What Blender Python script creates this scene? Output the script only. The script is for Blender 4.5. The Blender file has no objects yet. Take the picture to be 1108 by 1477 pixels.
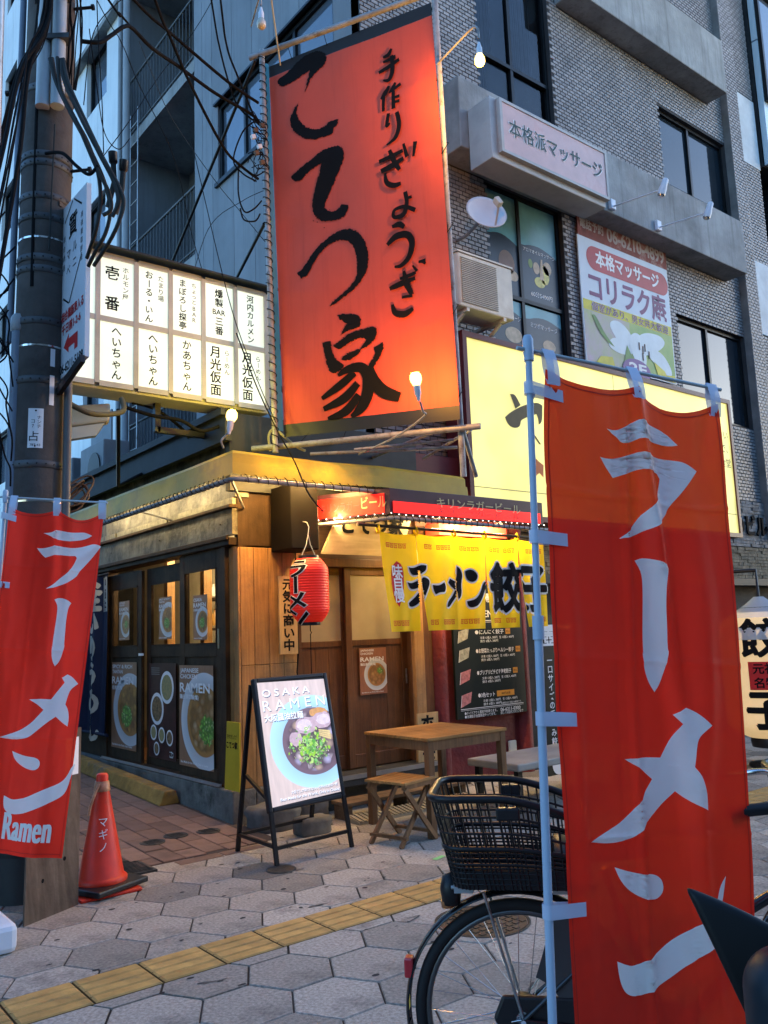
import bpy, bmesh, math, random
from mathutils import Vector, Matrix, noise
from mathutils.geometry import tessellate_polygon
R = math.radians
random.seed(11)
SC = bpy.context.scene
COL = SC.collection
V = Vector

# ------------------------------------------------------------------ camera
PITCH, ROLL, HEAD = R(8.2), R(2.2), R(51.4)
_d = V((math.cos(HEAD), math.sin(HEAD), 0)); _r = V((math.sin(HEAD), -math.cos(HEAD), 0)); _z = V((0, 0, 1))
_F = _d*math.cos(PITCH) + _z*math.sin(PITCH)
_U = _z*math.cos(PITCH) - _d*math.sin(PITCH)
_R2 = _r*math.cos(ROLL) - _U*math.sin(ROLL)
_U2 = _U*math.cos(ROLL) + _r*math.sin(ROLL)
cam = bpy.data.cameras.new('camera'); cam.sensor_fit = 'VERTICAL'; cam.sensor_height = 36.0
cam.lens = 36.0*1220/1477; cam.clip_start = .05; cam.clip_end = 600
co = bpy.data.objects.new('camera', cam); COL.objects.link(co)
M = Matrix((( _R2.x, _U2.x, -_F.x, 0), (_R2.y, _U2.y, -_F.y, 0), (_R2.z, _U2.z, -_F.z, 1.5), (0, 0, 0, 1)))
co.matrix_world = M
SC.camera = co
# ------------------------------------------------------------------ sky, sun, exposure (blue dusk)
w = bpy.data.worlds.new('World'); SC.world = w; w.use_nodes = True
nt = w.node_tree; bg = nt.nodes['Background']
sky = nt.nodes.new('ShaderNodeTexSky'); sky.sky_type = 'NISHITA'; sky.sun_disc = False
sky.sun_elevation = R(10); sky.sun_rotation = R(120); sky.air_density = 1.0; sky.dust_density = .5; sky.ozone_density = 4.0
nt.links.new(sky.outputs[0], bg.inputs[0]); bg.inputs[1].default_value = 0.15
sl = bpy.data.lights.new('sun', 'SUN'); sl.energy = .04; sl.angle = R(30); sl.color = (1, .9, .82)
so = bpy.data.objects.new('sun', sl); COL.objects.link(so); so.rotation_euler = (R(80), 0, R(60))
SC.view_settings.view_transform = 'Standard'; SC.view_settings.look = 'None'
SC.view_settings.exposure = 2.28; SC.view_settings.gamma = 1.0
SC.view_settings.use_curve_mapping = False
SC.cycles.use_denoising = True
SC.cycles.max_bounces = 7; SC.cycles.transparent_max_bounces = 12
SC.cycles.sample_clamp_indirect = 4.0
SC.cycles.caustics_reflective = False; SC.cycles.caustics_refractive = False

# ------------------------------------------------------------------ helpers
class MB:
    def __init__(s): s.v = []; s.f = []; s.s = []; s.uv = None
    def add(s, vs, fs, smooth=False):
        n = len(s.v); s.v += [tuple(p) for p in vs]
        for f in fs: s.f.append([i+n for i in f]); s.s.append(smooth)
        return s
    def box(s, x0, x1, y0, y1, z0, z1):
        if x1 < x0: x0, x1 = x1, x0
        if y1 < y0: y0, y1 = y1, y0
        if z1 < z0: z0, z1 = z1, z0
        return s.add([(x0,y0,z0),(x1,y0,z0),(x1,y1,z0),(x0,y1,z0),(x0,y0,z1),(x1,y0,z1),(x1,y1,z1),(x0,y1,z1)],
            [(3,2,1,0),(4,5,6,7),(0,1,5,4),(1,2,6,5),(2,3,7,6),(3,0,4,7)])
    def obox(s, c, a, b, d):
        c, a, b, d = V(c), V(a), V(b), V(d)
        if a.cross(b).dot(d) < 0: a = -a
        return s.add([c-a-b-d, c+a-b-d, c+a+b-d, c-a+b-d, c-a-b+d, c+a-b+d, c+a+b+d, c-a+b+d],
            [(3,2,1,0),(4,5,6,7),(0,1,5,4),(1,2,6,5),(2,3,7,6),(3,0,4,7)])
    def bar(s, p, q, wdt, hgt, up=(0,0,1)):
        p, q, up = V(p), V(q), V(up); d = (q-p)
        sd = d.cross(up)
        if sd.length < 1e-5: sd = d.cross(V((1,0,0)))
        sd.normalize(); u2 = sd.cross(d).normalized()
        return s.obox((p+q)/2, d/2, sd*wdt/2, u2*hgt/2)
    def tube(s, pts, r, n=8, caps=True, closed=False):
        pts = [V(p) for p in pts]; m = len(pts)
        rr = r if isinstance(r, (list, tuple)) else [r]*m
        rings = []; prev = None
        for i, p in enumerate(pts):
            if closed: t = pts[(i+1) % m]-pts[i-1]
            else: t = pts[min(i+1, m-1)]-pts[max(i-1, 0)]
            if t.length < 1e-9: t = V((0,0,1))
            t.normalize()
            if prev is None:
                a = V((0,0,1)) if abs(t.z) < .9 else V((1,0,0))
            else: a = prev
            a = (a-t*a.dot(t))
            if a.length < 1e-6: a = t.orthogonal()
            a.normalize(); prev = a; b = t.cross(a)
            rings.append([p+(a*math.cos(2*math.pi*k/n)+b*math.sin(2*math.pi*k/n))*rr[i] for k in range(n)])
        vs = [q for g in rings for q in g]; fs = []
        for i in range(m if closed else m-1):
            j = (i+1) % m
            for k in range(n):
                fs.append((i*n+k, i*n+(k+1) % n, j*n+(k+1) % n, j*n+k))
        s.add(vs, fs, True)
        if caps and not closed:
            s.add(rings[0], [tuple(reversed(range(n)))]); s.add(rings[-1], [tuple(range(n))])
        return s
    def lathe(s, prof, c=(0,0,0), n=20, M=None, smooth=True, rot=0):
        vs = []; m = len(prof)
        for (r, z) in prof:
            for k in range(n):
                a = 2*math.pi*k/n+rot
                p = V((r*math.cos(a), r*math.sin(a), z))
                if M is not None: p = M @ p
                vs.append(p+V(c))
        fs = [(i*n+k, i*n+(k+1) % n, (i+1)*n+(k+1) % n, (i+1)*n+k) for i in range(m-1) for k in range(n)]
        s.add(vs, fs, smooth)
        s.add(vs[:n], [tuple(reversed(range(n)))]); s.add(vs[-n:], [tuple(range(n))])
        return s
    def prism(s, poly, f0, f1):
        n = len(poly); vs = [f0(*p) for p in poly]+[f1(*p) for p in poly]
        fs = [tuple(range(n)), tuple(reversed(range(n, 2*n)))]+[((i+1) % n, i, n+i, n+(i+1) % n) for i in range(n)]
        return s.add(vs, fs)
    def quad(s, a, b, c, d): return s.add([a, b, c, d], [(0,1,2,3)])
    def grid(s, nu, nv, fn, smooth=True):
        vs = [fn(i/nu, j/nv) for j in range(nv+1) for i in range(nu+1)]
        fs = [(j*(nu+1)+i, j*(nu+1)+i+1, (j+1)*(nu+1)+i+1, (j+1)*(nu+1)+i) for j in range(nv) for i in range(nu)]
        s.uvs = [(i/nu, j/nv) for j in range(nv+1) for i in range(nu+1)]
        return s.add(vs, fs, smooth)

def tag(o, label=None, cat=None, group=None, kind=None):
    if label: o['label'] = label
    if cat: o['category'] = cat
    if group: o['group'] = group
    if kind: o['kind'] = kind
    return o
def mesh_of(name, mb, off=None, fix=False):
    me = bpy.data.meshes.new(name)
    vs = mb.v if off is None else [(p[0]-off[0], p[1]-off[1], p[2]-off[2]) for p in mb.v]
    me.from_pydata(vs, [], mb.f)
    me.polygons.foreach_set('use_smooth', mb.s)
    if fix:
        bm = bmesh.new(); bm.from_mesh(me); bmesh.ops.recalc_face_normals(bm, faces=bm.faces); bm.to_mesh(me); bm.free()
    if mb.uv is not None:
        ul = me.uv_layers.new(name='UVMap')
        for li, lp in enumerate(me.loops): ul.data[li].uv = mb.uv[lp.vertex_index]
    me.update()
    return me
def _abs(o):
    p = V((0,0,0))
    while o is not None: p = p+o.location; o = o.parent
    return p
def obj(name, mb, m, parent=None, label=None, cat=None, group=None, kind=None, local=False, bevel=0, fix=False, seg=2):
    off = None
    if parent is None and not local and kind is None and mb.v:      # a thing of one mesh: origin at its base
        xs = [p[0] for p in mb.v]; ys = [p[1] for p in mb.v]; zs = [p[2] for p in mb.v]
        off = V(((min(xs)+max(xs))/2, (min(ys)+max(ys))/2, min(zs)))
        me = mesh_of(name, mb, off, fix); o = bpy.data.objects.new(name, me); o.location = off
    else:
        if parent is not None and not local: off = _abs(parent)
        me = mesh_of(name, mb, off, fix); o = bpy.data.objects.new(name, me)
    me.materials.append(m)
    COL.objects.link(o)
    if parent is not None: o.parent = parent
    if bevel:
        b = o.modifiers.new('bevel', 'BEVEL'); b.width = bevel; b.segments = seg; b.limit_method = 'ANGLE'; b.angle_limit = R(40)
    return tag(o, label, cat, group, kind)
def thing(name, label, cat, loc=(0,0,0), rotz=0, group=None):
    o = bpy.data.objects.new(name, None); COL.objects.link(o); o.location = loc; o.rotation_euler = (0, 0, rotz)
    o.empty_display_size = .1
    return tag(o, label, cat, group)
def copy_tree(o, parent=None, label=None):
    c = o.copy(); COL.objects.link(c); c.parent = parent
    if label: c['label'] = label
    for ch in list(o.children): copy_tree(ch, c)
    return c
def share(name, me, loc, parent=None, rotz=0):
    o = bpy.data.objects.new(name, me); COL.objects.link(o)
    if parent is not None: o.parent = parent; o.location = V(loc)-_abs(parent)
    else: o.location = loc
    o.rotation_euler = (0, 0, rotz)
    return o
def lamp(name, loc, watts, col, parent, rad=.04):
    l = bpy.data.lights.new(name, 'POINT'); l.energy = watts; l.color = col; l.shadow_soft_size = rad
    o = bpy.data.objects.new(name, l); COL.objects.link(o)
    if parent is not None: o.parent = parent; o.location = V(loc)-_abs(parent)
    else: o.location = loc
    return o

# ------------------------------------------------------------------ materials
_m = {}
def nd(nt, t, **k):
    n = nt.nodes.new(t)
    for a, b in k.items(): setattr(n, a, b)
    return n
def mat(name, col=(.5,.5,.5), rough=.6, metal=0., var=.12, vscale=3., col2=None, bump=0., bscale=40., emit=None, estr=0.,
        trans=0., wave=None, spec=.3, island=0., ipow=1., coat=0., stain=None, alpha=None, tl=None, streak=None):
    if name in _m: return _m[name]
    m = bpy.data.materials.new(name); m.use_nodes = True; _m[name] = m
    nt = m.node_tree; L = nt.links.new; b = nt.nodes['Principled BSDF']
    tc = nd(nt, 'ShaderNodeTexCoord')
    b.inputs['Roughness'].default_value = rough; b.inputs['Metallic'].default_value = metal
    b.inputs['Specular IOR Level'].default_value = spec
    if coat: b.inputs['Coat Weight'].default_value = coat; b.inputs['Coat Roughness'].default_value = .1
    ns = nd(nt, 'ShaderNodeTexNoise'); ns.inputs['Scale'].default_value = vscale; ns.inputs['Detail'].default_value = 6; ns.inputs['Roughness'].default_value = .62
    L(tc.outputs['Object'], ns.inputs['Vector'])
    rp = nd(nt, 'ShaderNodeValToRGB'); rp.color_ramp.elements[0].position = .3; rp.color_ramp.elements[1].position = .7
    c2 = col2 if col2 else tuple(max(0, c*(1-2*var)) for c in col)
    c1 = col if col2 else tuple(min(1, c*(1+var)) for c in col)
    rp.color_ramp.elements[0].color = (*c2, 1); rp.color_ramp.elements[1].color = (*c1, 1)
    L(ns.outputs['Fac'], rp.inputs['Fac']); colr = rp.outputs['Color']
    if wave:                                                     # wood grain along an axis
        mp = nd(nt, 'ShaderNodeMapping'); mp.inputs['Scale'].default_value = wave[0]
        L(tc.outputs['Object'], mp.inputs['Vector'])
        n2 = nd(nt, 'ShaderNodeTexNoise'); n2.inputs['Scale'].default_value = wave[1]; n2.inputs['Detail'].default_value = 8; n2.inputs['Distortion'].default_value = .6
        L(mp.outputs[0], n2.inputs['Vector'])
        r2 = nd(nt, 'ShaderNodeValToRGB'); r2.color_ramp.elements[0].position = .35; r2.color_ramp.elements[1].position = .68
        r2.color_ramp.elements[0].color = (.55,.52,.5,1); r2.color_ramp.elements[1].color = (1,1,1,1)
        L(n2.outputs['Fac'], r2.inputs['Fac'])
        mx = nd(nt, 'ShaderNodeMix', data_type='RGBA', blend_type='MULTIPLY'); mx.inputs['Factor'].default_value = wave[2]
        L(colr, mx.inputs['A']); L(r2.outputs['Color'], mx.inputs['B']); colr = mx.outputs['Result']
    if island:
        g = nd(nt, 'ShaderNodeNewGeometry'); oi = nd(nt, 'ShaderNodeObjectInfo')
        ad = nd(nt, 'ShaderNodeMath', operation='ADD'); L(g.outputs['Random Per Island'], ad.inputs[0]); L(oi.outputs['Random'], ad.inputs[1])
        fr = nd(nt, 'ShaderNodeMath', operation='FRACT'); L(ad.outputs[0], fr.inputs[0])
        mr = nd(nt, 'ShaderNodeMapRange'); mr.inputs['To Min'].default_value = 1-island; mr.inputs['To Max'].default_value = 1+island*.45
        pw = nd(nt, 'ShaderNodeMath', operation='POWER'); pw.inputs[1].default_value = ipow; L(fr.outputs[0], pw.inputs[0]); L(pw.outputs[0], mr.inputs['Value'])
        hs = nd(nt, 'ShaderNodeHueSaturation'); L(mr.outputs[0], hs.inputs['Value']); L(colr, hs.inputs['Color']); colr = hs.outputs['Color']
    if stain:                                                    # (colour, scale, amount)
        n3 = nd(nt, 'ShaderNodeTexNoise'); n3.inputs['Scale'].default_value = stain[1]; n3.inputs['Detail'].default_value = 9; n3.inputs['Roughness'].default_value = .7
        L(tc.outputs['Object'], n3.inputs['Vector'])
        r3 = nd(nt, 'ShaderNodeValToRGB'); r3.color_ramp.elements[0].position = .52; r3.color_ramp.elements[1].position = .66
        r3.color_ramp.elements[0].color = (0,0,0,1); r3.color_ramp.elements[1].color = (stain[2],)*3+(1,)
        L(n3.outputs['Fac'], r3.inputs['Fac'])
        m3 = nd(nt, 'ShaderNodeMix', data_type='RGBA'); m3.inputs['B'].default_value = (*stain[0], 1)
        L(r3.outputs['Color'], m3.inputs['Factor']); L(colr, m3.inputs['A']); colr = m3.outputs['Result']
    if streak:                                                   # rain streaks running down: (colour, amount)
        mp2 = nd(nt, 'ShaderNodeMapping'); mp2.inputs['Scale'].default_value = (7, 7, .35); L(tc.outputs['Object'], mp2.inputs['Vector'])
        n4 = nd(nt, 'ShaderNodeTexNoise'); n4.inputs['Scale'].default_value = 1.6; n4.inputs['Detail'].default_value = 7; n4.inputs['Roughness'].default_value = .7
        L(mp2.outputs[0], n4.inputs['Vector'])
        r4 = nd(nt, 'ShaderNodeValToRGB'); r4.color_ramp.elements[0].position = .5; r4.color_ramp.elements[1].position = .72
        r4.color_ramp.elements[0].color = (0,0,0,1); r4.color_ramp.elements[1].color = (streak[1],)*3+(1,)
        L(n4.outputs['Fac'], r4.inputs['Fac'])
        m4 = nd(nt, 'ShaderNodeMix', data_type='RGBA'); m4.inputs['B'].default_value = (*streak[0], 1)
        L(r4.outputs['Color'], m4.inputs['Factor']); L(colr, m4.inputs['A']); colr = m4.outputs['Result']
    L(colr, b.inputs['Base Color'])
    if bump:
        nb = nd(nt, 'ShaderNodeTexNoise'); nb.inputs['Scale'].default_value = bscale; nb.inputs['Detail'].default_value = 5
        L(tc.outputs['Object'], nb.inputs['Vector'])
        bp = nd(nt, 'ShaderNodeBump'); bp.inputs['Strength'].default_value = bump; bp.inputs['Distance'].default_value = .01
        L(nb.outputs['Fac'], bp.inputs['Height']); L(bp.outputs[0], b.inputs['Normal'])
    if emit:
        b.inputs['Emission Color'].default_value = (*emit, 1); b.inputs['Emission Strength'].default_value = estr
    if trans: b.inputs['Transmission Weight'].default_value = trans
    if alpha is not None: b.inputs['Alpha'].default_value = alpha
    if tl:                                                       # thin cloth: (translucent share, see-through share)
        out = nt.nodes['Material Output']
        t = nd(nt, 'ShaderNodeBsdfTranslucent'); L(colr, t.inputs['Color'])
        x1 = nd(nt, 'ShaderNodeMixShader'); x1.inputs[0].default_value = tl[0]
        L(b.outputs[0], x1.inputs[1]); L(t.outputs[0], x1.inputs[2]); last = x1.outputs[0]
        if tl[1]:
            tr = nd(nt, 'ShaderNodeBsdfTransparent'); tr.inputs[0].default_value = (*tl[2], 1)
            x2 = nd(nt, 'ShaderNodeMixShader'); x2.inputs[0].default_value = tl[1]
            L(last, x2.inputs[1]); L(tr.outputs[0], x2.inputs[2]); last = x2.outputs[0]
        L(last, out.inputs[0])
    return m
def glow(name, col, strength, var=.0):
    if name in _m: return _m[name]
    m = mat(name, tuple(min(1, c*.8) for c in col), .5, var=.02)
    nt = m.node_tree; b = nt.nodes['Principled BSDF']
    b.inputs['Emission Color'].default_value = (*col, 1); b.inputs['Emission Strength'].default_value = strength
    if var:
        tc = nd(nt, 'ShaderNodeTexCoord'); n = nd(nt, 'ShaderNodeTexNoise'); n.inputs['Scale'].default_value = 2.2; n.inputs['Detail'].default_value = 4
        nt.links.new(tc.outputs['Object'], n.inputs['Vector'])
        mr = nd(nt, 'ShaderNodeMapRange'); mr.inputs['From Min'].default_value = .3; mr.inputs['From Max'].default_value = .7
        mr.inputs['To Min'].default_value = strength*(1-var); mr.inputs['To Max'].default_value = strength*(1+var)
        nt.links.new(n.outputs['Fac'], mr.inputs['Value']); nt.links.new(mr.outputs[0], b.inputs['Emission Strength'])
    return m
INK = mat('black_ink', (.008,.008,.009), .8, var=.05, spec=.1)
WHITE = mat('white_print', (.8,.8,.8), .6, var=.04)
REDP = mat('red_print', (.5,.02,.02), .6, var=.05)
BLACKP = mat('black_plastic', (.014,.014,.016), .4, var=.1)
BLACKM = mat('black_metal', (.016,.016,.018), .45, .3, var=.15)
STEEL = mat('grey_steel', (.38,.39,.4), .42, .7, var=.15, stain=((.12,.07,.04), 9, .6))
PIPE = mat('weathered_pipe', (.33,.34,.35), .6, .3, var=.2, vscale=6, stain=((.12,.075,.05), 14, .75))
CHROME = mat('chrome', (.6,.6,.6), .16, 1., var=.05)
CABLE = mat('cable_rubber', (.010,.010,.011), .8, var=.2, spec=.08)
CABLEG = mat('grey_cable', (.04,.043,.042), .7, var=.2, spec=.15)
WPLAST = mat('white_plastic', (.66,.69,.75), .4, var=.05)
GLASS = mat('dark_glass', (.018,.026,.034), .06, var=.2, vscale=.7, spec=.38)
GREYPVC = mat('grey_pvc', (.3,.32,.34), .45, var=.08)

# ------------------------------------------------------------------ printing on surfaces
def chaikin(pts, it=2, corner=48):
    for _ in range(it):
        n = len(pts); out = []
        for i in range(n):
            a, b, c = V(pts[i-1]), V(pts[i]), V(pts[(i+1) % n])
            d1, d2 = b-a, c-b
            if d1.length < 1e-6 or d2.length < 1e-6: continue
            if abs(d1.angle(d2)) > R(corner): out.append(tuple(b))
            else: out += [tuple(b-d1*.25), tuple(b+d2*.25)]
        pts = out
    return pts
def catmull(pts, k=6):
    P = [V(p) for p in pts]; out = []
    for i in range(len(P)-1):
        a, b, c, d = P[max(i-1, 0)], P[i], P[i+1], P[min(i+2, len(P)-1)]
        for j in range(k):
            t = j/k
            out.append(.5*((2*b)+(c-a)*t+(2*a-5*b+4*c-d)*t*t+(3*b-a-3*c+d)*t**3))
    out.append(P[-1]); return out
_g = {}
def glyphs(s, bold=0., sp=1.):
    k = (s, bold, sp)
    if k not in _g:
        c = bpy.data.curves.new('t', 'FONT'); c.body = s; c.offset = bold; c.space_character = sp; c.resolution_u = 3
        o = bpy.data.objects.new('t', c); me = bpy.data.meshes.new_from_object(o)
        vs = [(v.co.x, v.co.y) for v in me.vertices]; fs = [tuple(p.vertices) for p in me.polygons]
        bpy.data.objects.remove(o); bpy.data.curves.remove(c); bpy.data.meshes.remove(me)
        _g[k] = (vs, fs)
    return _g[k]
class Print:
    def __init__(s, fn, sub=0., step=.0012, keep=None): s.fn = fn; s.sub = sub; s.step = step; s.d = {}; s.keep = keep
    @staticmethod
    def plane(o, u, v, sub=0., step=.0012):
        o, u, v = V(o), V(u), V(v); n = u.cross(v).normalized()
        return Print(lambda a, b, h: o+u*a+v*b+n*h, sub, step)
    def raw(s, vs, fs, m, layer=1):
        D = s.d.setdefault(m.name, [m, [], []]); n = len(D[1])
        D[1].extend((x, y, layer) for x, y in vs); D[2].extend([i+n for i in f] for f in fs)
    def poly(s, pts, m, layer=1, smooth=0):
        if smooth: pts = chaikin(pts, smooth)
        t = tessellate_polygon([[V((p[0], p[1], 0)) for p in pts]])
        s.raw([p[:2] for p in pts], t, m, layer)
    def rect(s, x0, y0, x1, y1, m, layer=1): s.raw([(x0,y0),(x1,y0),(x1,y1),(x0,y1)], [(0,1,2,3)], m, layer)
    def disc(s, x, y, rx, ry, m, layer=1, n=24):
        s.raw([(x+rx*math.cos(2*math.pi*i/n), y+ry*math.sin(2*math.pi*i/n)) for i in range(n)], [tuple(range(n))], m, layer)
    def ring(s, x, y, rx, ry, w, m, layer=1, n=28):
        a = [(x+rx*math.cos(2*math.pi*i/n), y+ry*math.sin(2*math.pi*i/n)) for i in range(n)]
        b = [(x+(rx-w)*math.cos(2*math.pi*i/n), y+(ry-w)*math.sin(2*math.pi*i/n)) for i in range(n)]
        s.raw(a+b, [(i, (i+1) % n, n+(i+1) % n, n+i) for i in range(n)], m, layer)
    def stroke(s, pts, m, layer=1, k=6):
        P = catmull(pts, k); l = []; r = []
        for i, p in enumerate(P):
            t = P[min(i+1, len(P)-1)]-P[max(i-1, 0)]; t = V((t.x, t.y)); t = t.normalized() if t.length > 1e-8 else V((1,0))
            n = V((-t.y, t.x)); w = max(p.z, .0006)
            l.append((p.x+n.x*w, p.y+n.y*w)); r.append((p.x-n.x*w, p.y-n.y*w))
        n = len(l)
        s.raw(l+r, [(i, i+1, n+i+1, n+i) for i in range(n-1)], m, layer)
    def text(s, t, x, y, size, m, layer=1, align='c', bold=.0, xs=1., sp=1., slant=0., fit=None):
        if bold > .011 and any(ord(c_) > 0x4e00 for c_ in t):     # heavy kanji: overprint shifted copies
            for k in range(7):
                q = bold*size*(0 if k == 6 else 1); x2, y2 = x+q*math.cos(k*1.047), y+q*math.sin(k*1.047)
                s.text(t, x2, y2, size, m, layer+k*.07, align, .005, xs, sp, slant, fit)
            return
        vs, fs = glyphs(t, bold, sp)
        if not vs: return
        x0 = min(v[0] for v in vs); x1 = max(v[0] for v in vs); y0 = min(v[1] for v in vs); y1 = max(v[1] for v in vs)
        if fit: xs = fit/((x1-x0)*size)
        ox = {'l': x0, 'c': (x0+x1)/2, 'r': x1}[align]; oy = .36
        s.raw([(x+((a-ox)+slant*(b-oy))*size*xs, y+(b-oy)*size) for a, b in vs], fs, m, layer)
    def vtext(s, t, x, y, size, m, layer=1, bold=0., pitch=1.05, xs=1., ys=1.):
        """characters one below the other, first one centred at (x, y)"""
        for i, ch in enumerate(t):
            if ch == ' ': continue
            if bold > .011 and ord(ch) > 0x4e00:
                for k in range(7):
                    q = bold*size*(0 if k == 6 else 1)
                    s.vtext(ch, x+q*math.cos(k*1.047), y-i*size*pitch+q*math.sin(k*1.047), size, m, layer+k*.07, .005, pitch, xs, ys)
                continue
            vs, fs = glyphs(ch, bold)
            if ch in 'ー・':
                if ch == 'ー': vs = [(.5+(b-.36), .36-(a-.5)) for a, b in vs]
            x0 = min(v[0] for v in vs); x1 = max(v[0] for v in vs)
            cx = .5 if ord(ch) > 0x2000 else (x0+x1)/2
            s.raw([(x+(a-cx)*size*xs, y-i*size*pitch+(b-.36)*size*ys) for a, b in vs], fs, m, layer)
    def glyph(s, ch, x, y, sx, sy, m, layer=1, bold=0.):           # one heavy character, y pointing down (cloth maps)
        n = 9 if bold > .011 else 1
        for k in range(n):
            q = 0 if k == n-1 else bold; vs, fs = glyphs(ch, .005 if n > 1 else bold)
            s.raw([(x+(a-.5+q*math.cos(k*.785))*sx, y-(b-.36+q*math.sin(k*.785))*sy) for a, b in vs], fs, m, layer+k*.07)
    def build(s, name, parent, **kw):
        out = []
        for m, vs, fs in s.d.values():
            if s.sub:
                bm = bmesh.new(); bv = [bm.verts.new(v) for v in vs]
                for f in fs:
                    try: bm.faces.new([bv[i] for i in f])
                    except ValueError: pass
                for _ in range(7):
                    ed = [e for e in bm.edges if e.calc_length() > s.sub]
                    if not ed: break
                    bmesh.ops.subdivide_edges(bm, edges=ed, cuts=1)
                    bmesh.ops.triangulate(bm, faces=[f for f in bm.faces if len(f.verts) > 3])
                bm.verts.index_update()
                vs = [tuple(v.co) for v in bm.verts]; fs = [[v.index for v in f.verts] for f in bm.faces]; bm.free()
                if s.keep: fs = [f for f in fs if s.keep([vs[i] for i in f])]
            mb = MB(); mb.add([s.fn(a, b, l*s.step) for a, b, l in vs], fs, bool(s.sub))
            out.append(obj(name, mb, m, parent, **kw))
        return out
def uvquad(name, a, b, c, d, m, parent=None, **kw):                # a bottom-left, b bottom-right, c top-right, d top-left
    mb = MB().quad(a, b, c, d); mb.uv = [(0,0),(1,0),(1,1),(0,1)]
    return obj(name, mb, m, parent, **kw)
def slab(name, a, b, c, d, th, m, parent=None, **kw):              # board with a front face a b c d and thickness behind it
    a, b, c, d = V(a), V(b), V(c), V(d); n = (b-a).cross(d-a).normalized()*th
    mb = MB().add([a-n, b-n, c-n, d-n, a, b, c, d], [(3,2,1,0),(4,5,6,7),(0,1,5,4),(1,2,6,5),(2,3,7,6),(3,0,4,7)])
    return obj(name, mb, m, parent, **kw)
def rects(x0, x1, z0, z1, holes):
    xs = sorted({x0, x1, *[min(max(h[0], x0), x1) for h in holes], *[min(max(h[1], x0), x1) for h in holes]})
    zs = sorted({z0, z1, *[min(max(h[2], z0), z1) for h in holes], *[min(max(h[3], z0), z1) for h in holes]})
    out = []
    for i in range(len(xs)-1):
        run = None
        for j in range(len(zs)-1):
            cx, cz = (xs[i]+xs[i+1])/2, (zs[j]+zs[j+1])/2
            if any(h[0] < cx < h[1] and h[2] < cz < h[3] for h in holes):
                if run: out.append((xs[i], xs[i+1], *run)); run = None
            else: run = (run[0], zs[j+1]) if run else (zs[j], zs[j+1])
        if run: out.append((xs[i], xs[i+1], *run))
    return out
# ================================================================== GROUND
MORTAR = mat('paving_mortar', (.045,.043,.04), .95, var=.2, vscale=8, bump=.3)
PAVER = mat('concrete_paver', (.375,.34,.29), .85, var=.24, vscale=60, bump=.5, bscale=240, island=.62, ipow=.5, stain=((.12,.112,.10), 2.2, .7))
ROADM = mat('asphalt', (.05,.05,.052), .9, var=.2, bump=.4, bscale=120)
g = obj('ground', MB().quad((-150,-150,-.06),(150,-150,-.06),(150,150,-.06),(-150,150,-.06)), ROADM, kind='structure')
pavement = obj('pavement', MB().box(-3, 16, -1.5, 6.62, -.055, -.008), MORTAR, kind='structure')
S = .2165; FL = S*math.sqrt(3)
def hexmesh(rng):
    mb = MB(); a = []
    for rr, zz in ((S-.0085, 0), (S-.0045, -.005), (S-.0045, -.03)):
        a.append([(rr*math.cos(k*math.pi/3), rr*math.sin(k*math.pi/3), zz) for k in range(6)])
    vs = a[0]+a[1]+a[2]
    fs = [(0,1,2,3,4,5)]+[(6*l+k, 6*l+6+k, 6*l+6+(k+1) % 6, 6*l+(k+1) % 6) for l in (0, 1) for k in range(6)]
    return mb.add(vs, fs)
hexme = mesh_of('paver', hexmesh(0)); hexme.materials.append(PAVER)
def clip_hex(cx, cy, y0, y1):
    pts = [(cx+(S-.007)*math.cos(k*math.pi/3), cy+(S-.007)*math.sin(k*math.pi/3)) for k in range(6)]
    for lim, sg in ((y0, 1), (y1, -1)):
        out = []
        for i in range(len(pts)):
            a, b = pts[i], pts[(i+1) % len(pts)]
            ia, ib = (a[1]-lim)*sg >= 0, (b[1]-lim)*sg >= 0
            if ia: out.append(a)
            if ia != ib:
                t = (lim-a[1])/(b[1]-a[1]); out.append((a[0]+(b[0]-a[0])*t, lim))
        pts = out
        if len(pts) < 3: return None
    return pts
rest = MB(); hexes = []
def lattice(ox, oy, x0, x1, y0, y1):
    for i in range(int((x0-ox)/(1.5*S))-1, int((x1-ox)/(1.5*S))+2):
        for j in range(int((y0-oy)/FL)-2, int((y1-oy)/FL)+3):
            cx, cy = ox+i*1.5*S, oy+j*FL+(FL/2 if i % 2 else 0)
            if not (x0 <= cx <= x1): continue
            full = y0 <= cy-FL/2+.002 and cy+FL/2-.002 <= y1
            if not full:
                p = clip_hex(cx, cy, y0, y1)
                if p is None or abs(sum(p[k-1][0]*p[k][1]-p[k][0]*p[k-1][1] for k in range(len(p)))) < .004: continue
            else: p = None
            hexes.append((cx, cy, p))
lattice(1.63, 4.345, -2, 12, 4.122, 6.36)
lattice(1.84, 3.335, -2, 12, -.8, 3.798)
def seen(x, y):
    q = V((x, y, -1.5)); zz = q.dot(_F)
    if zz < 1: return 99
    px, py = 554+1220*q.dot(_R2)/zz, 738.5-1220*q.dot(_U2)/zz
    return zz if -130 < px < 1240 and 900 < py < 1600 else 99
hexes.sort(key=lambda h: seen(h[0], h[1]))
for k, (cx, cy, p) in enumerate(hexes):
    inview = seen(cx, cy) < 99 and k < 290
    if inview:
        dz = random.uniform(-.0018, .0012)
        if p is None:
            o = share('paver', hexme, (cx, cy, dz), pavement)
        else:
            mb = MB(); mb.prism(p, lambda x, y: (x, y, dz), lambda x, y: (x, y, -.03)); obj('paver', mb, PAVER, pavement, fix=True)
    else:
        q = p or [(cx+(S-.003)*math.cos(a*math.pi/3), cy+(S-.003)*math.sin(a*math.pi/3)) for a in range(6)]
        rest.prism(q, lambda x, y: (x, y, -.001), lambda x, y: (x, y, -.03))
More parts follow.
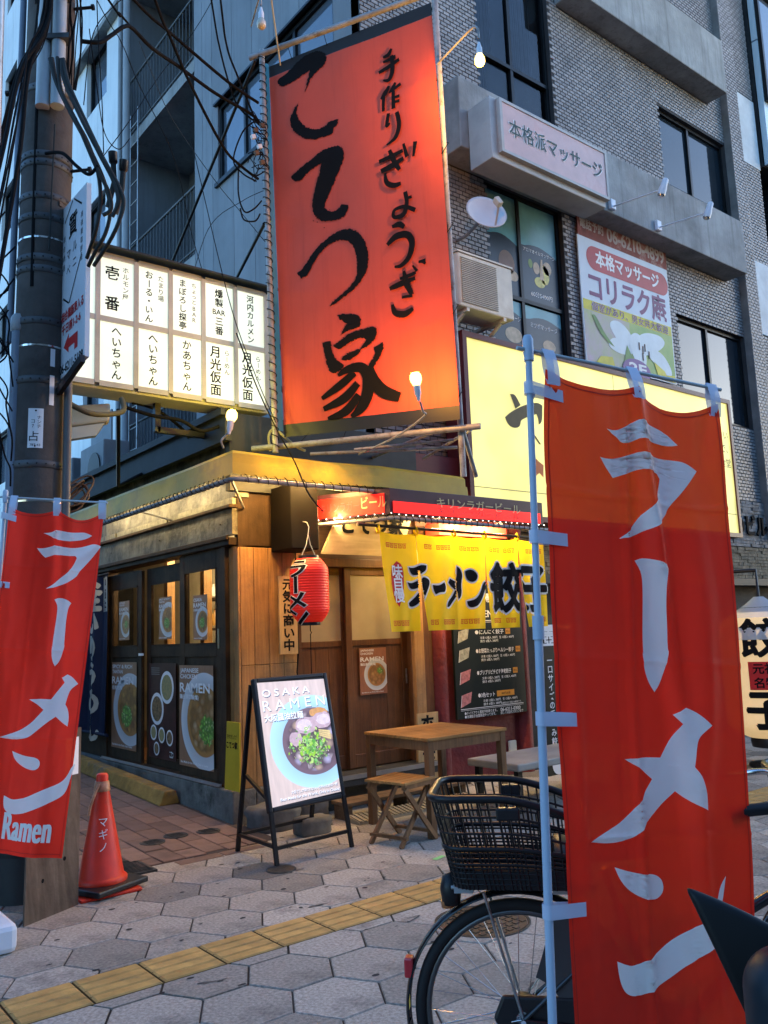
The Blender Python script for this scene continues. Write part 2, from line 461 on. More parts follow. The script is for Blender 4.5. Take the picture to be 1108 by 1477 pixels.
obj('paver_field', rest, PAVER, pavement, kind='stuff', fix=True)
# tactile strip
TACT = mat('tactile_yellow', (.56,.33,.10), .7, var=.18, vscale=7, bump=.3, bscale=150, island=.14, stain=((.16,.13,.08), 5, .55))
tb = MB(); T = .31
tb.box(.003, T-.003, .003, T-.003, -.03, -.001)
for k in range(4):
    y = .0387+k*.0775
    a = [(.006, y-.033, -.001), (T-.006, y-.033, -.001), (T-.006, y+.033, -.001), (.006, y+.033, -.001)]
    b = [(.014, y-.028, .005), (T-.014, y-.028, .005), (T-.014, y+.028, .005), (.014, y+.028, .005)]
    tb.add(a+b, [(4,5,6,7),(0,1,5,4),(1,2,6,5),(2,3,7,6),(3,0,4,7)])
tme = mesh_of('tactile_tile', tb); tme.materials.append(TACT); tme.materials.append(mat('tactile_groove', (.16,.10,.035), .9, var=.25))
for q in tme.polygons: q.material_index = 1 if q.index < 6 else 0
for i in range(-8, 32): share('tactile_tile', tme, (1.375+i*T, 3.805, 0), pavement)
# dark chewing-gum spots, tape and worn number marks
pr = Print.plane((0,0,.0005), (1,0,0), (0,1,0), step=.0008)
SCUF = mat('dark_scuff', (.09,.085,.08), .9)
GUM = mat('trodden_gum', (.03,.03,.032), .9)
for k in range(150):
    x, y = random.uniform(1, 5.4), random.uniform(2.2, 6.1)
    if 3.78 < y < 4.14: continue
    rr = random.uniform(.006, .017); pr.disc(x, y, rr*random.uniform(1, 1.6), rr*random.uniform(.6, 1), GUM, 1, 9)
for k in range(16):                                               # scribbles and scuffs
    x, y = random.uniform(1.4, 4.6), random.uniform(2.4, 5.6)
    if 3.7 < y < 4.2: continue
    pts = [(x+random.uniform(-.07,.07), y+random.uniform(-.03,.03), random.uniform(.002,.005)) for _ in range(5)]
    pr.stroke(pts, SCUF, 1.5+k*.1)
TAPE = mat('green_tape', (.25,.6,.22), .6)
pr.poly([(3.88,4.44),(3.99,4.47),(3.985,4.51),(3.87,4.48)], TAPE, 2)
for o in pr.build('pavement_mark', pavement): o['kind'] = 'stuff' if o.data.materials[0] in (GUM, SCUF) else 'structure'
# manhole and small covers
IRON = mat('cast_iron', (.06,.06,.055), .6, .5, var=.3, vscale=12, bump=.4, bscale=60, stain=((.09,.05,.03), 12, .6))
mh = thing('manhole_cover', 'large round rusty manhole cover in the pavement behind the bicycle wheel', 'manhole cover', (3.25, 3.38, 0))
mb = MB(); mb.lathe([(.25,-.02),(.25,.003),(.235,.003),(.233,-.003)], (3.25,3.38,0), 40); obj('rim', mb, IRON, mh)
mb = MB(); mb.lathe([(.23,-.02),(.23,.002)], (3.25,3.38,0), 40)
for k in range(-4, 5):
    for l in range(-4, 5):
        x, y = k*.048, l*.048
        if math.hypot(x, y) < .205: mb.box(3.25+x-.015, 3.25+x+.015, 3.38+y-.015, 3.38+y+.015, .002, .007)
obj('lid', mb, mat('rusty_iron', (.12,.085,.055), .7, .4, var=.3, bump=.4), mh)

# ---- alley
AS = .043
def az(y): return AS*(y-5.61)
ALM = mat('alley_bed', (.07,.055,.048), .95, var=.2, bump=.3)
mb = MB(); mb.quad((-1.5,5.61,-.007),(3.46,5.61,-.007),(3.46,26,az(26)-.007),(-1.5,26,az(26)-.007))
alley = obj('alley', mb, ALM, kind='structure')
BRK = mat('alley_brick', (.235,.15,.115), .85, var=.16, vscale=6, bump=.35, bscale=130, island=.3, stain=((.08,.065,.058), 3.5, .6))
rest = MB(); BWD, BLN = .1655, .345
def brickmesh(lx, ly):
    mb = MB(); a, c = lx/2-.004, ly/2-.004; b = .005
    top = [(-a+b,-c+b,0),(a-b,-c+b,0),(a-b,c-b,0),(-a+b,c-b,0)]; mid = [(-a,-c,-.004),(a,-c,-.004),(a,c,-.004),(-a,c,-.004)]
    low = [(-a,-c,-.03),(a,-c,-.03),(a,c,-.03),(-a,c,-.03)]
    return mb.add(top+mid+low, [(0,1,2,3)]+[(4*l+k, 4*l+4+k, 4*l+4+(k+1) % 4, 4*l+(k+1) % 4) for l in (0,1) for k in range(4)])
bme = mesh_of('brick', brickmesh(BWD, BLN)); bme.materials.append(BRK)
fme = mesh_of('brick', brickmesh(.335, .125)); fme.materials.append(BRK)
mort = []
for i in range(-22, 7):
    cx = 2.4525+i*BWD; 
    if cx+BWD/2 > 3.43: continue
    for j in range(0, 44):
        cy = 5.745+BLN/2+(j+[0, .48, .16, .64][i % 4]-.5)*BLN
        if cy-BLN/2 < 5.742:
            if cy+BLN/2 > 5.80:
                y0, y1 = 5.745, cy+BLN/2
                mb = MB(); m_ = brickmesh(BWD, y1-y0); mb.add([(v[0]+cx, v[1]+(y0+y1)/2, v[2]+az((y0+y1)/2)) for v in m_.v], m_.f)
                if 1.9 < cx and not (2.2 < cx < 2.44 and cy < 6.1): obj('brick', mb, BRK, alley)
            continue
        if 2.2 < cx < 2.44 and cy-BLN/2 < 5.98: continue
        if cx > 1.5 and cy < 10.5:
            o = share('brick', bme, (cx, cy, az(cy)+random.uniform(-.0015, .0015)), alley); o.rotation_euler = (math.atan(AS), 0, 0)
        else:
            m_ = brickmesh(BWD, BLN); rest.add([(v[0]+cx, v[1]+cy, v[2]+az(cy+v[1])) for v in m_.v], m_.f)
for i in range(-4, 3):
    cx = 2.6+.17+i*.338
    if 2.05 < cx < 2.5: continue
    if cx < 3.3: share('brick', fme, (cx, 5.676, az(5.676)), alley)
obj('brick_field', rest, BRK, alley, kind='stuff')
dg = thing('drain_grate', 'small square iron drain grate at the corner of the brick alley', 'grate', (2.32, 5.79, 0))
mb = MB(); mb.box(2.225,2.245,5.6,5.99,-.02,.012); mb.box(2.41,2.43,5.6,5.99,-.02,.012); mb.box(2.245,2.41,5.6,5.62,-.02,.012); mb.box(2.245,2.41,5.97,5.99,-.02,.012); obj('frame', mb, IRON, dg)
for k in range(11):
    mb = MB(); mb.bar((2.247, 5.63+k*.031, .006), (2.408, 5.645+k*.031, .006), .012, .012); obj('bar', mb, IRON, dg)
for k, (x, y, wd) in enumerate(((2.686,6.284,'nearest the orange cone'), (2.90,6.348,'between two others'), (3.15,6.30,'nearest the shop corner'))):
    t = thing('utility_cover', 'small round iron cover in the brick alley, the one '+wd, 'cover', (x, y, az(y)), 0, 'small iron covers in the alley bricks')
    mb = MB(); mb.lathe([(.095,-.012),(.095,.003),(.083,.004),(.082,.001)], (x,y,az(y)), 24); obj('rim', mb, IRON, t)
    mb = MB(); mb.lathe([(.08,-.012),(.08,.003)], (x,y,az(y)), 24)
    for q in range(-2, 3): mb.box(x-.055, x+.055, y+q*.026-.006, y+q*.026+.006, az(y)+.003, az(y)+.006)
    obj('lid', mb, IRON, t)
mb = MB(); mb.lathe([(.1,-.012),(.1,.004),(.085,.006)], (3.03,5.02,0), 24); obj('valve_cover', mb, IRON, label='small round iron valve cover under the lit board\'s near foot', cat='cover')
# wheel stop
WS = mat('worn_yellow_concrete', (.36,.21,.05), .9, var=.25, vscale=5, bump=.5, stain=((.13,.115,.095), 2.6, .95))
mb = MB(); prof = [(3.19,0),(3.39,0),(3.35,.12),(3.24,.12)]
for y in (7.32, 9.75): pass
mb.add([(x, 7.32, az(7.32)+z) for x, z in prof]+[(x, 9.75, az(9.75)+z) for x, z in prof], [(0,1,2,3),(7,6,5,4),(1,0,4,5),(2,1,5,6),(3,2,6,7),(0,3,7,4)])
obj('wheel_stop', mb, WS, label='long worn yellow concrete wheel stop lying along the shop doors', cat='wheel stop', bevel=.012, fix=True)
# ================================================================== CORNER SHOP
CONC = mat('mossy_concrete', (.16,.155,.14), .9, var=.25, vscale=4, bump=.6, bscale=35, stain=((.035,.04,.03), 2.6, .9))
DWOOD = mat('dark_stained_wood', (.058,.034,.018), .6, var=.3, vscale=4, spec=.15, wave=((6,6,.5), 7, .6), bump=.15, bscale=80)
BWOOD = mat('brown_door_wood', (.15,.062,.024), .42, var=.2, vscale=3, wave=((9,9,.6), 6, .7), bump=.12, bscale=60)
PINE = mat('pine_cladding', (.47,.25,.09), .5, var=.22, vscale=2, wave=((10,10,.45), 6, .75), bump=.15, bscale=70, island=.16, stain=((.16,.10,.055), 2.2, .7))
LINT = mat('tarnished_panel', (.17,.16,.125), .5, .25, var=.45, vscale=4.5, bump=.6, bscale=26, stain=((.035,.033,.03), 3.4, .92), streak=((.05,.045,.04), .7))
DARK = mat('dark_fascia', (.025,.03,.034), .6, var=.25)
PLAST = mat('dark_plaster', (.05,.045,.04), .85, var=.3, bump=.4)
REDW = mat('red_stucco', (.2,.028,.03), .62, var=.2, vscale=2.4, bump=1.0, bscale=22, stain=((.08,.02,.022), 3, .5))
FROST = mat('frosted_glass', (.36,.30,.2), .25, var=.12, vscale=1.6)
PANE = mat('clear_pane', (.9,.92,.9), .02, var=.01, trans=1.0, spec=.5)
_b = PANE.node_tree.nodes['Principled BSDF']; _b.inputs['IOR'].default_value = 1.02
ALU = mat('aluminium_strip', (.5,.5,.5), .35, .9, var=.1)
LINT2 = mat('tarnished_gold_band', (.27,.25,.17), .45, .3, var=.4, vscale=5, bump=.6, bscale=24, stain=((.06,.055,.045), 5, .95))
shop = thing('corner_shop', 'dark timber corner noodle shop with sliding doors, pine corner and red stucco wall', 'shop', (3.5, 6.4, 0))
def sp(name, mb, m, **k): return obj(name, mb, m, shop, **k)
# plinth
mb = MB(); mb.box(3.40, 3.62, 6.36, 12.5, -.05, .285); sp('plinth', mb, CONC, bevel=.012)
mb = MB(); mb.box(3.62, 4.1, 6.36, 6.6, -.05, .285); sp('plinth', mb, CONC, bevel=.012)
# threshold rails
mb = MB(); mb.box(3.43,3.60,6.6,9.35,.287,.312); sp('threshold', mb, DWOOD)
mb = MB(); mb.box(3.415,3.428,6.6,9.35,.29,.31); mb.box(3.400,3.412,6.6,9.35,.29,.298); sp('rail', mb, ALU)
# posts, lintel and trim on the alley side
mb = MB(); mb.box(3.44,3.56,6.53,6.62,.285,2.30); sp('door_post', mb, DWOOD)
mb = MB(); mb.box(3.44,3.56,9.27,9.4,.285,2.30); sp('door_post', mb, DWOOD)
mb = MB(); mb.box(3.42,3.6,6.42,12.5,2.302,2.37); mb.box(3.40,3.42,6.42,12.5,2.345,2.385); sp('lintel_trim', mb, DWOOD, bevel=.006)
for k in range(4):
    y0 = 6.4+k*1.35
    mb = MB(); mb.box(3.45,3.5,y0+.003,y0+1.347,2.39,2.615); sp('lintel_panel', mb, LINT)
    mb = MB(); mb.box(3.465,3.5,y0+.02,y0+1.33,2.655,2.715); sp('lintel_panel', mb, LINT2)
mb = MB(); mb.box(3.47,3.6,6.38,12.5,2.717,3.22); sp('upper_wall', mb, LINT)
mb = MB(); mb.box(3.415,3.5,6.39,12.5,2.62,2.65); sp('lintel_ledge', mb, DWOOD, bevel=.005)
for y in (6.62,7.9,9.2):
    mb = MB(); mb.lathe([(.008,0),(.009,.004),(.004,.007)], (3.45,y,2.5), 8, Matrix.Rotation(R(-90), 3, 'Y')); sp('nail', mb, IRON)
mb = MB(); mb.box(3.47,3.55,9.4,12.5,.285,2.30); sp('side_wall', mb, DWOOD)
# three sliding doors
def sliding(y0, y1, x, zb=.315, zt=2.296):
    d = MB(); st = .1
    d.box(x, x+.035, y0, y0+st, zb, zt); d.box(x, x+.035, y1-st, y1, zb, zt)
    d.box(x, x+.035, y0+st, y1-st, zt-.16, zt); d.box(x, x+.035, y0+st, y1-st, 1.36, 1.47); d.box(x, x+.035, y0+st, y1-st, zb, zb+.1)
    o = sp('sliding_door', d, DWOOD, bevel=.004)
    p = MB(); p.box(x+.012, x+.028, y0+st, y1-st, zb+.1, 1.36); obj('lower_panel', p, DWOOD, o)
    p = MB(); p.box(x+.016, x+.020, y0+st, y1-st, 1.47, zt-.16); obj('pane', p, PANE, o)
    p = MB()
    for a, b, c, e in ((y0+st, y0+st+.012, 1.47, zt-.16), (y1-st-.012, y1-st, 1.47, zt-.16), (y0+st, y1-st, 1.47, 1.482), (y0+st, y1-st, zt-.172, zt-.16)):
        p.box(x-.004, x+.012, a, b, c, e)
    obj('glazing_bead', p, DWOOD, o)
    return o
dA = sliding(6.62, 7.46, 3.455)
dB = sliding(7.40, 8.32, 3.495, zt=2.25)
dC = sliding(8.36, 9.27, 3.455, zt=2.25)
mb = MB(); mb.box(3.44,3.56,6.62,9.27,2.252,2.30); 
mb = MB(); mb.box(3.447,3.455,6.66,6.69,1.43,1.60); obj('door_lock', mb, mat('brass_lock', (.5,.45,.3), .4, .8), dA)
mb = MB(); mb.box(3.447,3.455,8.30,8.42,1.375,1.40); obj('sticker', mb, WHITE, dC)
# pine corner
def plank(x0, x1, y0, y1, z0, z1): 
    mb = MB(); mb.box(x0, x1, y0, y1, z0, z1); return obj('plank', mb, PINE, shop, bevel=.004)
xs = [3.50, 3.63, 3.775, 3.915, 4.05]
for a, b in zip(xs, xs[1:]):
    plank(a+.002, b-.002, 6.37+random.uniform(-.002,.002), 6.40, .288, 1.28)
    plank(a+.002, b-.002, 6.37+random.uniform(-.002,.002), 6.40, 1.283, 2.28)
plank(3.478, 3.498, 6.37, 6.45, .288, 2.28); plank(3.478, 3.498, 6.453, 6.525, .288, 2.28)
mb = MB(); mb.box(3.5,3.58,6.402,6.53,.285,2.30); sp('corner_post', mb, PINE)
mb = MB(); mb.box(3.58,4.06,6.40,6.43,.285,2.3); sp('corner_backing', mb, DWOOD)
mb = MB(); mb.box(3.5,4.1,6.40,6.46,2.285,2.765); sp('upper_wall', mb, DWOOD)
mb = MB(); mb.box(4.052,4.10,6.37,6.6,.285,2.75); sp('door_jamb', mb, BWOOD)
# entrance doors on the street side
mb = MB(); mb.box(4.10,5.42,6.40,6.6,2.13,2.21); sp('door_head', mb, BWOOD, bevel=.005)
mb = MB(); mb.box(4.10,5.6,6.42,6.58,2.212,3.2); sp('transom_wall', mb, mat('brown_panel', (.13,.07,.035), .6, var=.2, wave=((.6,9,9), 6, .6)))
mb = MB(); mb.box(5.36,5.47,6.38,6.6,.30,2.13); sp('door_jamb', mb, BWOOD)
def entrance(x0, x1, y):
    d = MB(); st = .07; zb, zt = .30, 2.13
    d.box(x0, x0+st, y, y+.035, zb, zt); d.box(x1-st, x1, y, y+.035, zb, zt)
    d.box(x0+st, x1-st, y, y+.035, zt-.07, zt); d.box(x0+st, x1-st, y, y+.035, 1.40, 1.455); d.box(x0+st, x1-st, y, y+.035, zb, zb+.12)
    o = sp('entrance_door', d, BWOOD, bevel=.004)
    p = MB(); p.box(x0+st, x1-st, y+.012, y+.026, 1.455, zt-.07); obj('pane', p, FROST, o)
    p = MB(); n = 3
    for k in range(n):
        a = x0+st+(x1-x0-2*st)*k/n; b = x0+st+(x1-x0-2*st)*(k+1)/n
        p.box(a+.002, b-.002, y+.01, y+.026, zb+.12, 1.40)
    obj('lower_panel', p, BWOOD, o)
    return o
entrance(4.10, 4.68, 6.475); eb = entrance(4.63, 5.36, 6.432)
mb = MB(); mb.box(5.325,5.335,6.418,6.432,1.02,1.16); obj('handle', mb, STEEL, eb)
# steps
STONE = mat('dark_stone_step', (.05,.05,.048), .5, var=.3, bump=.3)
mb = MB(); mb.box(4.1,5.5,6.16,6.42,.2,.295); sp('step', mb, STONE, bevel=.008)
mb = MB(); mb.box(4.1,5.5,6.15,6.165,.262,.3); sp('step_edge', mb, ALU)
mb = MB(); mb.box(4.1,5.6,6.3,6.42,-.02,.2); sp('step_riser', mb, STONE)
OLDW = mat('weathered_timber', (.21,.13,.07), .75, var=.25, wave=((.7,8,8), 6, .7), bump=.3)
st = thing('timber_step', 'low weathered timber step in front of the entrance doors', 'step', (4.85, 5.95, 0))
for k in range(2):
    mb = MB(); mb.box(4.15,5.55,5.83+k*.115,5.938+k*.115,.115,.145); obj('tread', mb, OLDW, st, bevel=.004)
for x in (4.17, 4.8, 5.45):
    mb = MB(); mb.box(x,x+.05,5.85,6.04,0,.114); obj('support', mb, OLDW, st)
RIB = mat('ribbed_rubber', (.3,.27,.2), .8, var=.15)
rm = thing('ribbed_ramp', 'pale ribbed ramp strip along the foot of the timber step', 'ramp', (4.8, 5.73, 0))
mb = MB(); mb.prism([(5.66,0),(5.82,0),(5.82,.05),(5.67,.02)], lambda y,z: (4.15,y,z), lambda y,z: (5.5,y,z)); obj('body', mb, RIB, rm, fix=True)
mb = MB()
for k in range(30): mb.bar((4.17+k*.045,5.665,.024), (4.17+k*.045,5.815,.054), .022, .008)
obj('ribs', mb, RIB, rm)
# red stucco wall and pilasters
mb = MB(); mb.box(5.6,6.98,6.40,6.6,-.02,2.75); sp('red_wall', mb, REDW)
mb = MB(); mb.lathe([(.1,0),(.1,2.6)], (5.72,6.41,0), 18); sp('red_pilaster', mb, REDW)
mb = MB(); mb.lathe([(.09,0),(.09,2.6)], (6.93,6.41,0), 18); sp('red_pilaster', mb, REDW)
mb = MB(); mb.box(5.47,5.62,6.36,6.6,.0,2.75); sp('timber_frame', mb, BWOOD)
mb = MB(); mb.box(5.31,5.43,6.26,6.31,.0,2.3); sp('timber_post', mb, PINE, bevel=.004)
# roof with dark fascia
mb = MB(); mb.box(3.40,7.0,6.42,12.5,3.22,3.28); sp('roof', mb, DARK)
mb = MB(); mb.box(3.34,3.40,6.3,12.5,3.18,3.44); mb.box(3.30,3.345,6.3,12.5,3.40,3.46); sp('fascia', mb, DARK)
mb = MB(); mb.box(3.40,5.5,6.34,6.42,2.76,3.44); sp('fascia', mb, DARK)
mb = MB(); mb.box(5.5,6.1,6.34,6.42,2.76,3.3); sp('fascia', mb, mat('maroon_panel', (.12,.018,.02), .5, var=.15))
mb = MB(); mb.box(3.62,7.0,12.4,12.5,0,3.22); mb.box(6.9,7.0,6.6,12.4,0,3.22); sp('rear_wall', mb, PLAST)
# interior: floor, back wall, shelves with jars, counter
INW = mat('cream_interior', (.55,.46,.30), .8, var=.12)
mb = MB(); mb.box(3.62,6.9,6.62,12.4,.2,.26); sp('interior_floor', mb, BWOOD)
mb = MB(); mb.box(5.0,5.06,6.62,12.4,.26,3.2); sp('interior_wall', mb, INW)
mb = MB(); mb.box(3.62,5.0,6.61,12.4,2.62,2.66); sp('interior_ceiling', mb, INW)
for y in (7.2, 8.05, 8.95):
    mb = MB(); mb.box(4.0,4.09,y,y+.09,.26,2.62); sp('interior_post', mb, PINE)
mb = MB(); mb.box(4.3,4.75,6.7,9.6,1.1,1.16); mb.box(4.32,4.36,6.7,9.6,.26,1.1); sp('counter', mb, PINE)
for zz in (1.62, 1.98):
    mb = MB(); mb.box(4.72,5.0,6.7,9.6,zz,zz+.03); sp('shelf', mb, DWOOD)
jm = [mat('jar_%s' % n, c, .3, var=.1) for n, c in (('amber',(.4,.2,.05)),('white',(.7,.68,.6)),('green',(.15,.3,.12)),('dark',(.05,.04,.04)),('red',(.45,.06,.04)))]
for zz in (1.16, 1.65, 2.01):
    y = 6.8
    while y < 9.5:
        w_ = random.uniform(.06, .13); h_ = random.uniform(.12, .27)
        mb = MB(); x_ = 4.55 if zz < 1.2 else 4.85
        if random.random() < .5: mb.lathe([(w_*.4,0),(w_*.45,h_*.6),(w_*.2,h_*.8),(w_*.2,h_)], (x_, y, zz+.031 if zz > 1.2 else zz+.001), 10)
        else: mb.box(x_-.06, x_+.06, y-w_/2, y+w_/2, zz+.031 if zz > 1.2 else zz+.001, zz+h_)
        obj('kitchen_jar', mb, random.choice(jm), label='small kitchen container on the shelf seen through the alley door glass', cat='jar', group='containers on the shop shelves')
        y += random.uniform(.12, .3)
# interior lights (fluorescent tubes)
TUBE = glow('fluorescent_tube', (1,.9,.68), 3)
for y, wd in ((7.3, 'nearest the street corner'), (8.8, 'farther down the alley')):
    t = thing('ceiling_light', 'fluorescent ceiling light inside the shop, the one '+wd, 'light', (4.2, y, 2.6))
    mb = MB(); mb.box(4.16,4.24,y-.45,y+.45,2.57,2.618); obj('housing', mb, WHITE, t)
    mb = MB(); mb.tube([(4.2,y-.42,2.555),(4.2,y+.42,2.555)], .014, 8); obj('tube', mb, TUBE, t)
    for q in (-.25, .25): lamp('tube_light', (4.2,y+q,2.5), 8, (1,.78,.46), t, .08)
# ---------------------------------------------------------------- yellow awning
YFAB = mat('yellow_awning_vinyl', (.46,.34,.035), .42, var=.12, vscale=2, bump=.15, bscale=14, tl=(.05, 0), stain=((.24,.18,.04), 2.5, .5))
aw = thing('yellow_awning', 'long yellow vinyl awning wrapping the shop corner above doors and lintel', 'awning', (3.1, 5.74, 2.7))
AX, AY = 3.1, 5.74
def aws(e):                                                       # cross sections along the path, e from -1 (alley) to 1 (street)
    pass
secs = []
prof = [(0.0,2.77),(.005,2.865),(.02,2.87),(.022,2.945),(.05,2.975),(.12,2.985),(.42,2.99)]   # inward distance, height
path = [(9.7,'a'),(8.9,'a'),(8.1,'a'),(7.3,'a'),(6.5,'a'),(5.74,'c'),(4.0,'s'),(4.6,'s'),(5.2,'s'),(5.62,'s')]
for q, k in path:
    row = []
    for ins, z in prof:
        sag = .012*math.sin(q*7.3)
        if k == 'a': row.append((AX+ins*.42/.42*.9, q, z+sag))
        elif k == 'c': row.append((AX+ins*.9, AY+ins*1.5, z))
        else: row.append((q, AY+ins*1.5, z+sag))
    secs.append(row)
m_ = len(prof); mb = MB()
mb.add([p for r in secs for p in r], [(i*m_+j, i*m_+j+1, (i+1)*m_+j+1, (i+1)*m_+j) for i in range(len(secs)-1) for j in range(m_-1)])
r = secs[-1]; mb.add(r, [tuple(range(m_))])
obj('canopy', mb, YFAB, aw, fix=True)
mb = MB(); mb.tube([(AX+.01,9.7,2.735),(AX+.01,AY+.05,2.735),(AX+.03,AY+.02,2.735),(AX+.05,AY+.01,2.735),(5.62,AY+.01,2.735)], .02, 10); obj('front_pipe', mb, PIPE, aw)
mb = MB(); pts = []
for k in range(0, 46*8):
    q = 9.6-k/8*.082; a = k/8*2*math.pi
    pts.append((AX+.01+.027*math.cos(a), q, 2.747+.035*math.sin(a)))
mb.tube(pts, .0035, 4); obj('lacing', mb, CABLE, aw)
mb = MB(); pts = []
for k in range(0, 28*8):
    q = AX+.08+k/8*.09; a = k/8*2*math.pi
    pts.append((q, AY+.01+.027*math.cos(a), 2.747+.035*math.sin(a)))
mb.tube(pts, .0035, 4); obj('lacing', mb, CABLE, aw)
for (a, b) in (((3.12,5.8,2.735),(3.55,6.38,2.62)), ((3.12,7.6,2.735),(3.46,7.6,2.66)), ((5.55,5.78,2.74),(5.55,6.4,2.9))):
    mb = MB(); mb.tube([a, b], .011, 6); obj('stay', mb, PIPE, aw)
t = thing('awning_light', 'fluorescent batten tucked up under the street side of the awning', 'light', (3.4, 5.86, 2.88))
mb = MB(); mb.bar((3.3,5.87,2.905), (4.5,5.87,2.905), .05, .03); obj('housing', mb, WHITE, t)
mb = MB(); mb.tube([(3.32,5.87,2.875),(4.48,5.87,2.875)], .013, 8); obj('tube', mb, TUBE, t)
for x in (3.45, 3.7, 4.0): lamp('tube_light', (x,5.88,2.84), 8.0, (1,.58,.18), t, .05)
# tube lights fixed inside the awning
for (a, b, wd) in (((3.24,6.75,2.885),(3.24,8.0,2.885),'half nearest the corner'), ((3.24,8.2,2.885),(3.24,9.4,2.885),'far half')):
    t = thing('awning_light', 'fluorescent batten tucked up under the alley awning, '+wd, 'light', a)
    mb = MB(); mb.bar(V(a)+V((0,0,.03)), V(b)+V((0,0,.03)), .05, .03); obj('housing', mb, WHITE, t)
    mb = MB(); mb.tube([a, b], .013, 8); obj('tube', mb, TUBE, t)
    for q in (.15, .5, .85): lamp('tube_light', V(a).lerp(V(b), q)+V((.03,0,-.03)), .75, (1,.74,.36), t, .05)
# ================================================================== UPPER BUILDING (tiles to the street, panels to the alley)
TILEM = mat('glazed_wall_tile', (.285,.27,.265), .5, var=.16, vscale=1.1, island=.26, bump=.1, bscale=50, streak=((.2,.19,.19), .5))
JOINT = mat('tile_joint', (.05,.051,.055), .9, var=.15)
CONCR = mat('fair_concrete', (.30,.31,.31), .85, var=.2, vscale=1.6, bump=.3, bscale=30, stain=((.17,.175,.175), 1.1, .6), streak=((.13,.13,.125), .7))
PANELM = mat('grey_wall_panel', (.20,.215,.235), .6, var=.12, vscale=.8, stain=((.14,.15,.165), .9, .5), island=.14, streak=((.12,.125,.14), .6))
FRAME = mat('black_sash', (.012,.014,.016), .4, .4)
FY = 6.6
RAIL = mat('dark_rail_paint', (.09,.095,.1), .5, .3, var=.2)
tb_ = thing('tiled_building', 'grey office block with small brick tiles, concrete bands and dark framed windows', 'building', (9, 6.6, 0))
def bp(name, mb, m, **k): return obj(name, mb, m, tb_, **k)
holes = [(7.02,8.44,4.86,6.90), (7.02,8.44,7.76,11.0), (10.95,12.86,8.12,9.38), (10.95,12.86,4.5,6.03)]
core = MB()
for (a, b, c, e) in rects(5.2, 13.25, 2.72, 13.2, holes): core.box(a, b, FY+.008, FY+.16, c, e)
bp('wall', core, JOINT)
BLx, BLz = .106, .053
cand = []
rest = MB()
def tile_field(x0, x1, z0, z1, y, holes, out, face='y'):
    j = 0
    z = z0
    while z < z1-.01:
        x = x0-(BLx/2 if j % 2 else 0)
        while x < x1-.008:
            a, b = max(x+.007, x0), min(x+BLx-.005, x1)
            c, e = z+.0055, min(z+BLz-.0055, z1)
            if b-a > .02 and not any(h[0]-.001 < (a+b)/2 < h[1]+.001 and h[2]-.01 < (c+e)/2 < h[3]+.01 for h in holes):
                out.append((a, b, c, e, y))
            x += BLx
        z += BLz; j += 1
bands = [(6.3,12.5,6.89,7.76), (8.62,12.45,9.97,10.9)]
tile_field(5.2, 12.87, 3.32, 13.1, FY, holes+bands, cand)
tile_field(12.875, 13.25, 3.32, 13.1, FY-.12, [], cand)
tile_field(13.27, 14.02, 3.32, 13.1, FY, [(13.38,14.02,9.3,10.6),(13.38,14.02,6.2,7.5)], cand)
def tile_geo(mb, a, b, c, e, y):
    mb.add([(a,y+.008,c),(b,y+.008,c),(b,y+.008,e),(a,y+.008,e),(a+.002,y,c+.002),(b-.002,y,c+.002),(b-.002,y,e-.002),(a+.002,y,e-.002)],
        [(4,5,6,7),(0,1,5,4),(1,2,6,5),(2,3,7,6),(3,0,4,7)])
full = [t for t in cand if t[1]-t[0] > .09 and t[4] == FY and 6.15 < t[0] < 7.0 and 5.45 < t[2] < 8.5]
full = set(full[:300])
tm = MB(); tile_geo(tm, 0, BLx-.012, 0, BLz-.011, 0); tme2 = mesh_of('tile', tm); tme2.materials.append(TILEM)
for t in cand:
    if t in full: share('tile', tme2, (t[0], t[4], t[2]), tb_)
    else: tile_geo(rest, *t)
bp('tile_field', rest, TILEM, kind='stuff')
mb = MB(); mb.box(12.875,13.25,FY-.112,FY+.008,2.72,13.2); bp('pier', mb, mat('pier_tile', (.22,.21,.205), .6, var=.2, vscale=3))
mb = MB(); mb.box(13.25,14.02,FY+.008,FY+.16,2.72,13.2); bp('wall', mb, JOINT)
PALE = mat('pale_render_panel', (.5,.55,.58), .6, var=.1)
for z in (6.2, 9.3):
    mb = MB(); mb.box(13.38,14.02,FY-.01,FY+.01,z,z+1.3); bp('pale_panel', mb, PALE)
# concrete bands
for (a, b, c, e) in bands:
    mb = MB(); mb.box(a, b, FY-.35, FY+.02, c, e); bp('concrete_band', mb, CONCR, bevel=.012)
# windows
def window(x0, x1, z0, z1, y, mull, trans=(), th=.05, glass=None, dep=.1, parent=tb_):
    f = MB()
    for (a, b, c, e) in ((x0, x0+th, z0, z1), (x1-th, x1, z0, z1), (x0+th, x1-th, z0, z0+th), (x0+th, x1-th, z1-th, z1)):
        f.box(a, b, y+dep-.03, y+dep+.04, c, e)
    for m_ in mull: f.box(m_-th/2, m_+th/2, y+dep-.028, y+dep+.038, z0+th, z1-th)
    for t_ in trans: f.box(x0+th, x1-th, y+dep-.032, y+dep+.036, t_-th/2, t_+th/2)
    fr = obj('window', f, FRAME, parent)
    ex = [x0+th]+[v for m_ in mull for v in (m_-th/2, m_+th/2)]+[x1-th]
    ez = [z0+th]+[v for t_ in trans for v in (t_-th/2, t_+th/2)]+[z1-th]
    k = 0
    for i in range(0, len(ex), 2):
        for j in range(0, len(ez), 2):
            p = MB(); p.box(ex[i], ex[i+1], y+dep+(.005 if k % 2 else .012), y+dep+(.009 if k % 2 else .016), ez[j], ez[j+1]); obj('pane', p, glass or GLASS, fr); k += 1
    return fr
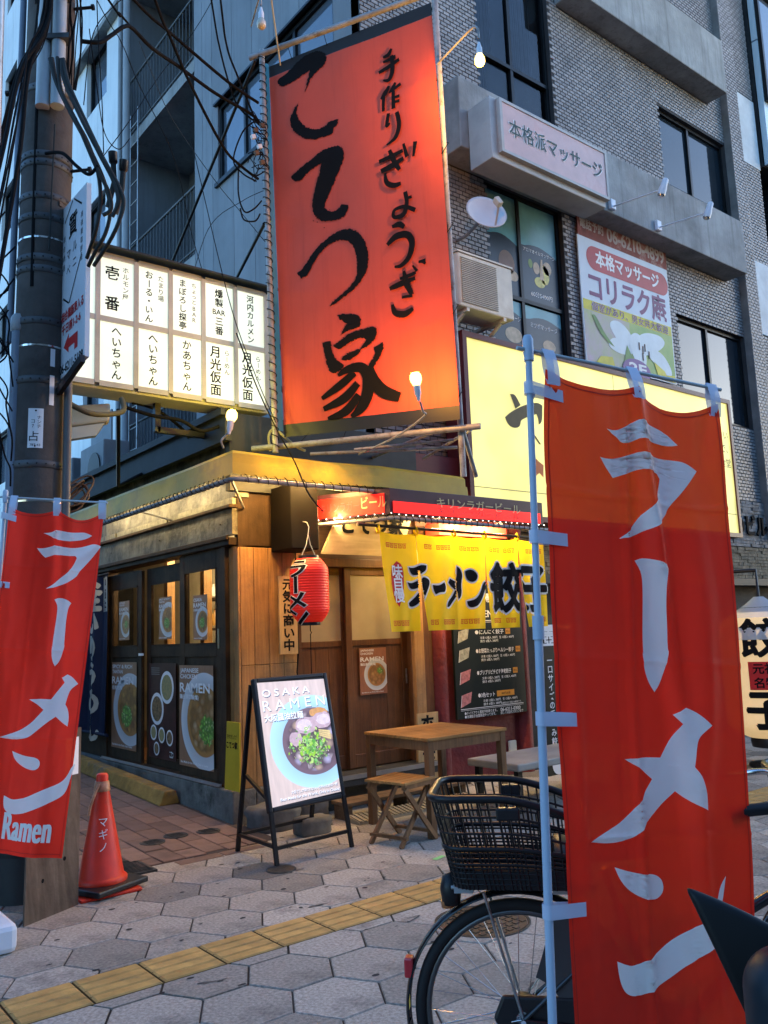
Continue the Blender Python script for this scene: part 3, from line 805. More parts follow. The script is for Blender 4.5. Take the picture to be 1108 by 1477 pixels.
CLEARG = mat('tinted_glass', (.5,.55,.6), .03, var=.02, trans=1., spec=.7); CLEARG.node_tree.nodes['Principled BSDF'].inputs['IOR'].default_value = 1.25
window(7.02,8.44,7.76,11.0,FY,(7.72,),(8.68,),glass=CLEARG)
window(7.02,8.44,4.86,6.90,FY,(7.66,),(5.52,))
window(10.95,12.86,8.12,9.38,FY,(11.85,)); window(10.95,12.86,4.5,6.03,FY,(11.85,))
for (a, b, c, e) in holes:                                        # reveals and a sill behind each window
    mb = MB(); mb.box(a-.02,b+.02,FY+.17,FY+.2,c-.02,e+.02); bp('window_backing', mb, DARK)
CURT = mat('pale_curtain', (.42,.46,.5), .9, var=.1)
def curtain(x0, x1, z0, z1):
    mb = MB(); mb.grid(70, 2, lambda u, v: (x0+u*(x1-x0), FY+.14+.004*math.sin(u*70)+.003*math.sin(u*31+1), z0+v*(z1-z0)))
    bp('curtain', mb, CURT)
curtain(7.08,7.42,8.72,10.98); curtain(7.78,8.2,8.72,10.98); curtain(7.08,7.3,7.82,8.64)
# posters behind the lower window's glass
TEAL = mat('teal_film', (.13,.33,.37), .25, var=.1); NAVY = mat('navy_poster', (.018,.03,.045), .3, var=.2); SKIN = mat('poster_beige', (.5,.38,.25), .4, var=.2, vscale=12); PYEL = mat('poster_yellow', (.6,.55,.16), .4, var=.2, vscale=12); PGRN = mat('poster_green', (.2,.3,.1), .5)
p = Print.plane((7.02,FY+.1,4.86), (1,0,0), (0,0,1), step=.0025)
for x0, x1 in ((.06,.62), (.67,1.36)):
    p.rect(x0, .70, x1, 1.99, TEAL, 1)
    p.poly([(x0,.70),(x1,.70),(x1,1.36)]+[(x1-(x1-x0)*q/8, 1.36+.1*math.sin(q/8*math.pi*.9)) for q in range(1, 8)]+[(x0,1.42)], NAVY, 2)
    p.rect(x0, .06, x1, .62, TEAL, 1)
    p.poly([(x0,.06),(x1,.06),(x1,.42)]+[(x1-(x1-x0)*q/8, .42+.08*math.sin(q/8*math.pi)) for q in range(1, 8)]+[(x0,.44)], NAVY, 2)
p.text('アロマオイルマッサージ', 1.02, 1.37, .062, WHITE, 3, fit=.6); p.text('60分5400円', 1.02, .8, .075, WHITE, 3, fit=.4)
p.text('フットマッサージ', .36, .4, .075, WHITE, 3, fit=.46); p.text('ミツボマッサージ', 1.02, .38, .075, WHITE, 3, fit=.5)
for x, y, rx, ry, mm in ((.95,1.16,.06,.08,SKIN),(1.1,1.1,.09,.13,PYEL),(1.16,1.2,.08,.09,SKIN),(1.0,.98,.1,.07,PYEL),(.84,1.2,.04,.06,PGRN),(.45,.18,.15,.1,SKIN),(1.1,.15,.12,.08,SKIN),(.4,1.1,.14,.16,mat('poster_brown',(.2,.1,.06),.4,var=.2)),(.5,.95,.1,.07,SKIN)):
    p.disc(x, y, rx, ry, mm, 3, 20)
p.poly([(1.0,1.02),(1.04,1.3),(1.07,1.3),(1.08,1.02)], SKIN, 4)
for o in p.build('window_poster', tb_): pass
# stone faced ground floor zone to the right
STN = mat('split_stone', (.27,.26,.25), .9, var=.3, vscale=9, bump=1., bscale=34)
STN2 = mat('split_stone_warm', (.24,.2,.14), .9, var=.3, vscale=9, bump=1., bscale=34)
mb = MB()
z = 2.60
while z < 3.3:
    x = 7.0
    while x < 14.7:
        w_ = random.uniform(.1, .26); mb.box(x, min(x+w_-.006, 14.7), FY-.02-random.uniform(0,.022), FY+.008, z, z+.043); x += w_
    z += .047
bp('stone_course', mb, STN, kind='stuff')
mb = MB(); z = 2.12
while z < 2.56:
    x = 7.0
    while x < 14.7:
        w_ = random.uniform(.1, .26); mb.box(x, min(x+w_-.006, 14.7), FY-.02-random.uniform(0,.022), FY+.008, z, z+.043); x += w_
    z += .047
bp('stone_course', mb, STN2, kind='stuff')
mb = MB(); mb.box(7.0,14.7,FY+.012,FY+.3,-.02,2.71); bp('ground_floor_wall', mb, PLAST)
mb = MB(); mb.box(7.0,14.7,FY-.2,FY+.008,2.0,2.1); bp('shutter_box', mb, DARK)
p = Print.plane((11.86,FY-.06,2.92), (1,0,0), (0,0,1)); p.text('わビル', 0, 0, .34, INK, 1, 'l', bold=.03); 
for o in p.build('lettering', tb_):
    s_ = o.modifiers.new('depth', 'SOLIDIFY'); s_.thickness = .03
# --- alley side of the upper building
UX = 5.2
wa = (7.1, 9.93, 7.80, 8.97)
yj = [6.62, 7.2, 7.8, 8.4, 8.95, 9.5, 10.1, 10.4, 10.66]
for a, b in zip(yj, yj[1:]):
    for (p0, p1, c, e) in rects(a+.004, b-.004, 3.28, 13.2, [wa]):
        mb = MB(); mb.box(UX, UX+.05, p0, p1, c, e); bp('wall_panel', mb, PANELM)
core = MB()
for (a, b, c, e) in rects(6.78, 10.64, 3.28, 13.2, [wa]): core.box(UX+.052, UX+.2, a, b, c, e)
bp('wall', core, JOINT)
f = MB(); th = .05
for (a, b, c, e) in ((7.1,7.15,7.8,8.97),(9.88,9.93,7.8,8.97),(7.15,9.88,7.8,7.86),(7.15,9.88,8.91,8.97),(9.2,9.25,7.86,8.91),(7.95,8.0,7.86,8.91)): f.box(UX+.03, UX+.12, a, b, c, e)
f.box(UX-.04, UX+.03, 7.05, 9.98, 7.74, 7.8); f.box(UX-.05, UX+.03, 7.05, 9.98, 8.97, 9.0)
fr = bp('window', f, FRAME)
for a, b in ((7.15,7.95),(8.0,9.2),(9.25,9.88)):
    p = MB(); p.box(UX+.07, UX+.075, a, b, 7.86, 8.91); obj('pane', p, mat('sky_glass', (.09,.115,.15), .05, var=.15, vscale=.6, spec=1.), fr)
mb = MB(); mb.box(UX+.19,UX+.22,7.1,9.93,7.8,8.97); bp('window_backing', mb, DARK)
mb = MB(); mb.box(UX,13.2,6.8,20,13.2,13.3); bp('roof', mb, CONCR)
# balconies in a recess
mb = MB(); mb.box(UX+1.2,UX+1.3,10.66,13.4,3.28,13.2); mb.box(UX+.05,UX+1.2,10.50,10.64,3.28,13.2); bp('recess_wall', mb, PANELM)
mb = MB(); mb.box(UX,UX+1.2,13.36,13.5,3.28,13.2); bp('recess_wall', mb, PANELM)
for z in (3.75, 6.85, 9.94, 13.0):
    s_ = MB(); s_.box(UX,UX+1.2,10.665,13.36,z,z+.2); bal = bp('balcony_slab', s_, CONCR)
    if z > 12: continue
    mb = MB()
    mb.tube([(UX+.03,10.68,z+1.28),(UX+.03,13.35,z+1.28)], .022, 8); mb.tube([(UX+.03,10.68,z+.3),(UX+.03,13.35,z+.3)], .016, 6)
    obj('handrail', mb, RAIL, bal)
    for k in range(22):
        y = 10.74+k*.121; mb = MB(); mb.tube([(UX+.03,y,z+.201),(UX+.03,y,z+1.26)], .009, 6, False); obj('baluster', mb, RAIL, bal)
    mb = MB(); mb.box(UX+1.16,UX+1.2,10.9,11.75,z+.2,z+2.25); d_ = obj('balcony_door', mb, FRAME, bal)
    mb = MB(); mb.box(UX+1.14,UX+1.155,10.98,11.67,z+.3,z+2.17); obj('pane', mb, GLASS, d_)
# downpipes and ladder at the building joint
for (y, rr, wd) in ((13.0, .06, 'thicker'), (13.3, .04, 'thinner')):
    mb = MB(); mb.tube([(UX-.12,y,3.3),(UX-.12,y,13.2)], rr, 12); obj('downpipe', mb, GREYPVC, label='grey downpipe between the panelled and the white building, the '+wd+' one', cat='pipe')
ld = thing('wall_ladder', 'thin steel ladder fixed to the wall below the balconies', 'ladder', (UX-.1, 12.75, 3.3))
for y in (12.6, 12.92):
    mb = MB(); mb.tube([(UX-.08,y,3.3),(UX-.08,y,10.4)], .012, 6); obj('stile', mb, STEEL, ld)
for k in range(20):
    mb = MB(); mb.tube([(UX-.08,12.6,3.5+k*.35),(UX-.08,12.92,3.5+k*.35)], .009, 6); obj('rung', mb, STEEL, ld)
# ================================================================== white building farther down the alley
WBM = mat('white_wall_panel', (.70,.74,.75), .5, var=.06, vscale=.7, stain=((.56,.6,.62), .6, .5), island=.06, streak=((.5,.53,.55), .6))
wb = thing('white_building', 'tall white panelled building with small square windows behind the utility pole', 'building', (5.4, 24, 0))
wh = []
for y in (14.7, 17.9, 21.1, 24.3, 27.5, 30.7):
    for k in range(9):
        z = 2.2+k*3.25; wh.append((y, y+1.1, z, z+1.3))
ys = [13.55+i*1.6 for i in range(15)]
for a, b in zip(ys, ys[1:]):
    mb = MB()
    for (p0, p1, c, e) in rects(a+.006, b-.006, 0, 31, wh): mb.box(5.35, 5.5, p0, p1, c, e)
    obj('wall_panel', mb, WBM, wb)
mb = MB(); mb.box(5.62,9,13.55,36,0,31); obj('core', mb, JOINT, wb)
mb = MB(); mb.box(5.35,9,13.52,13.55,0,31); obj('side_wall', mb, WBM, wb)
SKYG = _m['sky_glass']
for (a, b, c, e) in wh:
    f = MB(); th = .06
    for q in ((a,a+th,c,e),(b-th,b,c,e),(a+th,b-th,c,c+th),(a+th,b-th,e-th,e)): f.box(5.43,5.56,*q)
    fr = obj('window', f, FRAME, wb)
    p = MB(); p.box(5.5,5.51,a+th,b-th,c+th,e-th); obj('pane', p, SKYG, fr)
# ================================================================== glass tower and dark block far right
gt = thing('glass_tower', 'pale blue panelled tower rising behind the tiled building at top right', 'building', (20, 7, 0))
GTM = mat('pale_blue_cladding', (.5,.62,.7), .18, .0, var=.05, vscale=.3, spec=.8)
for i in range(7):
    for j in range(9):
        mb = MB(); x, z = 14.1+i*1.7, 9.4+j*2.4; mb.box(x+.015, x+1.685, 6.45, 6.55, z+.015, z+2.385)
        pn = obj('cladding_panel', mb, GTM, gt)
mb = MB(); mb.box(14.1,26,6.57,12,9.4,31); obj('core', mb, DARK, gt)
for (x, z) in ((14.15,10.6),(14.15,14.6)):
    f = MB()
    for q in ((x,x+.06,z,z+2.2),(x+.75,x+.81,z,z+2.2),(x+.06,x+.75,z,z+.06),(x+.06,x+.75,z+2.14,z+2.2)): f.box(q[0],q[1],6.38,6.45,q[2],q[3])
    fr = obj('window', f, FRAME, gt); p = MB(); p.box(x+.06,x+.75,6.43,6.435,z+.06,z+2.14); obj('pane', p, SKYG, fr)
db = thing('dark_block', 'black building below the pale blue tower at the right edge', 'building', (20, 7, 0))
mb = MB(); mb.box(14.75,26,6.5,12,0,9.35); obj('wall', mb, mat('black_cladding', (.012,.013,.015), .5, var=.2), db)

# ================================================================== the other sides of the street and the alley (plain fronts out of view, added to close off the low sky)
OPP = mat('far_side_render', (.22,.21,.2), .8, var=.2, vscale=.5)
mb = MB(); mb.box(-26,34,-20,-12,-.05,10.5); obj('unseen_street_front', mb, OPP, kind='structure')
mb = MB(); mb.box(-10,-1.2,7.2,26,-.05,5.5); obj('unseen_alley_front', mb, OPP, kind='structure')
FLAG = [[(0.221,0.166),(0.259,0.17),(0.3,0.154),(0.349,0.138),(0.406,0.125),(0.443,0.129),(0.479,0.16),(0.445,0.171),(0.395,0.177),(0.337,0.195),(0.292,0.208),(0.273,0.206),(0.258,0.19)],[(0.198,0.25),(0.227,0.254),(0.27,0.247),(0.335,0.232),(0.4,0.221),(0.475,0.21),(0.504,0.217),(0.536,0.24),(0.508,0.273),(0.467,0.322),(0.431,0.366),(0.421,0.393),(0.386,0.423),(0.344,0.45),(0.304,0.469),(0.259,0.478),(0.297,0.45),(0.343,0.401),(0.383,0.351),(0.404,0.309),(0.41,0.282),(0.401,0.27),(0.348,0.277),(0.291,0.292),(0.24,0.307),(0.221,0.286)],[(0.311,0.533),(0.34,0.522),(0.379,0.531),(0.406,0.548),(0.39,0.575),(0.387,0.642),(0.39,0.705),(0.392,0.768),(0.395,0.773),(0.387,0.82),(0.374,0.861),(0.357,0.882),(0.341,0.858),(0.33,0.822),(0.328,0.776),(0.33,0.783),(0.329,0.739),(0.332,0.677),(0.335,0.614),(0.333,0.563)],[(0.402,0.939),(0.434,0.919),(0.467,0.93),(0.504,0.963),(0.467,0.991),(0.454,1.018),(0.443,1.072),(0.463,1.097),(0.474,1.136),(0.473,1.182),(0.436,1.166),(0.398,1.138),(0.361,1.166),(0.321,1.203),(0.283,1.24),(0.258,1.254),(0.202,1.264),(0.156,1.262),(0.116,1.256),(0.165,1.239),(0.228,1.213),(0.279,1.174),(0.31,1.133),(0.33,1.107),(0.293,1.079),(0.25,1.057),(0.311,1.051),(0.361,1.052),(0.393,1.002),(0.422,0.962)],[(0.193,1.322),(0.229,1.333),(0.276,1.344),(0.324,1.347),(0.347,1.361),(0.352,1.383),(0.344,1.401),(0.321,1.413),(0.272,1.402),(0.226,1.375),(0.205,1.35)],[(0.181,1.545),(0.226,1.563),(0.258,1.558),(0.302,1.547),(0.377,1.507),(0.472,1.466),(0.505,1.426),(0.522,1.383),(0.543,1.358),(0.533,1.403),(0.524,1.434),(0.513,1.49),(0.492,1.529),(0.422,1.569),(0.337,1.61),(0.281,1.63),(0.234,1.634),(0.203,1.624),(0.188,1.602),(0.182,1.572)]]
BPOLY = [[(0.0908,0.1762),(0.2202,0.1321),(0.3075,0.0618),(0.4604,0.0216),(0.5664,0.0503),(0.6157,0.1178),(0.598,0.1954),(0.5296,0.2281),(0.4523,0.2631),(0.3716,0.3974),(0.4044,0.2964),(0.4372,0.1956),(0.3676,0.2213),(0.2553,0.2579),(0.1565,0.2749),(0.1018,0.2386)],[(0.3048,0.4675),(0.272,0.5641),(0.3025,0.6607),(0.3661,0.7421),(0.4709,0.7914),(0.5643,0.7788),(0.5924,0.7463),(0.696,0.7545),(0.6853,0.8041),(0.64,0.8262),(0.6372,0.8736),(0.519,0.879),(0.4123,0.8812),(0.2945,0.8067),(0.2173,0.7089),(0.2034,0.6048),(0.2544,0.5335)],[(0.1868,1.175),(0.2774,1.1213),(0.3799,1.0767),(0.4848,1.0143),(0.5781,0.9932),(0.6813,1.0019),(0.7366,1.0633),(0.7287,1.1512),(0.6665,1.2524),(0.5807,1.3956),(0.5143,1.5093),(0.5064,1.5549),(0.5684,1.6057),(0.6458,1.6011),(0.6737,1.561),(0.7532,1.5856),(0.7319,1.6456),(0.7043,1.6855),(0.6017,1.6961),(0.4735,1.6727),(0.3986,1.6),(0.3843,1.4767),(0.427,1.3315),(0.4729,1.2234),(0.5049,1.1239),(0.4378,1.1414),(0.3554,1.1793),(0.2982,1.2368),(0.217,1.2273)],[(0.207,2.1026),(0.2915,2.055),(0.3737,1.9549),(0.4871,1.8628),(0.6181,1.8054),(0.7229,1.8007),(0.8229,1.8486),(0.8975,1.9542),(0.9295,2.083),(0.9115,2.2099),(0.8562,2.292),(0.7711,2.3598),(0.676,2.4078),(0.5899,2.4583),(0.515,2.483),(0.549,2.4416),(0.6356,2.391),(0.7104,2.3484),(0.7969,2.2711),(0.8132,2.1712),(0.81,2.0576),(0.7748,1.9649),(0.6962,1.8998),(0.6026,1.8886),(0.505,1.9249),(0.4145,2.0025),(0.3549,2.0972),(0.3079,2.1559),(0.2415,2.1624)],[(0.5895,2.5715),(0.6766,2.5675),(0.7867,2.5992),(0.82,2.6474),(0.8001,2.7088),(0.739,2.7175),(0.6671,2.7247),(0.6031,2.7613),(0.6371,2.7106),(0.6751,2.6607),(0.612,2.6129)],[(0.4373,2.802),(0.5178,2.7952),(0.5176,2.8702),(0.5596,2.9696),(0.629,3.0162),(0.6054,3.0685),(0.5316,3.0924),(0.4818,3.0525),(0.457,2.9367)],[(0.5403,2.8398),(0.6003,2.8076),(0.707,2.7421),(0.8489,2.7295),(0.9382,2.7273),(0.9654,2.7627),(0.9516,2.8242),(0.9098,2.8633),(0.8383,2.8984),(0.7772,2.917),(0.8586,2.8282),(0.8046,2.7979),(0.702,2.8229),(0.5959,2.8816)],[(0.9167,2.9098),(1.0163,2.8793),(1.016,2.9424),(0.9583,3.0244),(0.8956,3.0882),(0.8472,3.0728),(0.911,2.9998),(0.9339,2.9486)],[(0.6009,2.9716),(0.6758,2.9191),(0.7783,2.8988),(0.7965,2.9289),(0.7127,2.9814),(0.6307,2.9886)]]
BSTROKE = [[(0.572,3.1105,0.0141),(0.6668,3.0673,0.0343),(0.788,3.0649,0.0444),(0.8519,3.155,0.0565),(0.8331,3.2973,0.0545),(0.7662,3.4164,0.0444),(0.6722,3.4793,0.0141)],[(0.8663,3.0844,0.0404),(0.9082,3.1981,0.0504),(0.9892,3.2973,0.0565),(1.137,3.3637,0.0404)],[(0.7255,3.1025,0.0303),(0.5767,3.2035,0.0363),(0.4005,3.2946,0.0182)],[(0.7498,3.1969,0.0303),(0.6109,3.3179,0.0404),(0.4098,3.3886,0.0222)],[(0.7536,3.2973,0.0303),(0.6246,3.4291,0.0404),(0.4467,3.4756,0.0141)],[(1.2555,0.2791,0.0122),(1.2191,0.3223,0.0196),(1.1656,0.3265,0.0098)],[(1.165,0.3735,0.0122),(1.2903,0.3669,0.0196)],[(1.1159,0.4553,0.0147),(1.2142,0.4334,0.0196),(1.3234,0.4045,0.0171)],[(1.2514,0.3411,0.0171),(1.2525,0.4703,0.022),(1.2135,0.5549,0.0196),(1.1543,0.5392,0.0073)],[(1.2096,0.6142,0.0122),(1.1675,0.6701,0.0245),(1.1238,0.7117,0.0098)],[(1.1519,0.6883,0.0171),(1.1424,0.8344,0.0147)],[(1.2745,0.6061,0.0122),(1.2402,0.6572,0.0196),(1.2051,0.6826,0.0073)],[(1.2297,0.6722,0.0147),(1.3266,0.64,0.0171)],[(1.2507,0.6793,0.0171),(1.2422,0.8432,0.0196)],[(1.2581,0.7466,0.0122),(1.3099,0.7498,0.0147)],[(1.2554,0.7874,0.0122),(1.307,0.7927,0.0147)],[(1.1929,0.869,0.0171),(1.1691,0.9772,0.0171),(1.201,0.964,0.0073)],[(1.2726,0.8851,0.0196),(1.2883,1.0025,0.022),(1.2484,1.1071,0.0196),(1.1553,1.1528,0.0061)],[(1.0749,1.2839,0.0171),(1.1955,1.2653,0.0196),(1.3093,1.2479,0.0171)],[(1.0881,1.3772,0.022),(1.1896,1.3549,0.0269),(1.3094,1.3158,0.0171)],[(1.1804,1.2061,0.0171),(1.2222,1.3253,0.0245),(1.268,1.4128,0.0171)],[(1.1272,1.4016,0.0098),(1.138,1.4911,0.022),(1.2013,1.535,0.0245),(1.2714,1.5355,0.0171)],[(1.3179,1.1892,0.0122),(1.3441,1.3167,0.0196)],[(1.4319,1.207,0.0196),(1.405,1.334,0.0122)],[(1.3074,1.6211,0.0196),(1.3167,1.7217,0.0196),(1.2805,1.8153,0.022),(1.1918,1.8208,0.0171),(1.2005,1.7601,0.0147),(1.2917,1.7512,0.0171),(1.3909,1.8066,0.0196)],[(1.3029,1.6871,0.0122),(1.3676,1.6812,0.0147)],[(1.1671,1.9037,0.0141),(1.235,1.8956,0.0262),(1.2786,1.9277,0.0182)],[(1.1128,2.0521,0.0161),(1.1997,1.994,0.0283),(1.3003,1.9985,0.0303),(1.3399,2.08,0.0283),(1.3068,2.1815,0.0222),(1.2305,2.2472,0.0182),(1.1634,2.2517,0.0101)],[(1.204,2.3599,0.0121),(1.2805,2.3477,0.0161),(1.3526,2.3315,0.0141)],[(1.1073,2.4322,0.0182),(1.2201,2.4028,0.0262),(1.3439,2.3782,0.0141)],[(1.246,2.2993,0.0121),(1.2614,2.4071,0.0283),(1.3066,2.5143,0.0182)],[(1.212,2.524,0.0121),(1.3097,2.5238,0.0141)],[(1.1231,2.5713,0.0121),(1.1468,2.6476,0.0262),(1.2305,2.6708,0.0283),(1.3078,2.6341,0.0161)],[(1.3843,2.2482,0.0101),(1.4505,2.2512,0.0202)],[(1.4169,2.2585,0.0061),(1.4489,2.2741,0.0121)],[(1.3272,2.267,0.0081),(1.3662,2.3234,0.0141)]]
NOREN = [[(0.317,0.307),(0.382,0.313),(0.451,0.282),(0.518,0.288),(0.512,0.332),(0.436,0.37),(0.369,0.378),(0.333,0.35)],[(0.287,0.437),(0.346,0.451),(0.424,0.421),(0.464,0.391),(0.531,0.408),(0.544,0.449),(0.484,0.537),(0.422,0.624),(0.354,0.659),(0.307,0.651),(0.3,0.623),(0.377,0.58),(0.438,0.508),(0.434,0.479),(0.381,0.501),(0.325,0.497)],[(0.576,0.463),(0.654,0.47),(0.716,0.436),(0.74,0.477),(0.72,0.529),(0.651,0.529),(0.6,0.549),(0.579,0.507)],[(0.92,0.287),(0.96,0.309),(0.987,0.369),(0.961,0.446),(0.974,0.552),(0.919,0.597),(0.913,0.537),(0.857,0.596),(0.792,0.663),(0.742,0.663),(0.754,0.626),(0.839,0.566),(0.874,0.507),(0.787,0.44),(0.819,0.402),(0.889,0.431),(0.914,0.371)],[(1.021,0.331),(1.097,0.306),(1.168,0.359),(1.153,0.413),(1.098,0.437),(1.037,0.399)],[(1.043,0.612),(1.129,0.597),(1.197,0.536),(1.26,0.428),(1.315,0.427),(1.287,0.505),(1.237,0.59),(1.156,0.659),(1.081,0.673),(1.051,0.65)],[(1.347,0.435),(1.391,0.442),(1.421,0.481),(1.385,0.521),(1.341,0.513),(1.333,0.474)]]
LEAF = [(0.176,0.252),(0.234,0.287),(0.247,0.394),(0.22,0.551),(0.156,0.657),(0.1,0.579),(0.085,0.41),(0.114,0.304)]
YA = [[(6.798,4.074),(6.879,4.086),(6.959,3.97),(6.872,3.917)],[(6.696,3.797),(6.78,3.86),(6.937,3.944),(7.121,4.014),(7.254,4.042),(7.326,4.016),(7.307,3.823),(7.242,3.778),(7.241,3.85),(7.215,3.901),(7.108,3.869),(7.001,3.819),(6.949,3.794),(6.929,3.721),(6.852,3.691),(6.766,3.701),(6.716,3.747)],[(7.137,4.179),(7.201,4.171),(7.222,4.119),(7.149,4.027),(7.104,4.048)],[(7.092,3.697),(7.13,3.693),(7.26,3.556),(7.228,3.547)]]
YRED = [[(7.094,3.44),(7.141,3.392),(7.214,3.346),(7.279,3.317),(7.265,3.173),(7.202,3.221),(7.134,3.179),(7.106,3.3)]]
# ================================================================== LIT SIGN BOX WITH NAME PANELS
LBOX = glow('lit_panel_white', (.88,.97,.80), .160, .16)
SFRM = mat('sign_frame_cream', (.5,.48,.42), .5, .1, var=.12)
bs = thing('bar_sign_box', 'white lit sign box with two rows of bar name panels, above the shop roof', 'sign', (3.0, 6.5, 3.5))
BX = [2.0, 2.305, 2.627, 2.931, 3.237, 3.553, 3.87]
mb = MB(); mb.box(2.0,3.90,6.52,6.80,3.53,4.70); obj('case', mb, SFRM, bs, bevel=.01)
mb = MB()
for x in BX: mb.box(x-.02, x+.02, 6.48, 6.519, 3.57, 4.66)
for a, b in zip(BX, BX[1:]):
    for z in (3.57, 4.115, 4.66): mb.box(a+.02, b-.02, 6.484, 6.519, z-.022, z+.022)
obj('frame', mb, SFRM, bs)
mb = MB(); mb.add([(1.97,6.40,4.70),(3.98,6.40,4.70),(3.98,6.85,4.78),(1.97,6.85,4.78),(1.97,6.40,4.715),(3.98,6.40,4.715),(3.98,6.85,4.795),(1.97,6.85,4.795)], [(3,2,1,0),(4,5,6,7),(0,1,5,4),(1,2,6,5),(2,3,7,6),(3,0,4,7)]); obj('cap', mb, DARK, bs)
up = [('馬鹿','屋'),('壱 番','ホルモン屋'),('おーる・いん','たまり場'),('まぼろし探亭','ちょっとBAR'),('燻製BAR三番',''),('河内カルメン','')]
lo = [('',''),('へいちゃん',''),('へいちゃん',''),('かあちゃん',''),('月光仮面','らーめん'),('月光仮面','らーめん')]
for i in range(6):
    for row, (za, zb) in ((up, (4.137,4.638)), (lo, (3.592,4.093))):
        a, b = BX[i]+.02, BX[i+1]-.02
        mb = MB(); mb.box(a, b, 6.497, 6.519, za, zb); pn = obj('name_panel', mb, LBOX, bs)
        t, s_ = row[i]
        p = Print.plane((a,6.497,za), (1,0,0), (0,0,1)); W_, H_ = b-a, zb-za
        if t:
            t = t.replace('BAR', 'B') if False else t
            n = len(t); sz = min(.125, H_*.92/(n*1.04)); x = W_*(.36 if s_ else .5)
            if 'BAR' in t:
                sz = H_*.86/(5*1.04); rows_ = [t[0], t[1], 'BAR', t[5], t[6]]
                for k, ch in enumerate(rows_): p.text(ch, x, H_*.93-sz*.5-k*sz*1.04, sz if ch != 'BAR' else sz*.85, INK, 1, bold=.016)
            else: p.vtext(t, x, H_/2+(n-1)*sz*1.04/2, sz, INK, 1, bold=.016, pitch=1.04)
        if s_:
            n = len(s_)
            if 'BAR' in s_:
                p.vtext('ちょっと', W_*.76, H_*.88, .05, INK, 1, bold=.006, pitch=1.0)
                for k, ch in enumerate('BAR'): p.text(ch, W_*.76, H_*.88-(4+k)*.052, .055, INK, 1, bold=.004)
            else: p.vtext(s_, W_*.76, H_*.86 if n > 3 else H_*.8, .056, INK, 1, bold=.006, pitch=1.04)
        p.build('lettering', pn)
mb = MB(); mb.bar((3.75,6.7,3.28),(3.75,6.7,3.53), .06, .06, (1,0,0)); mb.bar((2.9,6.7,3.28),(2.9,6.7,3.53), .05, .05, (1,0,0)); mb.bar((2.9,6.7,3.3),(3.8,6.7,3.3),.05,.05); mb.bar((3.92,6.66,4.2),(5.2,6.66,4.5),.05,.05); obj('bracket', mb, BLACKM, bs)
# ================================================================== BIG RED BANNER ON A PIPE FRAME
BFAB = mat('red_banner_vinyl', (.60,.080,.045), .6, var=.07, vscale=1.2, bump=.2, bscale=7, tl=(.12, 0), streak=((.42,.05,.03), .55))
BBLK = mat('black_hem', (.012,.013,.014), .5, var=.1)
bn = thing('gyoza_banner', 'tall red banner with black brush lettering on a pipe frame above the awning', 'banner', (4.1, 5.4, 3.1))
B00, B10, B11, B01 = V((3.69,6.05,6.64)), V((4.505,4.734,6.80)), V((4.55,4.69,3.15)), V((3.77,6.05,3.20))
bN = (B10-B00).cross(B01-B00).normalized()
if bN.dot(V((-1,-1,0))) < 0: bN = -bN
BW_, BH_ = 1.66, 3.6
def bmap(u, v, h):
    a, b = u/BW_, v/BH_
    p = (B00*(1-a)+B10*a)*(1-b)+(B01*(1-a)+B11*a)*b
    rip = .010*math.sin(a*5+b*9)+.006*math.sin(a*17-b*4)+.005*math.sin(b*23+a*3)
    ed = min(1, min(a, 1-a)*9)*min(1, min(b, 1-b)*12)
    for (ca, cb) in ((1,.18),(1,.37),(1,.57),(1,.76),(0,.22),(0,.42),(0,.62),(0,.82)):
        d = abs(b-cb-.10*abs(a-ca)); rip += .012*math.exp(-(d/.014)**2)*max(0, 1-abs(a-ca)*2.6)
    return p+bN*(rip*ed+h)
hem = .115
mb = MB(); mb.grid(44, 90, lambda u, v: bmap(u*BW_, hem+(BH_-2*hem)*v, 0)); obj('cloth', mb, BFAB, bn)
for v0, v1 in ((0, hem), (BH_-hem, BH_)):
    mb = MB(); mb.grid(44, 4, lambda u, v: bmap(u*BW_, v0+(v1-v0)*v, .001)); obj('hem', mb, BBLK, bn)
p = Print(bmap, sub=.07, step=.0022)
def rough(pts, amp=.006):
    pts = chaikin(pts, 2, 60); out = []
    for i, q in enumerate(pts):
        r_ = pts[(i+1) % len(pts)]
        for k in range(3):
            t = k/3; x, y = q[0]+(r_[0]-q[0])*t, q[1]+(r_[1]-q[1])*t
            out.append((x+random.uniform(-amp, amp), y+random.uniform(-amp, amp)))
    return out
INKB = mat('brush_ink', (.007,.007,.008), .8, var=.1, spec=.1)
for k, q in enumerate(BPOLY): p.poly(rough(q), INKB, 2+k*.3)
for k, q in enumerate(BSTROKE): p.stroke(q, INKB, 5+k*.12, 6)
for dx, dy in [(.05*random.gauss(0,1), .04*random.gauss(0,1)) for _ in range(26)]:      # ink spatter by the second sign
    p.disc(.5+dx, 1.62+dy, random.uniform(.003,.008), random.uniform(.003,.006), INKB, 2, 7)
p.build('lettering', bn)
PL0, PL1 = V((3.606,6.03,6.76)), V((3.665,6.03,3.05)); PR0, PR1 = V((4.515,4.70,6.93)), V((4.66,4.80,2.72))
mb = MB(); mb.tube([PL0, PL1], .024, 12); obj('post', mb, PIPE, bn)
mb = MB(); mb.tube([PR0, PR1], .026, 12); obj('post', mb, PIPE, bn)
mb = MB(); mb.tube([(3.53,6.12,6.70),(4.52,4.72,6.9)], .026, 12); obj('top_pipe', mb, PIPE, bn)
mb = MB(); mb.tube([(3.60,6.30,3.13),(4.0,5.66,3.11),(4.70,4.62,3.10)], .026, 12); obj('lower_pipe', mb, PIPE, bn)
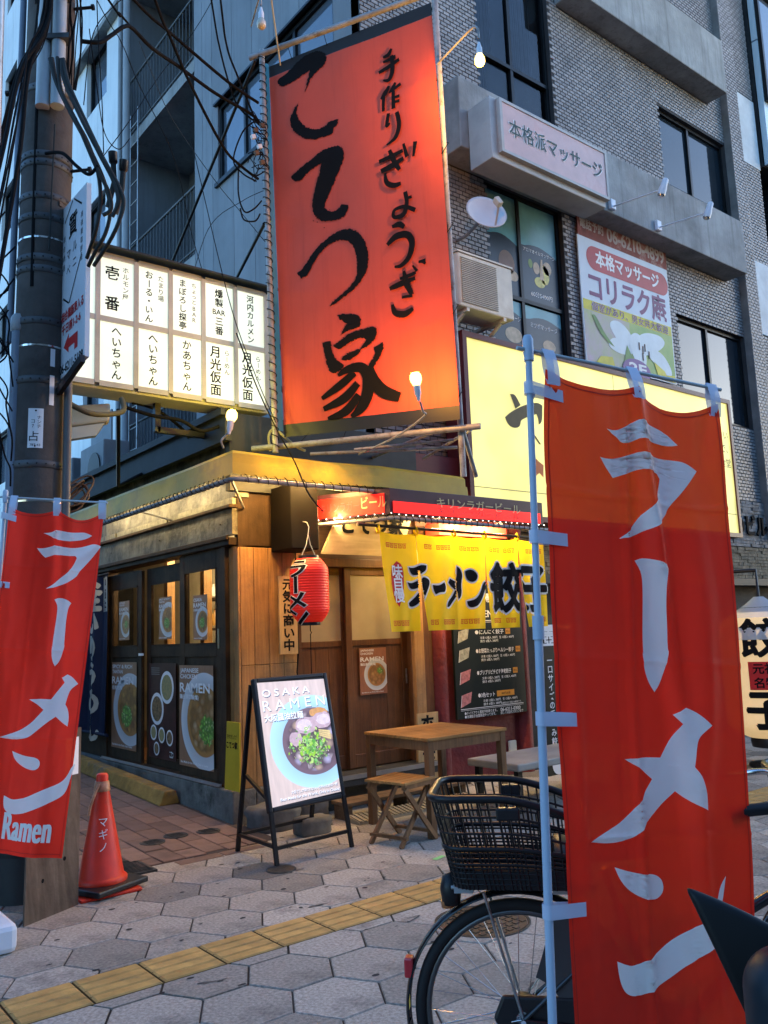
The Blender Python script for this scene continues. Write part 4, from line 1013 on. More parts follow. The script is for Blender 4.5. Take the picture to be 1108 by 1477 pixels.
for a, b, r_ in (((4.63,4.76,3.12),(4.90,4.90,2.76),.02), ((3.9,5.85,3.03),(4.75,4.95,3.0),.014), ((4.1,5.5,3.02),(4.72,4.95,3.06),.012), ((4.72,4.75,3.1),(4.95,5.6,3.05),.014), ((4.5,4.95,3.1),(4.95,6.34,3.2),.016), ((3.95,5.75,3.12),(4.5,6.34,3.3),.016)):
    mb = MB(); mb.tube([a, b], r_, 8); obj('brace', mb, PIPE, bn)
for a, b in (((3.53,6.02,6.62),(3.63,7.99,5.5)), ((3.61,6.05,5.1),(3.80,7.0,4.9))):
    c_ = V(b); mb = MB(); mb.tube([a, b, (5.19, c_.y+1.2, c_.z-.7)], .016, 8); obj('back_stay', mb, BLACKM, bn)
mb = MB(); BLU = mat('blue_tarp', (.02,.2,.38), .5, var=.15)
mb.grid(3, 40, lambda u, v: V((3.63,6.045,6.66)).lerp(V((3.70,6.045,3.25)), v)+V((.055,.0,0))*u+V((-.01,-.015,0))*math.sin(v*60)*.3); obj('blue_edge', mb, BLU, bn)
mb = MB(); pts = []
for k in range(70*8):                                              # cord lashing round the left post
    t = k/(70*8); a = t*46*2*math.pi; c_ = PL0.lerp(PL1, t*.98+.01); pts.append(c_+V((math.cos(a)*.032, math.sin(a)*.032, 0)))
mb.tube(pts, .004, 4); obj('lashing', mb, CABLE, bn)
for k, t in enumerate((.02,.2,.38,.57,.76,.95)):
    for (P0, P1, u) in ((PR0, PR1, BW_),):
        c_ = P0.lerp(P1, t*.87); q = bmap(u, min(max(.03, t*BH_), BH_-.03), .0)
        mb = MB(); mb.tube([q, c_+V((0,0,.01)), c_+V((.03,-.03,-.01)), q], .004, 5); obj('tie', mb, CABLE, bn)
for u in (.25, .62, .95, 1.3):
    for (vv, A_, B_) in ((.02, V((3.53,6.12,6.70)), V((4.52,4.72,6.9))), (BH_-.02, V((3.60,6.30,3.13)), V((4.70,4.62,3.10)))):
        q = bmap(u, vv, 0); c_ = A_.lerp(B_, u/BW_*.9+.08); mb = MB(); mb.tube([q, c_], .003, 4); obj('tie', mb, CABLE, bn)
# bulbs on the banner
BULB = glow('lit_bulb', (1,.68,.14), 1.5); DULL = mat('unlit_bulb', (.55,.5,.4), .12, var=.15, spec=.8)
bprof = [(.012,.10),(.02,.075),(.03,.06),(.048,.02),(.05,-.005),(.045,-.03),(.03,-.047),(.0,-.052)]
def bulb(name, label, pos, arm, on, watts=0., col=(1,.7,.3), dirv=(0,0,1), sc=1.0, rg=.05):
    pos = V(pos); t = thing(name, label, 'lamp', pos); dv = V(dirv).normalized()
    q = V((0,0,1)).rotation_difference(dv).to_matrix()
    sc *= .82
    mb = MB(); mb.lathe([(r_*sc, z*sc) for r_, z in bprof[1:]], pos, 18, q, True); obj('bulb', mb, BULB if on else DULL, t)
    mb = MB(); mb.lathe([(r_*sc, z*sc) for r_, z in [(.03,.06),(.028,.13),(.02,.15),(.012,.19)]], pos, 14, q); obj('socket', mb, WPLAST, t)
    mb = MB(); mb.tube(catmull(arm, 5), .009, 8); obj('arm', mb, PIPE, t)
    if on: lamp('bulb_light', pos-dv*rg*1.6, watts, col, t, .05)
    return t
bulb('hanging_bulb', 'glowing bare bulb on a bent arm right of the banner top', (4.487,4.196,5.93), [(4.52,4.72,6.22),(4.50,4.40,6.25),(4.487,4.25,6.25),(4.487,4.196,6.2),(4.487,4.196,6.12)], True, 20, (1,.45,.09))
bulb('hanging_bulb', 'unlit bare bulb hanging above the left end of the banner', (3.38,5.65,6.67), [(3.5,6.03,6.95),(3.42,5.75,7.0),(3.38,5.65,6.95),(3.38,5.65,6.85)], False)
bulb('spot_bulb', 'lit spot bulb on a curved arm at the banner foot', (4.05,4.63,3.39), [(4.19,5.56,3.0),(4.23,5.12,3.06),(4.21,4.74,3.14),(4.15,4.68,3.16),(4.10,4.65,3.22)], True, 15, (1,.42,.06), dirv=(.2,.08,-1), sc=1.1)
bulb('spot_bulb', 'lit spot bulb standing on the awning corner under the sign box', (3.17,5.87,3.27), [(3.12,5.92,3.01),(3.09,5.90,3.06),(3.12,5.89,3.10),(3.14,5.88,3.13)], True, 4.5, (1,.78,.10), dirv=(-.25,-.15,-1), sc=1.1)
mb = MB(); mb.tube([(3.48,5.65,6.98),(3.75,5.95,6.62)], .008, 6); obj('thin_rod', mb, mat('beige_rod', (.5,.42,.28), .5), label='thin beige rod crossing above the banner corner', cat='rod')
# ================================================================== RED BEER SIGN OVER THE ENTRANCE
BCASE = mat('plum_sign_case', (.05,.014,.03), .4, var=.15)
BRED = glow('red_sign_light', (1,.008,.004), .34, .15)
bz0, bz1 = 2.52, 2.75
be = thing('beer_sign', 'red lit beer sign bent round above the entrance', 'sign', (5.0, 5.9, 2.52))
A_, B_, C_ = V((4.14,6.33,0)), V((4.54,5.60,0)), V((6.52,5.60,0))
def face(a, b, th=.12):
    d = (b-a).normalized(); n = V((d.y, -d.x, 0)); n = n if n.y < 0 or n.x < 0 else -n
    return d, n, (b-a).length
for (a, b, nm) in ((A_, B_, 'キリンラガービール'), (B_, C_, 'キリンラガービール')):
    d, n, Ln = face(a, b); c_ = (a+b)/2
    mb = MB(); mb.obox(c_-n*.07+V((0,0,(bz0+bz1)/2)), d*Ln/2, n*.065, V((0,0,(bz1-bz0)/2))); ca = obj('case', mb, BCASE, be, bevel=.006)
    o0 = a+n*.002
    p = Print.plane(o0, d, (0,0,1), step=.002)
    p.rect(.03, bz0+.015, Ln-.05, bz0+(.185 if Ln < 1 else .115), BRED, 1)
    p.build('lit_strip', ca)
    p = Print.plane(o0, d, (0,0,1), step=.002)
    YLT = mat('worn_yellow_letter', (.45,.38,.2), .5); RDK = mat('faded_red_letter', (.28,.02,.03), .5)
    if Ln < 1:
        p.text('キリンラガー', Ln*.42, bz0+.10, .10, RDK, 2, fit=.38, bold=.01); p.text('ビール', Ln*.82, bz0+.115, .12, YLT, 2, fit=.24, bold=.012)
    else:
        p.text('キリンラガービール', Ln*.55, bz0+.135, .1, YLT, 2, fit=1.1, bold=.008); p.text('キリンラガービール', Ln*.55, bz0+.06, .07, RDK, 2, fit=1.1, bold=.005)
    p.build('lettering', ca)
mb = MB(); mb.add([A_+V((0,0,bz1-.03)), B_+V((.02,.02,bz1-.03)), C_+V((0,.02,bz1-.03)), V((6.52,6.38,bz1-.03)), V((4.14,6.38,bz1-.03))], [(0,1,2,3,4)]); obj('ceiling', mb, mat('canopy_ceiling', (.35,.3,.24), .7, var=.2), be)
mb = MB(); mb.tube([V((4.16,6.30,2.485)), V((4.55,5.575,2.485)), V((6.56,5.575,2.47)), V((6.62,5.575,2.47))], .018, 10); obj('front_pipe', mb, PIPE, be)
mb = MB(); pts = []
for k in range(40*8):
    t = k/(40*8); L1 = .83; s_ = t*2.85; c_ = V((4.16,6.30,2.49)).lerp(V((4.55,5.575,2.49)), s_/L1) if s_ < L1 else V((4.55+(s_-L1),5.575,2.48)); a = t*40*2*math.pi
    pts.append(c_+V((0,.024*math.cos(a),.03*math.sin(a)+.006)))
mb.tube(pts, .0035, 4); obj('lacing', mb, CABLE, be)
LED = glow('string_led', (1,.93,.8), 1.6)
mb = MB()
for k in range(36):
    s_ = k*.078; c_ = V((4.17,6.28,2.527)).lerp(V((4.55,5.57,2.527)), s_/.8) if s_ < .8 else V((4.55+s_-.8,5.565,2.515)); mb.lathe([(.003,-.004),(.0045,0),(.003,.004)], c_, 6)
obj('string_lights', mb, LED, be, kind='stuff')
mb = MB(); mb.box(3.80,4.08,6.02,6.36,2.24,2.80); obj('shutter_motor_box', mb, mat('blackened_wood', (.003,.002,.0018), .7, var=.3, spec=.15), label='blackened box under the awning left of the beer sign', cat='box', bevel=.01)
et = thing('entrance_tube_light', 'bright fluorescent tube under the canopy behind the beer sign', 'light', (5.9, 5.95, 2.55))
mb = MB(); mb.box(5.2,6.4,5.93,5.99,2.60,2.64); obj('housing', mb, WHITE, et)
mb = MB(); mb.tube([(5.22,5.96,2.583),(6.38,5.96,2.583)], .014, 8); obj('tube', mb, TUBE, et)
for x in (5.4, 5.85, 6.25): lamp('tube_light', (x,5.96,2.55), 9.0, (1,.72,.33), et, .05)
et = thing('entrance_down_light', 'small warm downlight under the canopy by the pine corner', 'light', (4.35, 6.12, 2.62))
mb = MB(); mb.lathe([(.05,.08),(.06,.02),(.055,0)], (4.35,6.12,2.6), 16); obj('housing', mb, WHITE, et)
mb = MB(); mb.lathe([(.045,0),(.04,-.012)], (4.35,6.12,2.602), 16); obj('lens', mb, BULB, et)
lamp('down_light', (4.30,6.05,2.55), 30, (1,.62,.22), et, .05)
# cream name board above the doors
CRM = mat('cream_board', (.62,.5,.3), .5, var=.1, wave=((.6,6,6), 5, .4))
kb = thing('name_board', 'cream board with brushed shop name above the entrance doors', 'sign', (4.7, 6.2, 2.22))
slab('board', (4.20,6.16,2.22), (5.10,6.16,2.22), (5.22,6.05,2.72), (4.40,6.05,2.72), .025, CRM, kb)
p = Print.plane((4.24,6.158,2.225), (1,0,0), V((0,-.11,.5)).normalized(), step=.002)
p.text('こてつ家', .5, .28, .22, INK, 2, bold=.03, fit=.7); p.build('lettering', kb)
mb = MB(); mb.box(5.55,6.5,6.1,6.3,2.44,2.56); obj('red_beam', mb, mat('orange_red_paint', (.55,.06,.03), .45, var=.1), label='orange red beam under the canopy behind the curtain rod', cat='beam')
# ================================================================== NOREN
YN = mat('yellow_noren_cloth', (.80,.60,.012), .75, var=.06, vscale=3, bump=.1, bscale=200, tl=(.4, 0))
no = thing('yellow_noren', 'yellow split shop curtain with big black ramen lettering over the entrance', 'curtain', (5.55, 5.75, 1.5))
mb = MB(); mb.tube([(4.30,5.76,2.44),(6.75,5.74,2.405)], .014, 10); obj('rod', mb, mat('dark_rod', (.035,.02,.012), .4), no)
NS = [0.0, .43, .895, 1.30, 1.755, 2.14]; NB = .87; NSL = .34
def npanel(u):
    for k in range(5):
        if u <= NS[k+1]: return k
    return 4
def nmap0(u, v, h, k):
    c_ = (NS[k]+NS[k+1])/2; q = max(0, (v-NSL)/(NB-NSL))
    uu = c_+(u-c_)*(1-.13*q)+.02*q*math.sin(k*2.1)
    lean = .075*v*(1-u/1.2) if u < .45 else 0
    sag = .018*math.sin(math.pi*((u-NS[k])/(NS[k+1]-NS[k])))*(1-min(1, v/.3))
    f = .016*math.sin(u*11+1)*(.4+v)+.012*math.sin(u*27+v*3)*(.3+v*.8)+.03*v*math.sin(k*1.7+.5)+.01*math.exp(-((u-NS[k])/.05)**2)*v
    return V((4.52+uu+lean*.6, 5.75-f, 2.385-v-sag+.03*u/2.1*0))+V((0,-1,0))*h
for k in range(5):
    mb = MB(); mb.grid(16, 26, lambda a, b: nmap0(NS[k]+.002+(NS[k+1]-NS[k]-.004)*a, b*NB, 0, k)); obj('cloth_panel', mb, YN, no)
for u in (.0, .43, .895, 1.30, 1.755, 2.1):
    mb = MB(); x = 4.52+u; mb.tube([(x-.0,5.742,2.37),(x,5.728,2.40),(x,5.75,2.443),(x,5.775,2.41),(x,5.755,2.37)], .012, 6); obj('loop', mb, YN, no)
WOUT = mat('white_outline', (.78,.76,.7), .7)
NRED = mat('noren_red', (.55,.02,.02), .7); NORG = mat('noren_orange', (.66,.13,.01), .7)
def nmap(u, v, h): return nmap0(u, v, h, npanel(u))
def nkeep(tri):
    ks = {npanel(t[0]) for t in tri}; return len(ks) == 1 or max(t[1] for t in tri) < NSL
p = Print(nmap, sub=.025, step=.0024, keep=nkeep)
def grow(pts, d):
    n = len(pts); ar = sum(pts[i-1][0]*pts[i][1]-pts[i][0]*pts[i-1][1] for i in range(n)); sg = 1 if ar > 0 else -1; out = []
    for i in range(n):
        a, b, c_ = V(pts[i-1]), V(pts[i]), V(pts[(i+1) % n])
        n1 = V(((b-a).y, -(b-a).x)); n2 = V(((c_-b).y, -(c_-b).x)); nn = (n1.normalized()+n2.normalized())
        nn = nn.normalized() if nn.length > .2 else n1.normalized()
        out.append((b.x+nn.x*d*sg, b.y+nn.y*d*sg))
    return out
for k, q in enumerate(NOREN):
    q = chaikin(q, 2, 70); p.poly(grow(q, .017), WOUT, 1+k*.1); p.poly(q, INK, 3)
for ch, x in (('餃', 1.575), ('子', 1.93)):
    p.glyph(ch, x, .49, .44, .5, WOUT, 1, .075); p.glyph(ch, x, .49, .44, .5, INK, 3, .032)
p.poly(chaikin(LEAF, 1, 60), NRED, 2)
for i, ch in enumerate('味自慢'):
    lx = sum(q[0] for q in LEAF)/len(LEAF); ly = min(q[1] for q in LEAF); lh = max(q[1] for q in LEAF)-ly
    p.glyph(ch, lx, ly+lh*(.24+.26*i), .13, .13, WHITE, 3, .014)
for v0 in (.085, .775):                                            # red key-pattern borders
    u = .06; c_ = 0
    while u < 2.08:
        if c_ % 6 != 5 and all(abs(u+.02-s_) > .05 for s_ in NS[1:5]):
            s1 = .046; t_ = .008
            for (a, b, cc, e) in ((0,0,s1,t_),(0,t_,t_,s1),(t_,s1-t_,s1-.008,s1),(s1-.016,.014,s1-.008,s1-t_),(.015,.014,s1-.016,.021),(.015,.021,.022,.032)):
                p.rect(u+a, v0+b, u+cc, v0+e, NORG, 1)
        u += .05; c_ += 1
p.build('lettering', no)
# ================================================================== RED LANTERN
LRED = mat('red_lantern_paper', (.60,.012,.008), .5, var=.06, emit=(1,.03,.01), estr=.05)
la = thing('red_lantern', 'round red paper lantern with black ramen lettering by the entrance', 'lantern', (3.92, 5.95, 1.59))
LC = V((3.92,5.95,0)); z0, z1, RL = 1.62, 2.15, .163
def lrad(z):
    t = (z-z0)/(z1-z0); e = min(t, 1-t); return RL*(.60+.40*math.sin(min(1, e/.22)*math.pi/2)) if e < .22 else RL
prof = []
for k in range(97):
    z = z0+(z1-z0)*k/96; prof.append((lrad(z)+(-.003 if k % 4 == 0 else .0015*(1 if k % 4 == 2 else .5)), z))
mb = MB(); mb.lathe(prof, LC, 40); obj('paper', mb, LRED, la)
for zz in (1.595, 2.14):
    mb = MB(); mb.lathe([(.085,0),(.088,.018),(.085,.036)], LC+V((0,0,zz)), 24); obj('end_ring', mb, BLACKP, la)
mb = MB(); mb.tube([LC+V((-.07,0,2.17)), LC+V((-.02,0,2.27)), LC+V((0,0,2.36)), LC+V((.02,0,2.27)), LC+V((.07,0,2.17))], .004, 6); mb.tube([LC+V((0,0,2.35)), LC+V((.01,0,2.42)), LC+V((-.01,0,2.46)), LC+V((0,.1,2.48))], .004, 6); obj('hanger', mb, STEEL, la)
mb = MB(); mb.tube([LC+V((0,0,1.595)), LC+V((.0,0,1.55)), LC+V((.012,0,1.535)), LC+V((.0,0,1.52)), LC+V((0,0,.9))], .004, 5); obj('chain', mb, CABLE, la)
tcv = (V((0,0,0))-LC).normalized(); lft = -_r
la0 = tcv*math.cos(R(42))+lft*math.sin(R(42)); ang0 = math.atan2(la0.y, la0.x)
def lmap(u, v, h):
    a = ang0+u/RL; z = v; r_ = lrad(z)+.003+h; return LC+V((math.cos(a)*r_, math.sin(a)*r_, z))
p = Print(lmap, sub=.02, step=.0012)
for (bo, mm, ly) in ((.055, WOUT, 1), (.022, INK, 3)):
    p.vtext('ラーメン', 0, 2.06, .165, mm, ly, bold=bo, pitch=.80, xs=1.55)
p.build('lettering', la)
# wooden plaque
PLQ = mat('pale_plaque_wood', (.55,.36,.16), .5, var=.12, wave=((9,9,.5), 5, .4))
pl = thing('wooden_plaque', 'narrow wooden plaque with handwritten open for business lettering left of the lantern', 'plaque', (3.935, 6.31, 1.36))
slab('board', (3.845,6.31,1.36), (4.025,6.31,1.36), (4.025,6.31,2.03), (3.845,6.31,2.03), .018, PLQ, pl)
p = Print.plane((3.845,6.31,1.36), (1,0,0), (0,0,1)); p.vtext('元気に商い中', .09, .60, .105, INK, 1, bold=.03, pitch=1.0, xs=1.15); p.build('lettering', pl)
mb = MB(); mb.tube([(4.03,6.33,2.3),(4.03,6.33,2.0),(4.04,6.33,1.36),(4.02,6.33,1.2),(4.05,6.33,1.05),(4.03,6.33,.8)], .006, 6); obj('black_cord', mb, CABLE, label='black cord hanging down the pine corner behind the plaque', cat='cord')
hp = thing('wooden_plaque', 'narrow pale wooden plaque with black lettering behind the table', 'plaque', (5.42, 6.25, .13))
slab('board', (5.29,6.25,.13), (5.55,6.25,.13), (5.56,6.25,.74), (5.30,6.25,.74), .018, PLQ, hp)
p = Print.plane((5.29,6.25,.13), (1,0,0), (0,0,1)); p.vtext('ホルモン', .13, .52, .15, INK, 1, bold=.035, pitch=.95, xs=1.2); p.build('lettering', hp)
# ================================================================== MENU BOARD
MBK = mat('menu_black', (.008,.012,.011), .5, var=.1, spec=.2)
ORG = mat('menu_orange', (.65,.28,.03), .6); PKG = mat('package_grey', (.4,.4,.34), .4, var=.25, vscale=30); PKP = mat('package_pink', (.55,.2,.2), .4, var=.25, vscale=30)
me_ = thing('menu_board', 'black takeaway menu board with white lettering on the red wall', 'menu board', (6.36, 6.31, .63))
slab('board', (5.86,6.30,.63), (6.87,6.30,.63), (6.87,6.30,1.97), (5.86,6.30,1.97), .03, MBK, me_)
p = Print.plane((5.86,6.30,.63), (1,0,0), (0,0,1), step=.0018)
p.text('持ち帰り餃子', .55, 1.2, .1, WHITE, 1, bold=.015, fit=.6); p.text('MENU', .5, 1.04, .1, WHITE, 1, bold=.01, fit=.3); p.rect(.06, .965, .95, .972, WHITE); p.rect(.06, .95, .95, .954, WHITE)
for k, (y, t, t2, mm, fx) in enumerate(((.85,'●にんにく餃子','',PKG,.42), (.66,'●お野菜たっぷりヘルシー餃子','',PKG,.56), (.44,'●プリプリピチピチ海老餃子','',PKP,.5), (.215,'●3色セット','',PKP,.24))):
    p.text(t, .30, y, .05, WHITE, 1, 'l', bold=.012, fit=fx)
    ox = .30+fx+.03; p.rect(ox, y-.028, ox+(.07 if k < 3 else .26), y+.03, ORG, 1); p.text('税込' if k < 3 else '480円お得', ox+(.035 if k < 3 else .13), y, .03, INK, 2)
    p.text('冷凍 12個入 380円   生 12個入 400円', .62, y-.058, .03, WHITE, 1, bold=.006, fit=.5); p.text('焼き 6個入 280円', .5, y-.092, .03, WHITE, 1, bold=.006, fit=.26)
    c_ = y-.03; q = [(.05,c_-.075),(.19,c_-.03),(.215,c_+.075),(.07,c_+.045)]
    p.poly(q, mm, 1); p.poly([(.05,c_-.075),(.056,c_-.07),(.075,c_+.042),(.07,c_+.045)], WHITE, 2)
p.text('※価格は全て税込み価格です。', .78, .115, .025, WHITE, 1, fit=.3); p.rect(.05,.092,.96,.098, WHITE); p.rect(.05,.080,.96,.083, WHITE)
p.text('●テイクアウト事前予約承ります。', .1, .052, .034, WHITE, 1, 'l', fit=.46, bold=.006); p.text('●冷凍餃子全国発送やってます。', .1, .018, .034, WHITE, 1, 'l', fit=.44, bold=.006)
p.text('06-6211-0300', .76, .052, .05, WHITE, 1, fit=.3, bold=.012); p.text('詳しくは店内スタッフまで', .78, .016, .034, WHITE, 1, fit=.34, bold=.006)
p.build('lettering', me_)
mb = MB(); mb.box(6.65,6.76,6.37,6.40,.19,.34); obj('socket_plate', mb, mat('ivory_plastic', (.7,.68,.58), .4, var=.05), label='small ivory outlet cover low on the red wall', cat='outlet', bevel=.012)
# black standing sign right of the red wall
vb = thing('vertical_sign', 'black upright sign with white lettering and flame picture half hidden by the big flag', 'sign', (7.0, 6.0, 0))
slab('board', (6.80,5.99,0), (7.30,5.99,0), (7.30,5.99,1.62), (6.80,5.99,1.62), .03, MBK, vb)
p = Print.plane((6.80,5.99,0), (1,0,0), (0,0,1), step=.002)
p.vtext('一口サイズの手包み餃子', .12, 1.16, .085, WHITE, 1, bold=.02, pitch=1.08); p.text('壺', .13, 1.40, .2, WHITE, 1, bold=.03); p.rect(.0,1.48,.5,1.53, WHITE)
FLM = mat('flame_print', (.8,.45,.08), .6, col2=(.9,.75,.3), vscale=9)
p.poly([(.05,.1),(.3,.08),(.28,.22),(.22,.18),(.2,.34),(.14,.24),(.1,.36),(.06,.2)], FLM, 1); p.disc(.16,.1,.1,.1,WHITE,2); p.build('lettering', vb)
# ================================================================== YELLOW LIT SIGN
YLIT = glow('lit_panel_yellow', (1,.88,.27), .165, .28)
MAROON = mat('maroon_frame', (.09,.015,.02), .45, var=.15)
ys_ = thing('gyoza_sign_box', 'large yellow lit sign box with maroon frame behind the big red flag', 'sign', (8.8, 6.3, 2.6))
sx0, sx1, sz0, sz1 = 6.09, 11.44, 2.66, 4.67
mb = MB(); mb.box(sx0,sx1,6.235,6.50,sz0,sz1); obj('case', mb, MAROON, ys_)
mb = MB(); t_ = .06
mb.box(sx0,sx0+t_,6.18,6.234,sz0,sz1); mb.box(sx1-t_,sx1,6.18,6.234,sz0,sz1); mb.box(sx0+t_,sx1-t_,6.18,6.234,sz0,sz0+t_); mb.box(sx0+t_,sx1-t_,6.18,6.234,sz1-t_,sz1)
obj('frame', mb, MAROON, ys_)
mb = MB(); mb.box(sx0+t_,sx1-t_,6.205,6.234,sz0+t_,sz1-t_); obj('lit_panel', mb, YLIT, ys_)
YBR = mat('olive_letter', (.11,.09,.035), .6); YOR = mat('orange_seal', (.7,.2,.05), .6)
p = Print.plane((0,6.205,0), (1,0,0), (0,0,1), step=.002)
for q in YA: p.poly(chaikin(q, 2, 70), YBR, 2)
for q in YRED: p.poly(q, YOR, 2)
p.rect(6.16, 2.985, 11.37, 2.992, YBR, 1); p.rect(8.7, 2.73, 8.707, 4.6, YBR, 1)
p.text('さい', 11.2, 4.13, .14, YBR, 1); p.text('で、', 11.2, 3.93, .14, YBR, 1); p.text('食堂', 11.2, 3.72, .14, YBR, 1)
p.build('lettering', ys_)
for x in (6.5, 11): mb = MB(); mb.bar((x,6.5,3.6),(x,6.6,3.6),.08,.08); obj('bracket', mb, BLACKM, ys_)
# ================================================================== MASSAGE SIGN BOX AND POSTER
ms = thing('massage_sign_box', 'faded pink massage sign box projecting from the concrete band', 'sign', (7.4, 5.9, 6.6))
PKS = mat('faded_pink_acrylic', (.60,.42,.40), .35, var=.12, vscale=1.5, stain=((.5,.2,.16), 1.4, .6))
GRYC = mat('grey_sign_case', (.4,.41,.41), .6, .2, var=.12, stain=((.25,.2,.15), 3, .4))
mb = MB(); mb.box(6.42,8.42,5.90,6.245,6.62,7.36); obj('case', mb, GRYC, ms, bevel=.01)
mb = MB(); mb.box(6.56,8.39,5.85,5.899,6.735,7.31); obj('face', mb, PKS, ms)
mb = MB()
for q in ((6.52,8.43,6.70,6.735),(6.52,8.43,7.31,7.345),(6.52,6.56,6.735,7.31),(8.39,8.43,6.735,7.31)): mb.box(q[0],q[1],5.84,5.899,q[2],q[3])
obj('frame', mb, GRYC, ms)
p = Print.plane((6.56,5.85,6.735), (1,0,0), (0,0,1), step=.002)
DGRN = mat('dark_green_letter', (.03,.07,.07), .6)
p.text('本格派マッサージ', .93, .30, .23, WHITE, 1, fit=1.68, bold=.03); p.text('本格派マッサージ', .93, .30, .23, DGRN, 3, fit=1.66, bold=.008); p.build('lettering', ms)
po = thing('massage_poster', 'large white and floral massage poster fixed on the tiled wall', 'poster', (9.7, 6.55, 4.9))
WBL = mat('poster_pale_blue', (.55,.62,.68), .5, var=.04)
slab('board', (8.66,6.55,4.88), (10.70,6.55,4.88), (10.70,6.55,6.62), (8.66,6.55,6.62), .02, WBL, po)
slab('old_board', (8.69,6.555,6.625), (10.72,6.555,6.625), (10.72,6.555,7.02), (8.69,6.555,7.02), .02, mat('faded_red_board', (.25,.06,.05), .7, var=.3, stain=((.4,.36,.33), 3, .8)), po)
p = Print.plane((8.66,6.55,4.88), (1,0,0), (0,0,1), step=.0022)
PR_ = mat('poster_crimson', (.42,.05,.06), .5); PPUR = mat('poster_plum', (.16,.03,.12), .5); PLIL = mat('poster_lilac', (.46,.34,.46), .5, vscale=2.5, col2=(.34,.42,.16)); PLG2 = mat('poster_grass', (.16,.34,.08), .5, vscale=2, col2=(.36,.44,.14)); PLYL = mat('poster_lime', (.58,.52,.03), .5, var=.15)
PET = mat('petal_white', (.62,.70,.72), .5, var=.06, vscale=4); PLEAF = mat('leaf_green', (.12,.26,.06), .5, var=.2); PVIO = mat('violet', (.15,.06,.25), .5); STAM = mat('stamen_brown', (.06,.03,.03), .6)
rr_ = []
for cx, a0, a1 in ((.33,90,270),(1.86,-90,90)):
    rr_ += [(cx+.17*math.cos(R(a)), 1.50+.17*math.sin(R(a))) for a in range(a0, a1+1, 15)]
p.poly([(x, y-.02) for x, y in rr_], PR_, 1); p.text('本格マッサージ', 1.08, 1.49, .24, WHITE, 2, fit=1.45, bold=.025)
p.text('コリラク庵', 1.05, 1.08, .42, PPUR, 1, fit=1.75, bold=.025)
p.rect(.02, .72, 2.02, .86, PLYL, 1); p.text('個室があり、男女共大歓迎', 1.06, .79, .13, WHITE, 2, fit=1.75, bold=.02); p.text('個室があり、男女共大歓迎', 1.06, .79, .13, PPUR, 3, fit=1.74, bold=.004)
p.rect(.02, .02, 1.0, .72, PLIL, 1); p.rect(1.0, .02, 2.02, .72, PLG2, 1)
for i, q in enumerate(([(.5,.62),(.75,.72),(1.05,.55),(1.1,.3),(.9,.25),(.7,.4)], [(1.05,.45),(1.3,.65),(1.75,.68),(1.85,.55),(1.5,.35),(1.2,.28)], [(.45,.3),(.6,.45),(.9,.42),(1.0,.25),(.7,.22)], [(1.3,.4),(1.7,.45),(1.95,.2),(1.9,.05),(1.5,.22)], [(.9,.45),(1.1,.62),(1.3,.55),(1.35,.15),(1.15,.05)])):
    p.poly(chaikin(q, 3, 150), PET, 2+i*.3)
p.poly(chaikin([(.18,.66),(.25,.68),(.42,.45),(.62,.3),(.5,.33),(.3,.45)], 2, 100), PLEAF, 4); p.poly(chaikin([(.85,.0),(.82,.2),(.9,.38),(1.02,.2),(1.1,.02)], 2, 100), PLEAF, 4)
for q in ([(.2,.02),(.3,.12),(.55,.15),(.6,.02)], [(1.5,.25),(1.75,.15),(1.85,.02),(1.6,.02)], [(1.8,.1),(2.0,.12),(2.0,.02),(1.85,.02)]): p.poly(q, PLYL, 4)
for x, y in ((1.18,.42),(1.26,.38),(1.31,.42),(1.25,.28),(1.4,.33)): p.rect(x-.014, y-.06, x+.014, y+.05, STAM, 5)
p.disc(1.08, .05, .32, .16, PVIO, 5.5, 30); p.text('2F', 1.1, .08, .2, WHITE, 6, fit=.4, bold=.03); p.build('lettering', po)
p = Print.plane((8.69,6.555,6.625), (1,0,0), (0,0,1), step=.002); p.text('電話予約', .3, .2, .18, mat('faded_white', (.42,.36,.34), .7), 1, fit=.5, bold=.02); p.text('06-6210-4899', 1.3, .18, .28, _m['faded_white'], 1, fit=1.35, bold=.03); p.build('lettering', po)
# spot lamps on the band
for a, wd in ((9.02, 'over the left half of the poster'), (10.06, 'over the right end of the poster')):
    t = thing('wall_spot', 'white arm spot lamp on the concrete band '+wd, 'lamp', (a, 6.25, 6.98))
    mb = MB(); mb.box(a-.05,a+.05,6.20,6.25,6.92,7.06); obj('mount', mb, WPLAST, t, bevel=.006)
    mb = MB(); mb.tube([(a,6.2,6.96),(a+.05,5.55,6.9)], .012, 8); obj('arm', mb, WPLAST, t)
    q = V((0,0,1)).rotation_difference(V((.1,-.35,.9)).normalized()).to_matrix()
    mb = MB(); mb.lathe([(.052,-.09),(.05,-.02),(.042,.02),(.038,.1),(.02,.115)], (a+.06,5.5,6.92), 16, q); obj('head', mb, WPLAST, t)
    mb = MB(); mb.lathe([(.03,-.12),(.048,-.1),(.047,-.088)], (a+.06,5.5,6.92), 16, q); obj('reflector', mb, CHROME, t)
